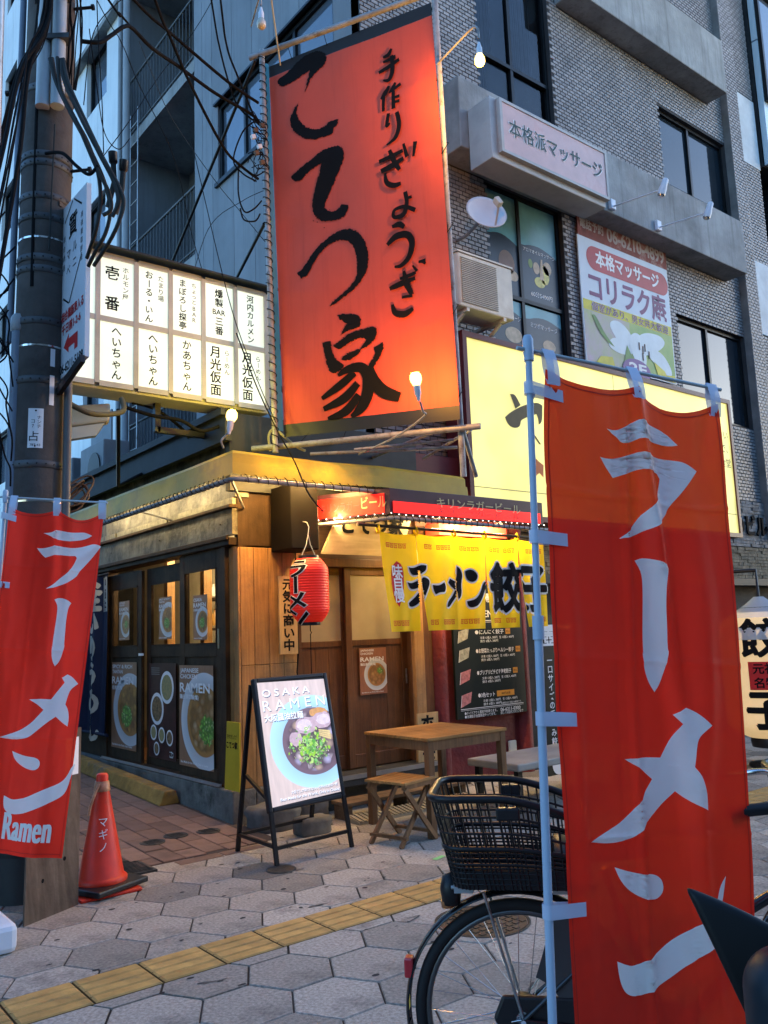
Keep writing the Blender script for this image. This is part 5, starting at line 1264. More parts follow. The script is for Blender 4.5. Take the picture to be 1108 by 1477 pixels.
# air conditioner and dish
ACM = mat('ivory_metal', (.55,.52,.43), .5, .1, var=.1, stain=((.35,.28,.2), 4, .4))
ac = thing('wall_air_conditioner', 'ivory air conditioner unit on brackets by the tiled wall right of the banner', 'air conditioner', (6.3, 6.2, 4.8))
mb = MB(); mb.box(5.88,6.70,5.98,6.34,4.83,5.42); obj('case', mb, ACM, ac, bevel=.015)
mb = MB()
for k in range(24): mb.box(5.92,6.45,5.965,5.979,4.88+k*.021,4.888+k*.021)
obj('grille', mb, ACM, ac)
mb = MB(); mb.box(5.87,6.71,5.97,6.36,5.421,5.44); obj('lid', mb, ACM, ac)
for x in (6.0, 6.55):
    mb = MB(); mb.bar((x,5.98,4.81),(x,6.6,4.81),.04,.04); mb.bar((x,6.05,4.79),(x,6.59,4.45),.03,.03); obj('bracket', mb, ACM, ac)
di = thing('satellite_dish', 'white satellite dish with feed arm beside the massage window', 'dish', (6.55, 6.2, 5.9))
DM = mat('dish_white', (.6,.61,.62), .4, var=.06)
ax = V((-.35,-.85,.35)).normalized(); q = V((0,0,1)).rotation_difference(ax).to_matrix(); dc = V((6.45,6.10,6.02))
prof = [(.0001 if k == 0 else .235*k/8, .07*(k/8)**2) for k in range(9)]
mb = MB(); mb.lathe(prof+[(.235,.06),(.12,.01),(.0001,-.012)], dc, 30, q); obj('reflector', mb, DM, di)
mb = MB(); mb.bar(dc+q@V((0,-.2,.03)), dc+q@V((0,-.12,.26)), .02, .02); obj('feed_arm', mb, DM, di)
mb = MB(); mb.obox(dc+q@V((0,-.09,.28)), q@V((.03,0,0)), q@V((0,.05,0)), q@V((0,0,.035))); obj('feed_horn', mb, ACM, di, bevel=.008)
mb = MB(); mb.tube([dc-ax*.01, V((6.5,6.45,5.95)), V((6.5,6.6,5.95))], .02, 8); obj('mast', mb, STEEL, di)
# ================================================================== RAMEN PRINTS
def ramen(name, aspect, bowl, r_, bgc=(.30,.15,.08), broth=(.40,.19,.05), tops=((.62,.42,.18),(.6,.48,.26),(.3,.12,.04)), green=(.16,.36,.05), gpos=(.6,.45), gr=.2, rim=(.62,.64,.66), es=0.):
    m = bpy.data.materials.new(name); m.use_nodes = True; nt = m.node_tree; L = nt.links.new; b = nt.nodes['Principled BSDF']
    b.inputs['Roughness'].default_value = .35
    uv = nd(nt, 'ShaderNodeUVMap'); mp = nd(nt, 'ShaderNodeMapping'); mp.inputs['Scale'].default_value = (1, aspect, 1); L(uv.outputs[0], mp.inputs[0])
    def dist(c_, sq=1.):
        s_ = nd(nt, 'ShaderNodeVectorMath', operation='SUBTRACT'); L(mp.outputs[0], s_.inputs[0]); s_.inputs[1].default_value = (c_[0], c_[1]*aspect, 0)
        l_ = nd(nt, 'ShaderNodeVectorMath', operation='LENGTH'); L(s_.outputs[0], l_.inputs[0]); return l_.outputs['Value']
    def step(v, a, b_):
        q = nd(nt, 'ShaderNodeMapRange'); q.inputs['From Min'].default_value = a; q.inputs['From Max'].default_value = b_; L(v, q.inputs['Value']); return q.outputs[0]
    def mix(f, a, b_):
        q = nd(nt, 'ShaderNodeMix', data_type='RGBA'); L(f, q.inputs['Factor'])
        for k, s_ in (('A', a), ('B', b_)):
            if isinstance(s_, tuple): q.inputs[k].default_value = (*s_, 1)
            else: L(s_, q.inputs[k])
        return q.outputs['Result']
    def cells(sc, cols, rnd=1., warp=.0):
        v = nd(nt, 'ShaderNodeTexVoronoi'); v.inputs['Scale'].default_value = sc; v.inputs['Randomness'].default_value = rnd; L(mp.outputs[0], v.inputs['Vector'])
        sp_ = nd(nt, 'ShaderNodeSeparateColor'); L(v.outputs['Color'], sp_.inputs[0])
        cr = nd(nt, 'ShaderNodeValToRGB'); cr.color_ramp.interpolation = 'CONSTANT'; e = cr.color_ramp.elements
        while len(e) < len(cols): e.new(.5)
        for i, c_ in enumerate(cols): e[i].position = i/len(cols); e[i].color = (*c_, 1)
        L(sp_.outputs[0], cr.inputs[0])
        sh = step(v.outputs['Distance'], .75, .1); return mix(sh, tuple(c_*.55 for c_ in cols[0]), cr.outputs[0])
    wn = nd(nt, 'ShaderNodeTexNoise'); wn.inputs['Scale'].default_value = 14; L(mp.outputs[0], wn.inputs['Vector'])
    wm2 = nd(nt, 'ShaderNodeMapping'); wm2.inputs['Scale'].default_value = (9, 1.2, 1); L(mp.outputs[0], wm2.inputs[0]); wood = nd(nt, 'ShaderNodeTexNoise'); wood.inputs['Scale'].default_value = 2; wood.inputs['Detail'].default_value = 6; L(wm2.outputs[0], wood.inputs['Vector'])
    back = mix(wood.outputs['Fac'], tuple(c_*.7 for c_ in bgc), tuple(min(1, c_*1.25) for c_ in bgc))
    d = dist(bowl)
    food = cells(9, [broth, tops[0], tops[1], broth, tops[2]])
    gm = nd(nt, 'ShaderNodeMath', operation='ADD'); gd = dist(gpos); L(gd, gm.inputs[0])
    wm = nd(nt, 'ShaderNodeMath', operation='MULTIPLY'); L(wn.outputs['Fac'], wm.inputs[0]); wm.inputs[1].default_value = .22; L(wm.outputs[0], gm.inputs[1])
    food = mix(step(gm.outputs[0], gr+.13, gr+.1), food, cells(26, [green, tuple(c_*1.9 for c_ in green), tuple(c_*.5 for c_ in green), (.55,.62,.3)]))
    brth = mix(step(d, r_*.60, r_*.66), food, broth)
    rimc = mix(step(d, r_*.72, r_), tuple(c_*.78 for c_ in rim), rim)
    c_ = mix(step(d, r_*.725, r_*.735), brth, rimc); c_ = mix(step(d, r_*.995, r_*1.005), c_, back)
    L(c_, b.inputs['Base Color'])
    if es:
        L(c_, b.inputs['Emission Color']); b.inputs['Emission Strength'].default_value = es
        hs = nd(nt, 'ShaderNodeHueSaturation')
    return m
def poster_x(name, label, y0, y1, z0, z1, x, m, title, lines):
    t = thing(name, label, 'poster', (x, (y0+y1)/2, z0))
    uvquad('sheet', (x,y1,z0), (x,y0,z0), (x,y0,z1), (x,y1,z1), m, t)
    p = Print.plane((x,y1,z0), (0,-1,0), (0,0,1), step=.0015); W_, H_ = y1-y0, z1-z0
    for (s_, fx, fy, sz, fit) in lines: p.text(s_, W_*fx, H_*fy, H_*sz, WHITE, 2, 'l', bold=.02, fit=W_*fit)
    p.build('lettering', t)
    return t
tan = ramen('ramen_tantan', 1.6, (.74,.46), .66, gpos=(.62,.38), gr=.2, tops=((.5,.25,.05),(.55,.3,.07),(.16,.06,.03)))
chk = ramen('ramen_chicken', 1.45, (.74,.46), .68, gpos=(.82,.38), gr=.2, tops=((.55,.36,.2),(.5,.3,.14),(.45,.25,.1)))
osk = ramen('ramen_osaka', 1.5, (.66,.40), .5, gpos=(.62,.38), gr=.17, tops=((.12,.09,.06),(.06,.05,.04),(.3,.2,.1)))
poster_x('ramen_poster', 'spicy rich tantan ramen poster on the far sliding door', 8.47,9.15,.42,1.31,3.449, tan, '', (('SPICY & RICH',.04,.95,.06,.8),('TANTAN',.04,.89,.06,.42),('RAMEN',.03,.79,.12,.86),('担担拉麺',.03,.70,.05,.42),('Best Made for the World, Only in Osaka!',.05,.04,.03,.8)))
poster_x('ramen_poster', 'Japanese chicken ramen poster on the near sliding door', 6.78,7.46,.39,1.285,3.449, chk, '', (('JAPANESE',.04,.95,.06,.55),('CHICKEN',.04,.89,.06,.5),('RAMEN',.03,.78,.13,.88),('鶏白湯拉麺(塩)',.03,.685,.05,.56),('Best Made for the World, Only in Osaka!',.05,.04,.03,.8)))
poster_x('ramen_poster', 'small pale ramen poster in the far door glass', 8.67,8.95,1.54,1.95,3.449, ramen('ramen_small_a',1.5,(.66,.4),.5,gpos=(.7,.4),gr=.14,tops=((.6,.45,.2),(.5,.35,.15),(.4,.2,.08))), '', (('JAPANESE',.04,.96,.06,.55),('CHICKEN',.04,.9,.06,.5),('RAMEN',.03,.79,.13,.88),('鶏白湯拉麺',.03,.69,.06,.5),('Only in Osaka!',.05,.04,.04,.6)))
poster_x('ramen_poster', 'small tantan ramen poster in the middle door glass', 7.71,8.01,1.53,1.94,3.489, tan, '', (('SPICY & RICH',.04,.95,.06,.8),('TANTAN',.04,.89,.06,.42),('RAMEN',.03,.79,.12,.86),('担担拉麺',.03,.7,.06,.42),('Only in Osaka!',.05,.04,.04,.6)))
poster_x('ramen_poster', 'small dark Osaka ramen poster in the near door glass', 6.88,7.16,1.51,1.91,3.449, osk, '', (('OSAKA',.04,.9,.11,.6),('RAMEN',.03,.78,.14,.88),('大阪醤油拉麺',.03,.67,.06,.6),('Only in Osaka!',.05,.04,.04,.6)))
# dark menu poster with bowls on the middle door
dm = thing('bowl_menu_poster', 'dark poster with white bowls on the middle sliding door', 'poster', (3.49, 7.93, .39))
MRN = mat('dark_maroon_sheet', (.055,.014,.012), .4, var=.35, vscale=5)
slab('sheet', (3.489,8.25,.39), (3.489,7.62,.39), (3.489,7.62,1.30), (3.489,8.25,1.30), .004, MRN, dm)
p = Print.plane((3.489,8.25,.39), (0,-1,0), (0,0,1), step=.0018)
NOOD = mat('noodle_print', (.42,.3,.12), .5, var=.35, vscale=40, col2=(.2,.22,.1)); BRO = mat('broth_print', (.24,.15,.07), .5, var=.4, vscale=34)
for x, y, rr2, mm in ((.43,.68,.155,NOOD),(.20,.47,.155,BRO),(.12,.24,.075,NOOD),(.31,.225,.075,NOOD),(.49,.21,.075,BRO),(.19,.09,.065,BRO)):
    p.disc(x, y, rr2, rr2, WHITE, 1, 30); p.disc(x, y, rr2*.78, rr2*.78, mm, 2, 26)
for k in range(4): p.rect(.06, .80+k*.02, .26, .806+k*.02, mat('grey_print', (.3,.28,.26), .6), 1)
p.text('こてつ', .53, .06, .07, WHITE, 1, bold=.02, fit=.08); p.rect(.5,.03,.56,.035,WHITE,1); p.build('print', dm)
# poster on the entrance door
pe = thing('ramen_poster', 'chicken ramen poster on the brown entrance door', 'poster', (4.93, 6.42, .945))
uvquad('sheet', (4.77,6.4285,.945), (5.09,6.4285,.945), (5.09,6.4285,1.375), (4.77,6.4285,1.375), ramen('ramen_entrance',1.35,(.62,.42),.46,gpos=(.75,.5),gr=.1,bgc=(.3,.12,.06),tops=((.5,.28,.1),(.45,.22,.08),(.4,.18,.06))), pe)
p = Print.plane((4.77,6.4285,.945), (1,0,0), (0,0,1), step=.0015)
for (s_, fx, fy, sz, fit) in (('JAPANESE',.04,.95,.06,.5),('CHICKEN',.04,.88,.06,.46),('RAMEN',.03,.76,.13,.86),('鶏白湯拉麺(塩)',.03,.65,.06,.56),('Best Made for the World, Only in Osaka!',.05,.05,.03,.8)): p.text(s_, .32*fx, .43*fy, .43*sz, WHITE, 2, 'l', bold=.02, fit=.32*fit)
p.build('lettering', pe)
# yellow plate on the corner
yp = thing('yellow_plate', 'narrow yellow shop plate standing at the pine corner', 'sign', (3.38, 6.3, .3))
YPL = mat('yellow_plate_paint', (.55,.40,.02), .45, var=.1)
slab('board', (3.375,6.45,.30), (3.375,6.20,.30), (3.375,6.19,.84), (3.375,6.40,.84), .012, YPL, yp)
p = Print.plane((3.375,6.43,.30), (0,-1,0), (0,0,1)); p.text('手作りぎょうざ', .115, .42, .04, INK, 1, fit=.16, bold=.01); p.text('こてつ家', .115, .355, .06, INK, 1, fit=.18, bold=.03); p.build('lettering', yp)
# blue vertical noren on the alley wall
nv = thing('blue_noren', 'long navy cloth with white lettering hanging by the far sliding door', 'curtain', (3.42, 9.6, .5))
NAVC = mat('navy_cloth', (.015,.022,.055), .85, var=.15, vscale=3)
def vm(u, v, h): return V((3.40-.025*math.sin(u*14)-.012*math.sin(u*31+v*2)-h, 10.1-u, 2.26-v))
mb = MB(); mb.grid(34, 30, lambda a, b: vm(a*.93, b*1.72, 0)); obj('cloth', mb, NAVC, nv)
mb = MB(); mb.tube([(3.40,10.12,2.27),(3.40,9.12,2.27)], .012, 8); obj('rod', mb, DWOOD, nv); mb = MB(); mb.tube([(3.40,10.12,.54),(3.40,9.14,.54)], .018, 8); obj('rod', mb, NAVC, nv)
p = Print(vm, sub=.05, step=.002); CRW = mat('cream_letter', (.6,.56,.45), .8, var=.1)
for i, (ch, sz) in enumerate((('釜',.36),('い',.3),('り',.3),('う',.3),('め',.3),('ん',.3))):
    p.glyph(ch, .52, .22+i*.29, sz*1.1, sz, CRW, 1, .045)
p.rect(.74,.02,.93,.40, CRW, 1); 
for i, ch in enumerate('中華丼'):
    p.glyph(ch, .835, .09+i*.125, .14, .13, NAVC, 2, .02)
p.build('lettering', nv)
# ================================================================== LIT A-BOARD
ab = thing('lit_sidewalk_board', 'lit pavement board with Osaka ramen picture in a black frame', 'signboard', (3.36, 5.3, 0))
OSK = ramen('ramen_lit', 1.62, (.72,.47), .64, bgc=(.62,.50,.46), broth=(.16,.10,.13), tops=((.62,.52,.56),(.6,.42,.3),(.5,.46,.66)), green=(.14,.14,.10), gpos=(.68,.40), gr=.2, rim=(.42,.68,.88), es=.20)
a0, a1, a2, a3 = V((3.062,5.17,.365)), V((3.654,5.20,.385)), V((3.693,5.44,1.18)), V((3.098,5.42,1.188))
upv = ((a3-a0)+(a2-a1)).normalized(); rtv = ((a1-a0)+(a2-a3)).normalized(); nv_ = rtv.cross(upv).normalized()
uvquad('lit_sheet', a0, a1, a2, a3, OSK, ab)
mb = MB(); W_ = (a1-a0).length; H_ = (a3-a0).length; fw = .032; c_ = (a0+a1+a2+a3)/4
def bx_(u0, u1, v0, v1, t0=-.035, t1=.008):
    o_ = a0; pc = o_+rtv*(u0+u1)/2+upv*(v0+v1)/2+nv_*(t0+t1)/2; mb.obox(pc, rtv*(u1-u0)/2, upv*(v1-v0)/2, nv_*(t1-t0)/2)
mb = MB(); bx_(-fw, 0, -fw, H_+fw); bx_(W_, W_+fw, -fw, H_+fw); bx_(0, W_, -fw, 0); bx_(0, W_, H_, H_+fw); obj('frame', mb, BLACKP, ab, bevel=.008)
mb = MB(); bx_(0, W_, 0, H_, -.03, -.003); obj('light_box', mb, BLACKP, ab)
ft0, ft1 = V((3.049,5.10,0)), V((3.70,5.15,0)); bk0, bk1 = V((3.06,5.66,0)), V((3.72,5.72,0))
for pA, pB in ((a0-rtv*.016-upv*.03, ft0), (a1+rtv*.016-upv*.03, ft1), (a3-rtv*.016-nv_*.05, bk0), (a2+rtv*.016-nv_*.05, bk1)):
    mb = MB(); mb.bar(pA, pB+V((0,0,.0)), .028, .022, nv_); obj('leg', mb, BLACKM, ab)
for pA, pB in ((ft0+V((.0,.02,.11)), ft1+V((0,.02,.11))), (bk0+V((0,-.02,.12)), bk1+V((0,-.02,.12))), (ft0+V((.0,.03,.12)), bk0+V((0,-.02,.12))), (ft0.lerp(a0,.55)+V((0,.05,.2)), bk0.lerp(a3,.45))):
    mb = MB(); mb.bar(pA, pB, .022, .022); obj('stretcher', mb, BLACKM, ab)
p = Print.plane(a0, rtv, upv, step=.0015); LWH = glow('lit_white', (.92,.95,1), .19); SHW = mat('letter_shadow', (.05,.11,.25), .6, spec=.1)
for (s_, fx, fy, sz, fit, bo) in (('O S A K A',.05,.905,.085,.70,.012), ('R A M E N',.04,.80,.125,.92,.0), ('大阪醤油拉麺',.04,.695,.065,.56,.015), ('大阪でしか味わえない、世界のための一杯',.28,.085,.03,.68,.01), ('Best Made for the World, Only in Osaka!',.12,.045,.032,.86,.012)):
    p.text(s_, W_*fx+.004, H_*fy-.005, H_*sz, SHW, 1, 'l', bold=bo, fit=W_*fit); p.text(s_, W_*fx, H_*fy, H_*sz, LWH, 2, 'l', bold=bo, fit=W_*fit)
p.build('lettering', ab)
def lit(n, c): return mat('lit_'+n, c, .4, var=.15, vscale=25, emit=c, estr=.17)
p = Print.plane(a0, rtv, upv, step=.0006); random.seed(4)
MEAT, FATM, MENM, NORI = lit('pork',(.55,.40,.46)), lit('pork_fat',(.72,.60,.66)), lit('menma',(.72,.56,.26)), lit('nori',(.08,.06,.10))
for (x, y, rx, ry, mm, ly) in ((.62,.60,.15,.075,MEAT,1), (.60,.605,.11,.05,FATM,1.2), (.88,.63,.16,.07,MEAT,1.4), (.90,.635,.11,.045,FATM,1.6), (.45,.50,.09,.06,MEAT,1.5), (.83,.70,.14,.04,lit('crust',(.62,.32,.12)),1.1)):
    p.poly([(W_*x+W_*rx*math.cos(k*.3)*random.uniform(.9,1.1), H_*y+H_*ry*math.sin(k*.3)*random.uniform(.9,1.1)) for k in range(21)], mm, ly)
for k in range(4): p.poly([(W_*.80,H_*(.50+k*.014)),(W_*.97,H_*(.455+k*.02)),(W_*.975,H_*(.472+k*.02)),(W_*.80,H_*(.512+k*.014))], MENM, 2+k*.1)
GRN = [lit('onion_a',(.30,.60,.05)), lit('onion_b',(.12,.40,.06)), lit('onion_c',(.50,.72,.22)), lit('onion_d',(.22,.52,.16))]
for k in range(130):
    q = random.random(); x, y = W_*(.66+random.gauss(0,.115)), H_*(.42+random.gauss(0,.062))
    if (x-W_*.72)**2+(y-H_*.47)**2 > (.26*W_/.593)**2*.95 or x > W_*.97: continue
    r_ = random.uniform(.006,.017); a = random.uniform(0,3); g_ = random.choice(GRN)
    if q < .45: p.ring(x, y, r_, r_*random.uniform(.5,1), r_*.35, g_, 3+k*.02, 12)
    else: p.poly([(x+r_*math.cos(a+t)*(1.3 if j % 2 else .8), y+r_*math.sin(a+t)*(1.3 if j % 2 else .8)) for j, t in enumerate((0,1.2,2.6,3.9,5.1))], g_, 3+k*.02)
for k in range(60):
    x, y = W_*(.70+random.gauss(0,.16)), H_*(.38+random.gauss(0,.05))
    if (x-W_*.72)**2+(y-H_*.47)**2 > .06*(W_/.593)**2 or x > W_*.97: continue
    p.disc(x, y, random.uniform(.002,.005), random.uniform(.002,.005), random.choice((FATM, MENM, GRN[2])), 2.5+k*.005, 7)
for o in p.build('picture', ab): o['kind'] = 'stuff'
# ================================================================== TABLE, STOOL
TWD = mat('acacia_top', (.40,.20,.06), .45, var=.2, vscale=4, wave=((.5,9,9), 6, .7), bump=.1, island=.15)
TWL = mat('acacia_frame', (.20,.095,.04), .5, var=.2, vscale=4, wave=((8,8,.5), 6, .7))
tx0, tx1, ty0, ty1, th_ = 4.22, 5.06, 4.87, 5.66, .72
ta = thing('wooden_table', 'square slatted wooden table in front of the red wall', 'table', ((tx0+tx1)/2, (ty0+ty1)/2, 0))
for k in range(10):
    y = ty0+k*(ty1-ty0)/10; mb = MB(); mb.box(tx0,tx1,y+.002,y+(ty1-ty0)/10-.002,th_-.022,th_); obj('slat', mb, TWD, ta, bevel=.002)
mb = MB()
mb.box(tx0+.02,tx1-.02,ty0+.015,ty0+.04,th_-.095,th_-.023); mb.box(tx0+.02,tx1-.02,ty1-.04,ty1-.015,th_-.095,th_-.023); mb.box(tx0+.015,tx0+.04,ty0+.04,ty1-.04,th_-.095,th_-.023); mb.box(tx1-.04,tx1-.015,ty0+.04,ty1-.04,th_-.095,th_-.023); obj('apron', mb, TWL, ta)
for x in (tx0+.01, tx1-.065):
    for y in (ty0+.01, ty1-.065): mb = MB(); mb.box(x,x+.055,y,y+.055,0,th_-.024); obj('leg', mb, TWL, ta, bevel=.003)
sx_, sy_ = 4.06, 5.02
so_ = thing('folding_stool', 'small wooden folding stool with crossed legs beside the table', 'stool', (sx_, sy_, 0), R(12))
for k in range(6):
    mb = MB(); mb.box(-.18,.18,-.19+k*.064,-.19+k*.064+.06,.43,.448); obj('slat', mb, TWD, so_, local=True, bevel=.002)
for s_ in (-1, 1):
    mb = MB(); mb.box(-.165,.165,s_*.16-.015,s_*.16+.015,.395,.429); obj('rail', mb, TWL, so_, local=True)
    for d_ in (-1, 1):
        mb = MB(); yy = s_*(.172 if d_ > 0 else .14); mb.bar((-.16*d_,yy,.40),(.19*d_,yy,.0), .02, .036); obj('leg', mb, TWL, so_, local=True)
for x in (-.15, .15):
    mb = MB(); mb.bar((x,-.17,.06),(x,.17,.06), .03, .02); obj('stretcher', mb, TWL, so_, local=True)
# stones by the step
STO = mat('grey_stone', (.17,.165,.15), .9, var=.25, bump=.6, bscale=18)
def stone(c, s_, label, seed):
    random.seed(seed); bm = bmesh.new(); bmesh.ops.create_cube(bm, size=1)
    bmesh.ops.subdivide_edges(bm, edges=bm.edges[:], cuts=3, use_grid_fill=True)
    mb = MB()
    for v in bm.verts:
        p = v.co.copy(); n = p.normalized(); p = p*.72+n*.22; p += n*noise.noise(p*2.7+V((seed,0,0)))*.12
        v.co = V((p.x*s_[0]+c[0], p.y*s_[1]+c[1], p.z*s_[2]+c[2]))
    bm.verts.index_update(); mb.add([tuple(v.co) for v in bm.verts], [[v.index for v in f.verts] for f in bm.faces], True); bm.free()
    obj('stone', mb, STO, label=label, cat='stone')
stone((3.62,6.1,.08), (.34,.26,.2), 'broad dark stone at the foot of the shop corner behind the lit board', 3)
stone((3.74,5.72,.055), (.24,.16,.14), 'squared grey stone block under the right leg of the lit board', 5)
stone((3.95,6.12,.1), (.3,.2,.24), 'dark stone against the plinth between lit board and timber step', 8)
# white topped bench at the right
bw = thing('low_bench', 'low bench with pale top behind the bicycle basket', 'bench', (5.75, 5.15, 0))
mb = MB(); mb.box(5.25,6.75,4.95,5.55,.34,.40); obj('top', mb, mat('pale_bench_top', (.33,.32,.29), .6, var=.12), bw, bevel=.012)
for x in (5.3, 6.65):
    for y in (5.0, 5.46): mb = MB(); mb.box(x,x+.05,y,y+.05,0,.339); obj('leg', mb, BLACKM, bw)
# ================================================================== CONE, PLYWOOD
CON = mat('orange_cone_plastic', (.62,.035,.012), .42, var=.1, vscale=5, stain=((.4,.05,.03), 6, .5))
cn = thing('traffic_cone', 'orange traffic cone with white lettering and taped tip beside the plywood', 'cone', (1.99, 5.43, 0))
cx, cy = 1.99, 5.43
mb = MB(); mb.box(cx-.19,cx+.19,cy-.19,cy+.19,.0,.022); obj('red_base', mb, CON, cn, bevel=.01)
c30 = math.cos(R(22)); s30 = math.sin(R(22))
mb = MB(); mb.obox((cx,cy,.042), (.2*c30,.2*s30,0), (-.2*s30,.2*c30,0), (0,0,.018)); obj('rubber_base', mb, BLACKP, cn, bevel=.01)
mb = MB(); mb.lathe([(.155,.061),(.157,.08),(.145,.092),(.135,.098),(.036,.64),(.036,.69),(.03,.70),(.001,.701)], (cx,cy,0), 36); obj('body', mb, CON, cn)
mb = MB(); mb.lathe([(.050,.595),(.052,.60),(.042,.655),(.039,.656)], (cx,cy,0), 28); obj('tape', mb, mat('brown_tape', (.45,.22,.12), .35, var=.3, vscale=20), cn)
mb = MB(); mb.tube([(cx-.03,cy-.03,.64),(cx-.06,cy-.05,.6),(cx-.09,cy-.05,.52),(cx-.10,cy-.05,.47)], .009, 6); obj('tape_tail', mb, _m['brown_tape'], cn)
def cmap(u, v, h):
    a0 = math.atan2(-cy, -cx)+.1; r_ = .135-(v-.098)*(.099/.542)+.002+h; a = a0+u/max(r_, .03); return V((cx+math.cos(a)*r_, cy+math.sin(a)*r_, v))
p = Print(cmap, sub=.02, step=.001); p.vtext('マギノ', 0, .42, .062, WHITE, 1, bold=.0, pitch=1.15); p.build('lettering', cn)
PLY = mat('weathered_plywood', (.17,.125,.09), .85, var=.25, vscale=2.5, wave=((5,5,.6), 5, .85), bump=.25, bscale=50)
py = thing('plywood_board', 'weathered plywood board leaning against the utility pole', 'board', (1.61, 5.16, 0))
b0, b1 = V((1.437,5.07,0)), V((1.789,5.25,0)); tp = V((.06,.16,1.0))
slab('sheet', b0, b1, b1+tp, b0+tp, .012, PLY, py)
o_ = b0; ru = (b1-b0).normalized(); uu = tp.normalized()
p = Print.plane(o_, ru, uu, step=.0015); p.rect(.27,.74,.375,.96, WHITE, 1); p.vtext('ノケ', .27, .66, .06, INK, 1); p.disc(.28,.28,.012,.012,INK,1,10); p.disc(.12,.2,.01,.012,INK,1,10); p.build('mark', py)
# ================================================================== NOBORI FLAGS
FRED = mat('red_flag_polyester', (.82,.030,.014), .6, var=.05, vscale=2, bump=.1, bscale=420, tl=(.34, .045, (1,.36,.06)))
FWHT = mat('flag_white_print', (.95,.92,.86), .6, var=.03, tl=(.18, 0))
CLIP = mat('clear_white_strap', (.62,.66,.80), .35, var=.05, alpha=.82)
def flag(label, top, pd, rd, W0, HF, nrm, ustart, clipv, wob, base, roffs=None, polelen=2.3, bottom_dx=(0,0,0), rodlen=.66, wordv=None, sagz=.03, pr=.011):
    top, pd, rd, nrm = V(top), V(pd).normalized(), V(rd).normalized(), V(nrm).normalized()
    t = thing('nobori_flag', label, 'flag', base)
    def fm(u, v, h):
        a = (u-ustart)/W0
        k = 0 if a < .5 else 1; q = (a*2) % 1 if a < 1 else 1
        sag = (sagz if k == 0 else sagz*1.5)*math.sin(math.pi*min(max(q, 0), 1))*max(0, 1-(v-.05)/.45)
        d_ = wob(a, v)*1.7+.008*noise.noise(V((a*4, v*3.2, 1.7)))+.0028*noise.noise(V((a*13, v*7, 5.1)))
        for vc in (.36, .80, 1.25): d_ += .0026*math.exp(-((v-vc)/.007)**2)
        for ac_ in (.34, .67): d_ -= .0022*math.exp(-((a-ac_)/.012)**2)
        sw = V(bottom_dx)*(v/HF)**1.3
        return top+rd*u+pd*(v+sag)+nrm*(d_+h)+sw
    mb = MB(); mb.grid(64, 210, lambda a, b: fm(ustart+a*W0, .05+b*HF, 0)); obj('cloth', mb, FRED, t)
    p = Print(fm, sub=.02, step=.0035)
    for q in FLAG: p.poly([(x, y) for x, y in chaikin(q, 2, 46)], FWHT, 1)
    if wordv is not None:
        vs, fs = glyphs('Ramen', .004, 1.08); wd = max(v[0] for v in vs)
        for k in range(5): p.raw([(ustart+.16+k*.0025+a/wd*(W0-.24), wordv-(b-.3)*.19) for a, b in vs], fs, FWHT, 1+k*.06)
    HEM = mat('flag_hem', (.55,.018,.010), .7, var=.05)
    for u_ in (ustart+.010, ustart+W0-.012): p.rect(u_-.0015, .06, u_+.0015, HF+.04, HEM, .7)
    p.rect(ustart+.01, HF+.03, ustart+W0-.01, HF+.034, HEM, .7); p.rect(ustart+.01, .064, ustart+W0-.01, .068, HEM, .7)
    p.build('lettering', t)
    mb = MB(); e = top+pd*polelen; mb.tube([top-pd*.01, top+pd*.72], pr*.82, 12); mb.tube([top+pd*.70, top+pd*.76], pr*1.35, 12); mb.tube([top+pd*.76, e], pr, 12); obj('pole', mb, mat('pale_flag_pole', (.42,.50,.62), .35, var=.04), t)
    mb = MB(); mb.lathe([(pr*1.2,-.03),(pr*1.3,.0),(pr*1.3,.03),(pr*.9,.04)], top, 14); obj('pole_cap', mb, _m['pale_flag_pole'], t)
    mb = MB(); mb.tube([top-rd*.035, top+rd*rodlen], .0055, 8); obj('cross_rod', mb, mat('pale_rod', (.45,.5,.52), .4), t)
    for u in (ustart+.02, ustart+W0*.5, ustart+W0*.985):
        q0 = top+rd*u; q1 = fm(u, .05, 0); mb = MB()
        w2 = rd*.019; mb.add([q0-w2+V((0,0,.012)), q0+w2+V((0,0,.012)), q0+w2-nrm*.008, q0-w2-nrm*.008], [(0,1,2,3)])
        mb.grid(2, 6, lambda a, b: q0.lerp(q1+pd*.035, b)+rd*(-.019+.038*a)+nrm*(.008*math.sin(b*math.pi)+.003)+V((0,0,.012*(1-b))))
        mb.grid(2, 6, lambda a, b: q0.lerp(q1+pd*.035, b)+rd*(-.019+.038*a)-nrm*(.008*math.sin(b*math.pi)+.001)+V((0,0,.012*(1-b)))); obj('strap', mb, CLIP, t)
    for v in clipv:
        mb = MB(); c_ = top+pd*v
        n2 = nrm
        mb.grid(14, 2, lambda a, b: c_+pd*(b-.5)*.034+(n2*math.cos(a*math.pi*1.0-0)*(pr+.004)+rd*(-(pr+.004)*math.sin(a*math.pi))))
        mb.add([c_+n2*(pr+.004)+pd*-.017, fm(ustart+.05, v-.017, .003), fm(ustart+.05, v+.017, .003), c_+n2*(pr+.004)+pd*.017], [(0,1,2,3)])
        mb.add([c_-n2*(pr+.004)+pd*-.017, fm(ustart+.05, v-.017, -.003), fm(ustart+.05, v+.017, -.003), c_-n2*(pr+.004)+pd*.017], [(0,1,2,3)])
        obj('strap', mb, CLIP, t)
    return t
topR = V((1.662,1.442,2.231)); pdR = V((-.0181,.0204,-.9996)); rdR = (V((2.291,1.266,2.174))-topR)
nR = rdR.cross(pdR).normalized(); nR = nR if nR.dot(V((-1,-1,0))) > 0 else -nR
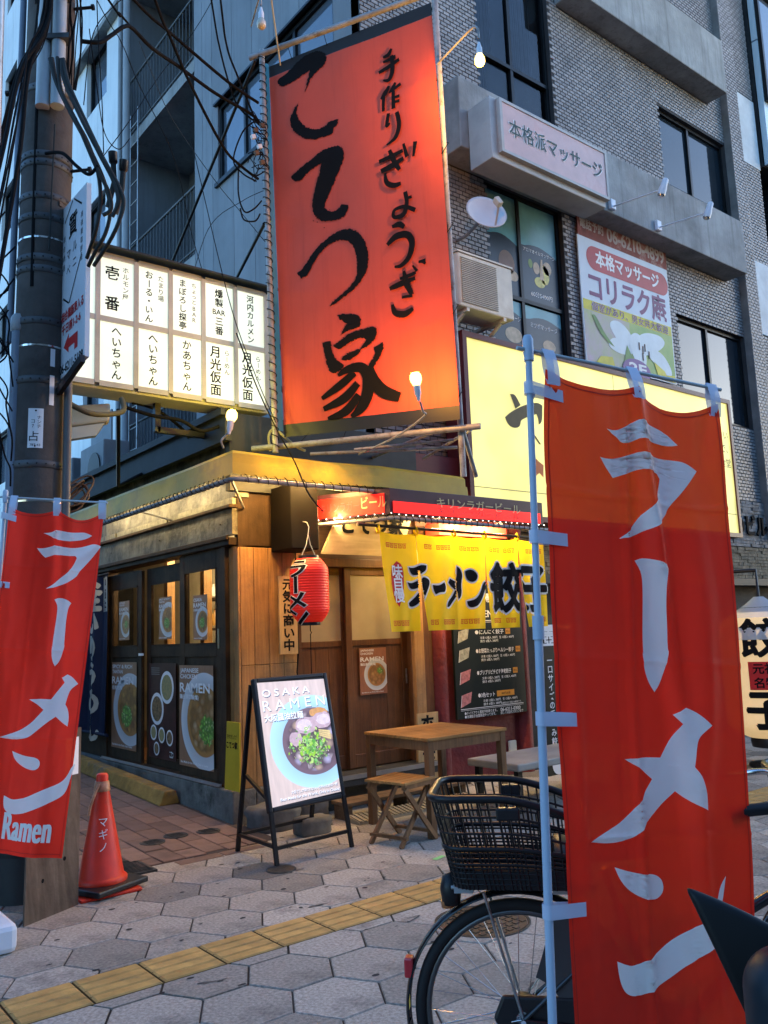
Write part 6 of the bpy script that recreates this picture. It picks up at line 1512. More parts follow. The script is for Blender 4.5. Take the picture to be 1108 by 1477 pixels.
def wobR(a, v):
    d_ = .010*math.sin(a*7+1.2*v)*math.exp(-v*.6)+.008*math.sin(a*3.1-v*2.1)
    l1 = a-(.50+.17*(v-.05)); d_ += .022*math.exp(-(l1/.045)**2)*math.exp(-abs(v-.45)*1.2)          # crease running down from the middle strap
    l2 = a-(.02+.30*(v-.05)); d_ += .014*math.exp(-(l2/.06)**2)*max(0, 1-v/.4)
    l3 = (v-.05)-(.02+.42*(1-a)*0+.30*max(0, a-.72)); d_ += -.010*math.exp(-((a-.86-.35*(.3-v))/.05)**2)*max(0, 1-v/.35)
    d_ += .009*math.exp(-((a-.10)/.035)**2)*math.exp(-((v-1.0)/.45)**2)+.006*math.exp(-((a-.42)/.02)**2)*(1 if v > .2 else v*5)
    d_ += .016*math.exp(-((a-.75-.05*math.sin(v*3))/.08)**2)*math.exp(-((v-.95)/.5)**2)
    return d_
fR = flag('large red ramen flag on a pale pole in the right foreground', topR, pdR, rdR, .592, 1.80, nR, .04, (.105, .499, .956, 1.412), wobR, (1.62,1.49,0), polelen=2.19, wordv=1.805, bottom_dx=tuple(rdR.normalized()*.022))
mb = MB(); mb.lathe([(.17,0),(.18,.03),(.16,.10),(.06,.13),(.03,.16)], (1.622,1.487,0), 24); obj('base', mb, WPLAST, fR)
topL = V((1.215,4.799,2.31)); pdL = (V((1.145,4.86,.0))-topL); rdL = V((1.648,4.48,2.262))-topL
nL = rdL.cross(pdL).normalized(); nL = nL if nL.dot(V((-1,-1,0))) > 0 else -nL
def wobL(a, v): return .012*math.sin(a*5+v*1.4+1)+.006*math.sin(a*11-v*3)+.012*math.exp(-((a-.55-.1*v)/.06)**2)*math.exp(-v*.8)+.010*math.exp(-((v-.2-.12*math.sin(a*3))/.03)**2)*max(0, a-.55)
fL = flag('red ramen flag on a white pole beside the utility pole at left', topL, pdL, rdL, .50, 1.78, nL, .03, (.10, .47, .94, 1.4), wobL, (1.145,4.86,0), polelen=2.30, bottom_dx=(-.10,.05,0), rodlen=.55, wordv=1.70, sagz=.035)
mb = MB(); mb.box(.93,1.30,4.68,5.04,0,.14); mb.lathe([(.05,.14),(.045,.2)], (1.145,4.86,0), 14); obj('water_base', mb, WPLAST, fL, bevel=.03)
# ================================================================== GYOZA PAPER LANTERN AT THE RIGHT EDGE
gl = thing('gyoza_lantern', 'big cream paper lantern with black gyoza lettering at the right edge', 'lantern', (8.55, 4.6, .2))
GLP = mat('cream_lantern_paper', (.62,.46,.26), .6, var=.08, emit=(1,.66,.30), estr=.11)
GC = V((8.70,4.6,0)); GR = .42
prof = [(GR*(.55+.45*math.sin(min(1, min(k/48, 1-k/48)/.12)*math.pi/2))+(.004 if k % 2 else 0), .30+1.28*k/48) for k in range(49)]
mb = MB(); mb.lathe(prof, GC, 40); obj('paper', mb, GLP, gl)
mb = MB(); mb.lathe([(.2,1.57),(.21,1.6),(.2,1.63)], GC, 24); mb.lathe([(.2,.2),(.21,.26),(.2,.30)], GC, 24); obj('end_ring', mb, BLACKP, gl)
mb = MB(); mb.lathe([(.435,1.30),(.432,1.42),(.30,1.56),(.15,1.66),(.05,1.74)], GC, 30); obj('plastic_cover', mb, mat('clear_plastic_film', (.8,.82,.86), .15, var=.05, alpha=.45), gl)
mb = MB(); mb.tube([GC+V((0,0,1.62)), GC+V((0,0,2.02)), V((8.62,6.4,2.06))], .02, 8); mb.lathe([(.25,0),(.25,.03),(.05,.04),(.04,.2)], GC, 20); obj('stand', mb, BLACKM, gl)
ga0 = math.atan2(-GC.y, -GC.x)
def gmap(u, v, h): a = ga0+u/GR; r_ = GR+.008+h; return GC+V((math.cos(a)*r_, math.sin(a)*r_, v))
p = Print(gmap, sub=.04, step=.002); p.text('餃', -.02, 1.31, .40, INK, 1, bold=.03); p.text('子', -.02, .60, .40, INK, 1, bold=.04)
p.rect(-.16,.80,.14,1.08, NRED, 1); p.text('元祖', -.01, 1.01, .11, INK, 2, bold=.02); p.text('名物', -.01, .87, .11, INK, 2, bold=.02)
p.build('lettering', gl)
# ================================================================== UTILITY POLE
PCON = mat('pole_concrete', (.085,.075,.068), .85, var=.2, vscale=4, bump=.3, bscale=40, stain=((.05,.03,.025), 3, .6))
BAND = mat('galvanised_band', (.10,.105,.11), .6, .4, var=.25)
up_ = thing('utility_pole', 'thick concrete utility pole with steel bands, conduits and cables', 'utility pole', (1.60, 5.66, 0))
def pax(z): return V((1.60+.010*z, 5.66-.012*z*0+.0*z, z))
mb = MB(); mb.tube([pax(0), pax(3), pax(6), pax(9)], [.178,.168,.158,.148], 28); obj('shaft', mb, PCON, up_)
mb = MB(); mb.lathe([(.186,0),(.186,.70),(.182,.71)], (1.60,5.66,0), 28); obj('base_wrap', mb, mat('dark_wrap', (.03,.032,.033), .6, var=.2), up_)
for z in (.28, .52): mb = MB(); mb.lathe([(.189,-.012),(.189,.012)], (1.60,5.66,z), 28); obj('wrap_band', mb, BLACKP, up_)
def rad(z): return .178-.00333*z
for z in (2.66, 3.22, 3.62, 3.98, 4.06, 4.35, 4.50, 4.74, 4.80, 5.3):
    c_ = pax(z); r_ = rad(z)+.006
    mb = MB(); mb.lathe([(r_-.004,-.024),(r_,-.022),(r_,.022),(r_-.004,.024)], c_, 28); bd = obj('band', mb, BAND, up_)
    mb = MB()
    for k in range(20):
        a = k/20*2*math.pi; mb.lathe([(.006,-.003),(.006,.003)], c_+V((math.cos(a)*r_, math.sin(a)*r_, 0)), 6, V((0,0,1)).rotation_difference(V((math.cos(a), math.sin(a), 0))).to_matrix())
    obj('band_holes', mb, BLACKM, bd, kind='stuff')
for z in (2.42, 3.45, 4.2): mb = MB(); mb.lathe([(rad(z)+.003,-.006),(rad(z)+.004,.006)], pax(z), 28); obj('wire_band', mb, CHROME, up_)
tc = V((-.27,-.96,0)); sd = _r
def conduit(pts, r_, m, nm='conduit'): mb = MB(); mb.tube(pts, r_, 14); return obj(nm, mb, m, up_)
BLUP = mat('blue_grey_conduit', (.16,.2,.26), .45, var=.1)
conduit([pax(9)-sd*.20+tc*.03, pax(5)-sd*.205+tc*.03, pax(3.52)-sd*.215+tc*.03], .022, BLUP)
conduit([pax(3.62)-sd*.155+tc*.12, pax(2)-sd*.165+tc*.12, pax(.0)-sd*.175+tc*.12], .040, BLUP)
mb = MB(); mb.lathe([(.042,-.06),(.05,-.05),(.05,.03),(.036,.055)], pax(3.62)-sd*.155+tc*.12, 18); obj('conduit_cap', mb, GREYPVC, up_)
conduit([pax(3.35)+sd*.185+tc*.05, pax(1.8)+sd*.195+tc*.05, pax(.0)+sd*.20+tc*.05], .026, mat('grey_brown_conduit', (.12,.12,.12), .5))
for dx, k in ((-.045, 0), (.055, 1)):
    conduit([pax(9)+tc*.18+sd*dx, pax(5.6)+tc*.195+sd*dx, pax(5.12)+tc*.20+sd*dx], .046, mat('pale_cable_cover', (.42,.45,.47), .4, var=.1), 'cable_cover')
for z in (5.62, 5.95): mb = MB(); mb.obox(pax(z)+tc*.20+sd*.0, sd*.12, tc*.05, V((0,0,.018))); obj('cover_clamp', mb, BAND, up_)
conduit([pax(3.85)+tc*.175-sd*.075, pax(4.6)+tc*.17-sd*.08, pax(9)+tc*.16-sd*.09], .013, CABLE)
conduit([pax(4.1)+tc*.172+sd*.03, pax(5.0)+tc*.178+sd*.045], .006, CABLEG)
for z, s_ in ((5.35,-1), (4.75,1), (6.0,1)):
    mb = MB(); c_ = pax(z)+sd*s_*rad(z); mb.tube([c_, c_+sd*s_*.13+V((0,0,.01))], .011, 8); mb.tube([c_+sd*s_*.125+V((0,0,.01)), c_+sd*s_*.145+V((0,0,.01))], .02, 8); obj('step_bolt', mb, BLACKM, up_)
# plate with printed marks
def pcyl(u, v, h, z0=2.76, off=-.02): 
    a = math.atan2(tc.y, tc.x)+(u+off)/rad(3); r_ = rad(3)+.004+h; c_ = pax(z0+v); return c_+V((math.cos(a)*r_, math.sin(a)*r_, 0))
pt = thing('pole_number_plate', 'small white number plate screwed to the utility pole', 'plate', pax(2.78)+tc*.18)
mb = MB(); mb.grid(6, 1, lambda a, b: pcyl(-.045+.09*a, .26*b, .002)); obj('sheet', mb, WHITE, pt)
p = Print(pcyl, sub=.03, step=.0012); p.vtext('ナンチ', .02, .20, .028, INK, 3); p.vtext('コ7', -.015, .175, .03, INK, 3); p.text('占', -.008, .075, .07, INK, 3); p.text('787-43', 0, .02, .022, INK, 3, fit=.06); p.disc(0,.245,.006,.006,INK,3,10); p.disc(0,.012,.004,.008,INK,3,8); p.build('lettering', pt)
for z, h_, wd in ((3.05,.2,'lower'), (3.31,.12,'upper')):
    mb = MB(); mb.grid(4, 1, lambda a, b: pcyl(.075+.03*a, (z-2.76)+h_*b, .003)); obj('paper_sticker', mb, WHITE, label='narrow white paper sticker on the right of the utility pole, the %s one' % wd, cat='sticker')
# projecting pawnshop sign
ps = thing('pole_sign', 'white projecting sign with red arrow and phone number on the utility pole', 'sign', (1.72, 5.3, 3.2))
PX = 1.72
slab('board', (PX,5.58,3.24), (PX,5.06,3.27), (PX,5.06,4.42), (PX,5.55,4.44), .03, mat('sign_white_blue', (.62,.65,.70), .45, var=.04), ps)
p = Print.plane((PX,5.56,3.24), (0,-1,0), (0,0,1), step=.0018)
p.text('質', .25, 1.0, .17, INK, 1, bold=.015); p.vtext('マベ', .17, .82, .085, INK, 1, pitch=1.3); p.vtext('ルニ', .29, .84, .085, INK, 1, pitch=1.3)
for (a, b, c_, e) in ((.08,1.10,.22,1.16),(.22,1.16,.225,1.15),):
    pass
p.poly([(.08,1.08),(.09,1.07),(.24,1.17),(.235,1.18)], INK, 1); p.poly([(.42,1.08),(.41,1.07),(.26,1.17),(.265,1.18)], INK, 1)
p.poly([(.07,.54),(.08,.55),(.19,.485),(.185,.475)], INK, 1); p.poly([(.42,.74),(.43,.735),(.20,.475),(.19,.485)], INK, 1)
p.vtext('相合橋筋', .08, .96, .045, INK, 1, pitch=1.5); p.vtext('高価買取即金', .42, 1.0, .045, INK, 1, pitch=1.3)
p.text('相合橋筋東入る', .26, .41, .075, REDP, 1, fit=.42, bold=.02); p.text('千日前1-2-6', .24, .32, .075, REDP, 1, fit=.36, bold=.02)
p.poly([(.10,.20),(.20,.27),(.20,.235),(.37,.235),(.37,.13),(.31,.13),(.31,.175),(.20,.175),(.20,.14)], REDP, 1)
p.text('06-6211-5188', .25, .06, .085, INK, 1, fit=.44, bold=.02); p.build('lettering', ps)
mb = MB(); mb.bar((PX-.015,5.5,3.15),(PX-.015,5.05,3.25),.03,.05); mb.bar((PX-.02,5.55,3.2),(1.64,5.62,3.2),.03,.03); mb.bar((PX-.02,5.5,4.46),(1.64,5.62,4.46),.03,.03); obj('bracket', mb, BLACKM, ps)
# street lamp
sl_ = thing('street_lamp', 'pale box street lamp below the sign box beside the utility pole', 'lamp', (2.3, 6.8, 3.15))
LMP = mat('lamp_cover', (.5,.47,.38), .4, var=.1)
mb = MB(); mb.add([(2.12,6.95,3.24),(2.50,6.75,3.30),(2.46,6.62,3.30),(2.08,6.82,3.24),(2.10,6.92,3.42),(2.50,6.74,3.46),(2.47,6.63,3.46),(2.07,6.82,3.42)], [(3,2,1,0),(4,5,6,7),(0,1,5,4),(1,2,6,5),(2,3,7,6),(3,0,4,7)]); obj('housing', mb, LMP, sl_, bevel=.02)
mb = MB(); mb.add([(2.14,6.93,3.235),(2.46,6.76,3.29),(2.43,6.65,3.29),(2.11,6.82,3.235),(2.18,6.90,3.15),(2.40,6.78,3.19),(2.38,6.70,3.19),(2.16,6.82,3.15)], [(0,1,2,3),(7,6,5,4),(1,0,4,5),(2,1,5,6),(3,2,6,7),(0,3,7,4)]); obj('diffuser', mb, mat('lamp_diffuser', (.6,.6,.55), .2, var=.06), sl_)
mb = MB(); mb.tube([(2.12,6.86,3.4),(1.9,6.3,3.5),(1.66,5.75,3.5)], .022, 8); obj('arm', mb, STEEL, sl_)
# ================================================================== CABLES
CB = {
'service':[(1.69,5.1,5.42),(1.8,5.08,5.45),(1.89,5.11,5.56),(1.99,5.14,5.69),(2.07,5.19,5.74),(2.26,5.3,5.74),(2.58,5.54,5.87),(3.02,5.81,5.98),(3.45,5.98,6.05),(3.56,6.02,6.03)],
'c2':[(2.06,5.27,6.07),(2.52,5.54,6.12),(3.14,5.82,6.14),(3.54,6.0,6.2)],
'c3':[(2.2,5.16,6.06),(2.43,5.38,5.96),(2.69,5.59,5.81),(3.14,5.92,5.61),(3.35,6.01,5.55),(3.58,6.09,5.53)],
'c4':[(2.94,5.72,6.8),(3.12,5.9,6.47),(3.32,6.05,6.21),(3.42,6.06,6.1),(3.56,6.02,6.01)],
'c5':[(3.0,5.67,6.8),(3.16,5.86,6.51),(3.29,5.92,6.32),(3.5,6.0,6.05),(3.57,6.02,6.0)],
'c6':[(1.83,5.1,5.84),(1.96,5.15,5.78),(2.11,5.28,5.81)],
't1':[(2.68,6.58,6.78),(2.81,6.64,6.6),(3.07,6.75,6.27),(3.5,6.75,5.8),(3.79,6.82,5.62),(4.16,6.84,5.32)],
't2':[(1.89,5.41,6.03),(2.18,5.7,6.01),(2.52,6.19,6.08),(2.98,6.53,5.76),(3.26,6.78,5.26),(3.37,6.77,4.88)],
't3':[(1.74,5.11,5.54),(1.83,5.22,5.25),(1.96,5.42,5.04),(2.11,5.55,5.03),(2.24,5.67,5.22)],
't4':[(1.73,4.95,5.69),(1.76,4.99,5.38),(1.8,5.03,5.02),(1.83,5.07,4.66)],
't5':[(1.71,5.11,4.98),(1.76,5.09,5.5),(2.01,5.32,6.0),(2.26,5.56,6.42)],
't6':[(2.06,5.71,5.04),(2.42,6.09,5.68),(3.03,6.95,6.8),(3.72,7.46,8.03)],
't7':[(3.56,7.53,4.84),(3.74,7.37,5.64),(4.04,7.2,5.96),(4.32,7.07,6.14)],
'fan0':[(1.47,5.03,5.16),(1.49,4.96,4.96),(1.56,4.88,4.73),(1.66,4.84,4.52),(1.74,4.81,4.32),(1.78,4.81,4.15),(1.77,4.85,4.01),(1.74,4.95,3.91),(1.73,5.04,3.85)],
'fan1':[(1.53,4.96,5.14),(1.54,4.88,4.93),(1.62,4.79,4.65),(1.7,4.7,4.39),(1.78,4.67,4.23),(1.81,4.67,4.13),(1.79,4.7,4.01),(1.77,4.8,3.92),(1.74,4.97,3.83)],
'fan2':[(1.5,4.98,5.15),(1.51,4.92,4.89),(1.58,4.82,4.64),(1.67,4.76,4.37),(1.74,4.73,4.21),(1.76,4.74,4.11),(1.72,4.77,4.07)],
'fan3':[(1.52,4.97,5.14),(1.52,4.9,4.95),(1.59,4.8,4.68),(1.68,4.73,4.44),(1.75,4.68,4.26),(1.78,4.68,4.14),(1.76,4.72,4.05)],
'fan4':[(1.48,5.02,5.16),(1.5,4.96,4.94),(1.58,4.87,4.7),(1.65,4.84,4.55),(1.71,4.83,4.37),(1.73,4.84,4.2),(1.72,4.88,4.03),(1.72,5.04,3.9)],
'fan5':[(1.48,5.11,4.56),(1.53,4.95,4.5),(1.59,4.86,4.39),(1.64,4.79,4.32),(1.68,4.75,4.37)],
'wirePost':[(3.48,5.96,5.98),(3.38,6.0,5.86),(3.31,6.04,5.6),(3.38,6.01,5.48),(3.5,5.98,5.43)],
'wirePost2':[(3.37,6.06,5.57),(3.36,6.05,5.3),(3.41,6.04,5.15),(3.5,6.03,5.2),(3.57,6.02,5.29)],
'wirePost3':[(3.38,6.06,5.18),(3.41,6.05,5.08),(3.49,6.0,5.07),(3.54,6.0,5.15)],
'under1':[(1.97,6.12,3.26),(2.13,6.13,3.21),(2.32,6.23,3.25),(2.47,6.35,3.33),(2.49,6.44,3.45)],
'under2':[(2.53,6.54,3.42),(2.77,6.49,3.36),(3.0,6.45,3.34),(3.18,6.44,3.27),(3.36,6.42,3.33)],
'under3':[(2.71,6.77,3.53),(2.95,6.84,3.52),(3.21,6.91,3.41),(3.38,7.05,3.33)],
'under4':[(3.42,8.56,3.37),(3.43,8.53,3.49),(3.5,8.2,3.55),(3.61,7.85,3.6),(3.61,7.58,3.61)],
'riser':[(3.76,6.27,3.12),(3.74,6.26,3.25),(3.77,6.23,3.31),(3.79,6.15,3.26),(3.87,6.05,3.14),(3.89,5.92,3.07)],
'drop':[(3.37,6.14,4.08),(3.49,6.01,3.58),(3.59,5.87,3.2),(3.5,5.48,2.86),(3.38,5.12,2.55),(3.42,4.99,2.39)],
'drop2':[(3.3,6.84,6.2),(3.39,6.31,4.46),(3.43,5.92,3.64),(3.53,5.79,3.24)],
'splice':[(1.77,4.75,4.49),(1.79,4.77,4.31),(1.83,4.72,4.44),(1.83,4.75,4.27)],
}
def cable(key, r_, label, m=CABLE, group=None, name='overhead_cable', k=7):
    P_ = [V(q) for q in CB[key]]
    if key in ('c2','c3','c4','c5','c6','t2','t4'):                  # these run on upwards to lines above the street
        d_ = (P_[0]-P_[1]).normalized(); P_ = [P_[0]+d_*3.4+V((0,0,.9)), P_[0]+d_*1.5+V((0,0,.25))]+P_
    elif key in ('t5','t6'):
        d_ = (P_[-1]-P_[-2]).normalized(); P_ = P_+[P_[-1]+d_*2+V((0,0,.3))]
    mb = MB(); mb.tube(catmull(P_, k), r_, 7); return obj(name, mb, m, label=label, cat='cable', group=group)
cable('service', .014, 'thick black service cable arching from the utility pole to the banner post')
cable('c2', .013, 'thick black cable dropping from the top edge to the banner post, left of the others')
cable('c3', .012, 'black cable crossing the balconies down to the tangle on the banner post')
cable('c4', .008, 'black cable falling past the wide window, left of a close pair')
cable('c5', .009, 'black cable falling past the wide window, right of a close pair')
cable('c6', .008, 'short black cable joining the service cable near its arch')
for i, (k_, l_) in enumerate((('t1','thin wire slanting across the panelled wall to the banner frame'),('t2','thin wire sagging from the top left past the wall ladder'),('t3','thin wire looping below the white building window'),('t4','thin vertical wire right of the utility pole'),('t5','thin wire rising from the utility pole to the top edge'),('t6','thin wire rising across the balcony rail'),('t7','thin pale wire across the panels below the wide window'))):
    cable(k_, .0035, l_, CABLEG if i in (0, 6) else CABLE, name='thin_wire')
for k_ in ('fan0','fan1','fan2','fan3','fan4'):
    cable(k_, .0125, 'stout grey cable fanning out of the pale covers on the utility pole', CABLEG, 'cables fanning out on the pole', 'pole_cable')
cable('fan5', .011, 'black cable strapped round the utility pole above the projecting sign', name='pole_cable')
for k_, l_ in (('wirePost','loop of black wire at the banner post, upper one'),('wirePost2','loop of black wire at the banner post, middle one'),('wirePost3','loop of black wire at the banner post, lowest one')): cable(k_, .007, l_, name='wire_loop')
cable('under1', .022, 'thick grey hose curving under the sign box beside the lamp', mat('olive_hose', (.1,.095,.06), .6), name='hose')
cable('under2', .016, 'dark cable slung under the sign box to the spot bulb'); cable('under3', .014, 'rusty cable running back under the sign box'); cable('under4', .02, 'bent pipe rail above the dark fascia', STEEL, name='pipe')
cable('riser', .012, 'pale conduit hook rising beside the banner foot', mat('pale_conduit', (.4,.36,.2), .5), name='conduit_hook')
cable('drop', .006, 'thin black wire dropping across the awning to the beer sign', name='thin_wire'); cable('drop2', .004, 'thin wire dropping in front of the sign box panels', name='thin_wire')
for a, b, wd in ((0, 1, 'left'), (2, 3, 'right')):
    t = thing('cable_splice', 'black capped cable splice standing up by the pole cables, the %s one' % wd, 'splice', CB['splice'][b])
    A_, B_ = V(CB['splice'][a]), V(CB['splice'][b])
    mb = MB(); mb.tube([A_, A_.lerp(B_, .35), A_.lerp(B_, .4)], [.028,.026,.018], 12); obj('cap', mb, BLACKP, t); mb = MB(); mb.tube([A_.lerp(B_, .38), B_, B_+V((-.02,.05,-.15))], .017, 10); obj('body', mb, CABLEG, t)
random.seed(5)
for k in range(13):                                                # bundle left of the pole
    o_ = V((random.uniform(-.06,.06), random.uniform(-.25,.25), random.uniform(-.25,.3))); q = random.uniform(0, 1)
    P_ = [V((1.56+.08*q,5.50,8.6))+o_*.1, V((1.50+.1*q,5.42,7.0))+o_*.15, V((1.47+.1*q,5.35,5.75))+o_*.2, V((1.38,5.3,5.2))+o_*.5, V((1.28,5.2,4.6))+o_, V((1.17,5.1,4.0))+o_*1.3, V((1.02,4.95,3.2))+o_*1.6]
    mb = MB(); mb.tube(catmull(P_, 6), random.choice((.004,.006,.009,.013)), 6); obj('bundled_cable', mb, CABLE, label='black cable in the bundle hanging left of the utility pole', cat='cable', group='cable bundle left of the pole')
for k in range(6):
    a = random.uniform(0, 6); P_ = [V((1.36+random.uniform(-.12,.06),5.5,4.3-k*.22)), V((1.30+random.uniform(-.1,.1),5.45,4.0-k*.22)), V((1.38,5.5,3.8-k*.22)), V((1.32+random.uniform(-.1,.1),5.45,3.6-k*.2)), V((1.42,5.5,3.3-k*.16))]
    mb = MB(); mb.tube(catmull(P_, 7), .0055, 6); obj('slack_wire', mb, CABLE, label='slack loop of thin black wire left of the utility pole', cat='wire', group='slack wires left of the pole')
for k in range(9):
    x0 = 1.72+random.uniform(-.02,.09); P_ = [V((x0+random.uniform(-.03,.03),5.45,8.3-j*.3)) for j in range(11)]
    mb = MB(); mb.tube(catmull(P_, 6), random.choice((.004,.006)), 6); obj('slack_wire', mb, CABLE, label='thin twisted wire running up the right of the utility pole', cat='wire', group='twisted wires right of the pole')
BRC = mat('brown_cable', (.12,.065,.03), .6, var=.2)
ck = thing('cable_coil', 'coil of brown cable hanging behind the left flag top', 'cable coil', (1.86,5.72,2.35))
for k in range(7):
    r_ = random.uniform(.07,.13); c_ = V((1.88+random.uniform(-.03,.03),5.72+random.uniform(-.04,.04),2.52+random.uniform(-.04,.04)))
    mb = MB(); mb.tube([c_+V((math.cos(a)*r_, math.sin(a)*.03, math.sin(a+.3*k)*r_)) for a in [i/16*2*math.pi for i in range(16)]], .006, 6, False, True); obj('turn', mb, BRC, ck)
# tangle of small connectors on the banner post
tg = thing('wire_junction', 'tangle of wires and white connectors on the left banner post', 'junction', (3.56,6.0,5.7))
mb = MB()
for k in range(14):
    c_ = V((3.55,5.98,6.0-k*.04)); P_ = [c_+V((random.uniform(-.12,.06), random.uniform(-.05,.05), random.uniform(-.08,.08))) for _ in range(5)]
    mb.tube(catmull(P_, 5), .004, 5)
obj('wires', mb, CABLE, tg, kind='stuff')
for k in range(6):
    mb = MB(); c_ = V((3.50+random.uniform(-.06,.05),5.94,5.95-k*.07)); mb.obox(c_, (.018,0,.008), (0,.014,0), (-.006,0,.016)); obj('connector', mb, random.choice((WPLAST, BRC)), tg)
# dark struts and roof clutter on the shop roof
mb = MB(); mb.tube([(2.62,6.85,3.47),(2.95,7.7,2.98),(3.35,8.1,3.2)], .018, 8); obj('steel_strut', mb, BLACKM, label='black strut slanting from the sign box down to the fascia', cat='strut')
for (x, y, h_, wd) in ((3.5,9.6,.62,'nearer one'), (3.5,10.7,.6,'farther one')):
    t = thing('roof_air_conditioner', 'grey air conditioner unit on the shop roof edge, the '+wd, 'air conditioner', (x, y, 3.28))
    mb = MB(); mb.box(x,x+.32,y,y+.8,3.28,3.28+h_); obj('case', mb, mat('grey_metal_case', (.2,.21,.22), .5, .2, var=.12), t, bevel=.015)
    mb = MB(); mb.lathe([(.2,0),(.2,.012),(.18,.014)], (x-.014,y+.3,3.58), 24, Matrix.Rotation(R(90), 3, 'Y')); obj('fan_grille', mb, BLACKM, t)
mb = MB(); mb.box(3.7,3.72,9.9,10.6,3.9,4.35); obj('metal_sheet', mb, mat('grey_sheet', (.2,.21,.22), .5, .2), label='grey metal sheet standing on the shop roof behind the air conditioners', cat='sheet')
mb = MB(); mb.tube([(1.10,4.78,5.6),(1.13,4.9,4.4)], .035, 12); obj('steel_pipe', mb, STEEL, label='short grey pipe end at the top left edge', cat='pipe')
# ================================================================== BICYCLES
bk = thing('bicycle', 'black city bicycle with large rear basket behind the big flag', 'bicycle', (2.03, 1.95, 0), R(-48), 'parked bicycles')
TYR = mat('tyre_rubber', (.016,.016,.017), .75, var=.2); BFR = mat('bike_black_paint', (.014,.014,.016), .25, var=.1, coat=.5); FEN = mat('fender_chrome_black', (.028,.03,.034), .16, .6, var=.1)
def bpart(name, mb, m, parent=bk, **k): return obj(name, mb, m, parent, local=True, **k)
def circ(c, r_, n=48, a0=0, a1=360): return [V(c)+V((math.cos(R(a0+(a1-a0)*i/n))*r_, 0, math.sin(R(a0+(a1-a0)*i/n))*r_)) for i in range(n+(0 if a1-a0 == 360 else 1))]
def wheel(x):
    c_ = V((x,0,.335))
    mb = MB(); mb.tube(circ(c_, .316, 56), .019, 10, False, True); w_ = bpart('wheel', mb, TYR)
    mb = MB(); mb.tube(circ(c_, .294, 56), .011, 8, False, True); bpart('rim', mb, mat('dark_rim', (.12,.12,.125), .35, .8, var=.1), w_)
    mb = MB(); mb.tube([c_+V((0,-.05,0)), c_+V((0,.05,0))], .022, 12); mb.tube([c_+V((0,-.075,0)), c_+V((0,.075,0))], .008, 8); bpart('hub', mb, CHROME, w_)
    mb = MB()
    for k in range(32):
        a = k/32*2*math.pi; b = a+(.55 if k % 4 < 2 else -.55); s_ = .03 if k % 2 else -.03
        mb.tube([c_+V((math.cos(b)*.024, s_, math.sin(b)*.024)), c_+V((math.cos(a)*.292, 0, math.sin(a)*.292))], .0014, 4, False)
    bpart('spokes', mb, CHROME, w_)
wheel(0); wheel(1.09)
def fender(x, a0, a1):
    mb = MB(); n = 30; c_ = V((x,0,.335))
    def ff(u, v):
        a = R(a0+(a1-a0)*u); t = (v-.5)*2; r_ = .352+.012*(1-t*t); return c_+V((math.cos(a)*r_, t*.027, math.sin(a)*r_))
    mb.grid(n, 6, ff); f_ = bpart('fender', mb, FEN); s_ = f_.modifiers.new('th', 'SOLIDIFY'); s_.thickness = .0015; return f_
fe = fender(0, 20, 205); fender(1.09, -5, 150)
for s_ in (-1, 1):
    mb = MB(); mb.tube([(0,s_*.05,.335),(-.34,s_*.028,.26)], .0028, 6); bpart('fender_stay', mb, CHROME)
    mb = MB(); mb.tube([(0,s_*.05,.335),(-.10,s_*.06,.70)], .005, 6); bpart('rack_stay', mb, STEEL)
mb = MB(); mb.box(-.364,-.335,-.02,.02,.43,.49); bpart('tail_reflector', mb, mat('red_reflector', (.5,.02,.03), .2, var=.05, spec=.8), bevel=.006)
mb = MB(); mb.grid(2, 4, lambda u, v: V((-.352-.014*math.sin(v), (u-.5)*.05, .30-.10*v))); bpart('mud_flap', mb, BLACKP)
mb = MB(); mb.box(-.357,-.354,-.016,.016,.335,.385); bpart('registration_sticker', mb, mat('yellow_sticker', (.7,.6,.05), .5))
# frame
def T(a, b, r_, nm='frame_tube', m=BFR): mb = MB(); mb.tube([a, b], r_, 12); return bpart(nm, mb, m)
bb = (.43,0,.29); stp = (.30,0,.66); hd0, hd1 = (.86,0,.86), (.90,0,.72)
T(bb, stp, .016); T(bb, hd1, .019); T((.37,0,.46), (.88,0,.76), .017); T(hd0, hd1, .02)
for s_ in (-1, 1):
    T((0,s_*.06,.335), (.43,s_*.03,.29), .009); T((0,s_*.06,.335), (.315,s_*.02,.60), .007)
    T((.905,s_*.045,.70), (1.09,s_*.055,.335), .010, 'fork')
T((.90,0,.72), (.905,0,.70), .03, 'fork_crown'); T(stp, (.27,0,.76), .012, 'seat_post', CHROME)
mb = MB()
def sadf(u, v):
    x = .40-.28*u; wdt = .03+.09*max(0, (u-.35)/.65)**1.2 if u > .35 else .03; a = (v-.5)*math.pi; return V((x, math.sin(a)*wdt, .80+.03*math.cos(a)*1.2-.01*math.sin(u*3)))
mb.grid(14, 10, sadf); sd_ = bpart('saddle', mb, BLACKP); q = sd_.modifiers.new('th', 'SOLIDIFY'); q.thickness = .02
for s_ in (-1, 1): mb = MB(); mb.lathe([(.02,0),(.022,.05),(.018,.1)], (.18,s_*.05,.69), 12); bpart('saddle_spring', mb, CHROME)
T(hd0, (.835,0,.97), .012, 'stem', CHROME)
mb = MB(); mb.tube(catmull([(.60,-.28,.98),(.72,-.27,.99),(.83,-.18,1.01),(.835,0,.98),(.83,.18,1.01),(.72,.27,.99),(.60,.28,.98)], 6), .011, 10); bpart('handlebar', mb, CHROME)
for s_ in (-1, 1): mb = MB(); mb.tube([(.59,s_*.28,.98),(.71,s_*.272,.99)], .017, 10); bpart('grip', mb, BLACKP)
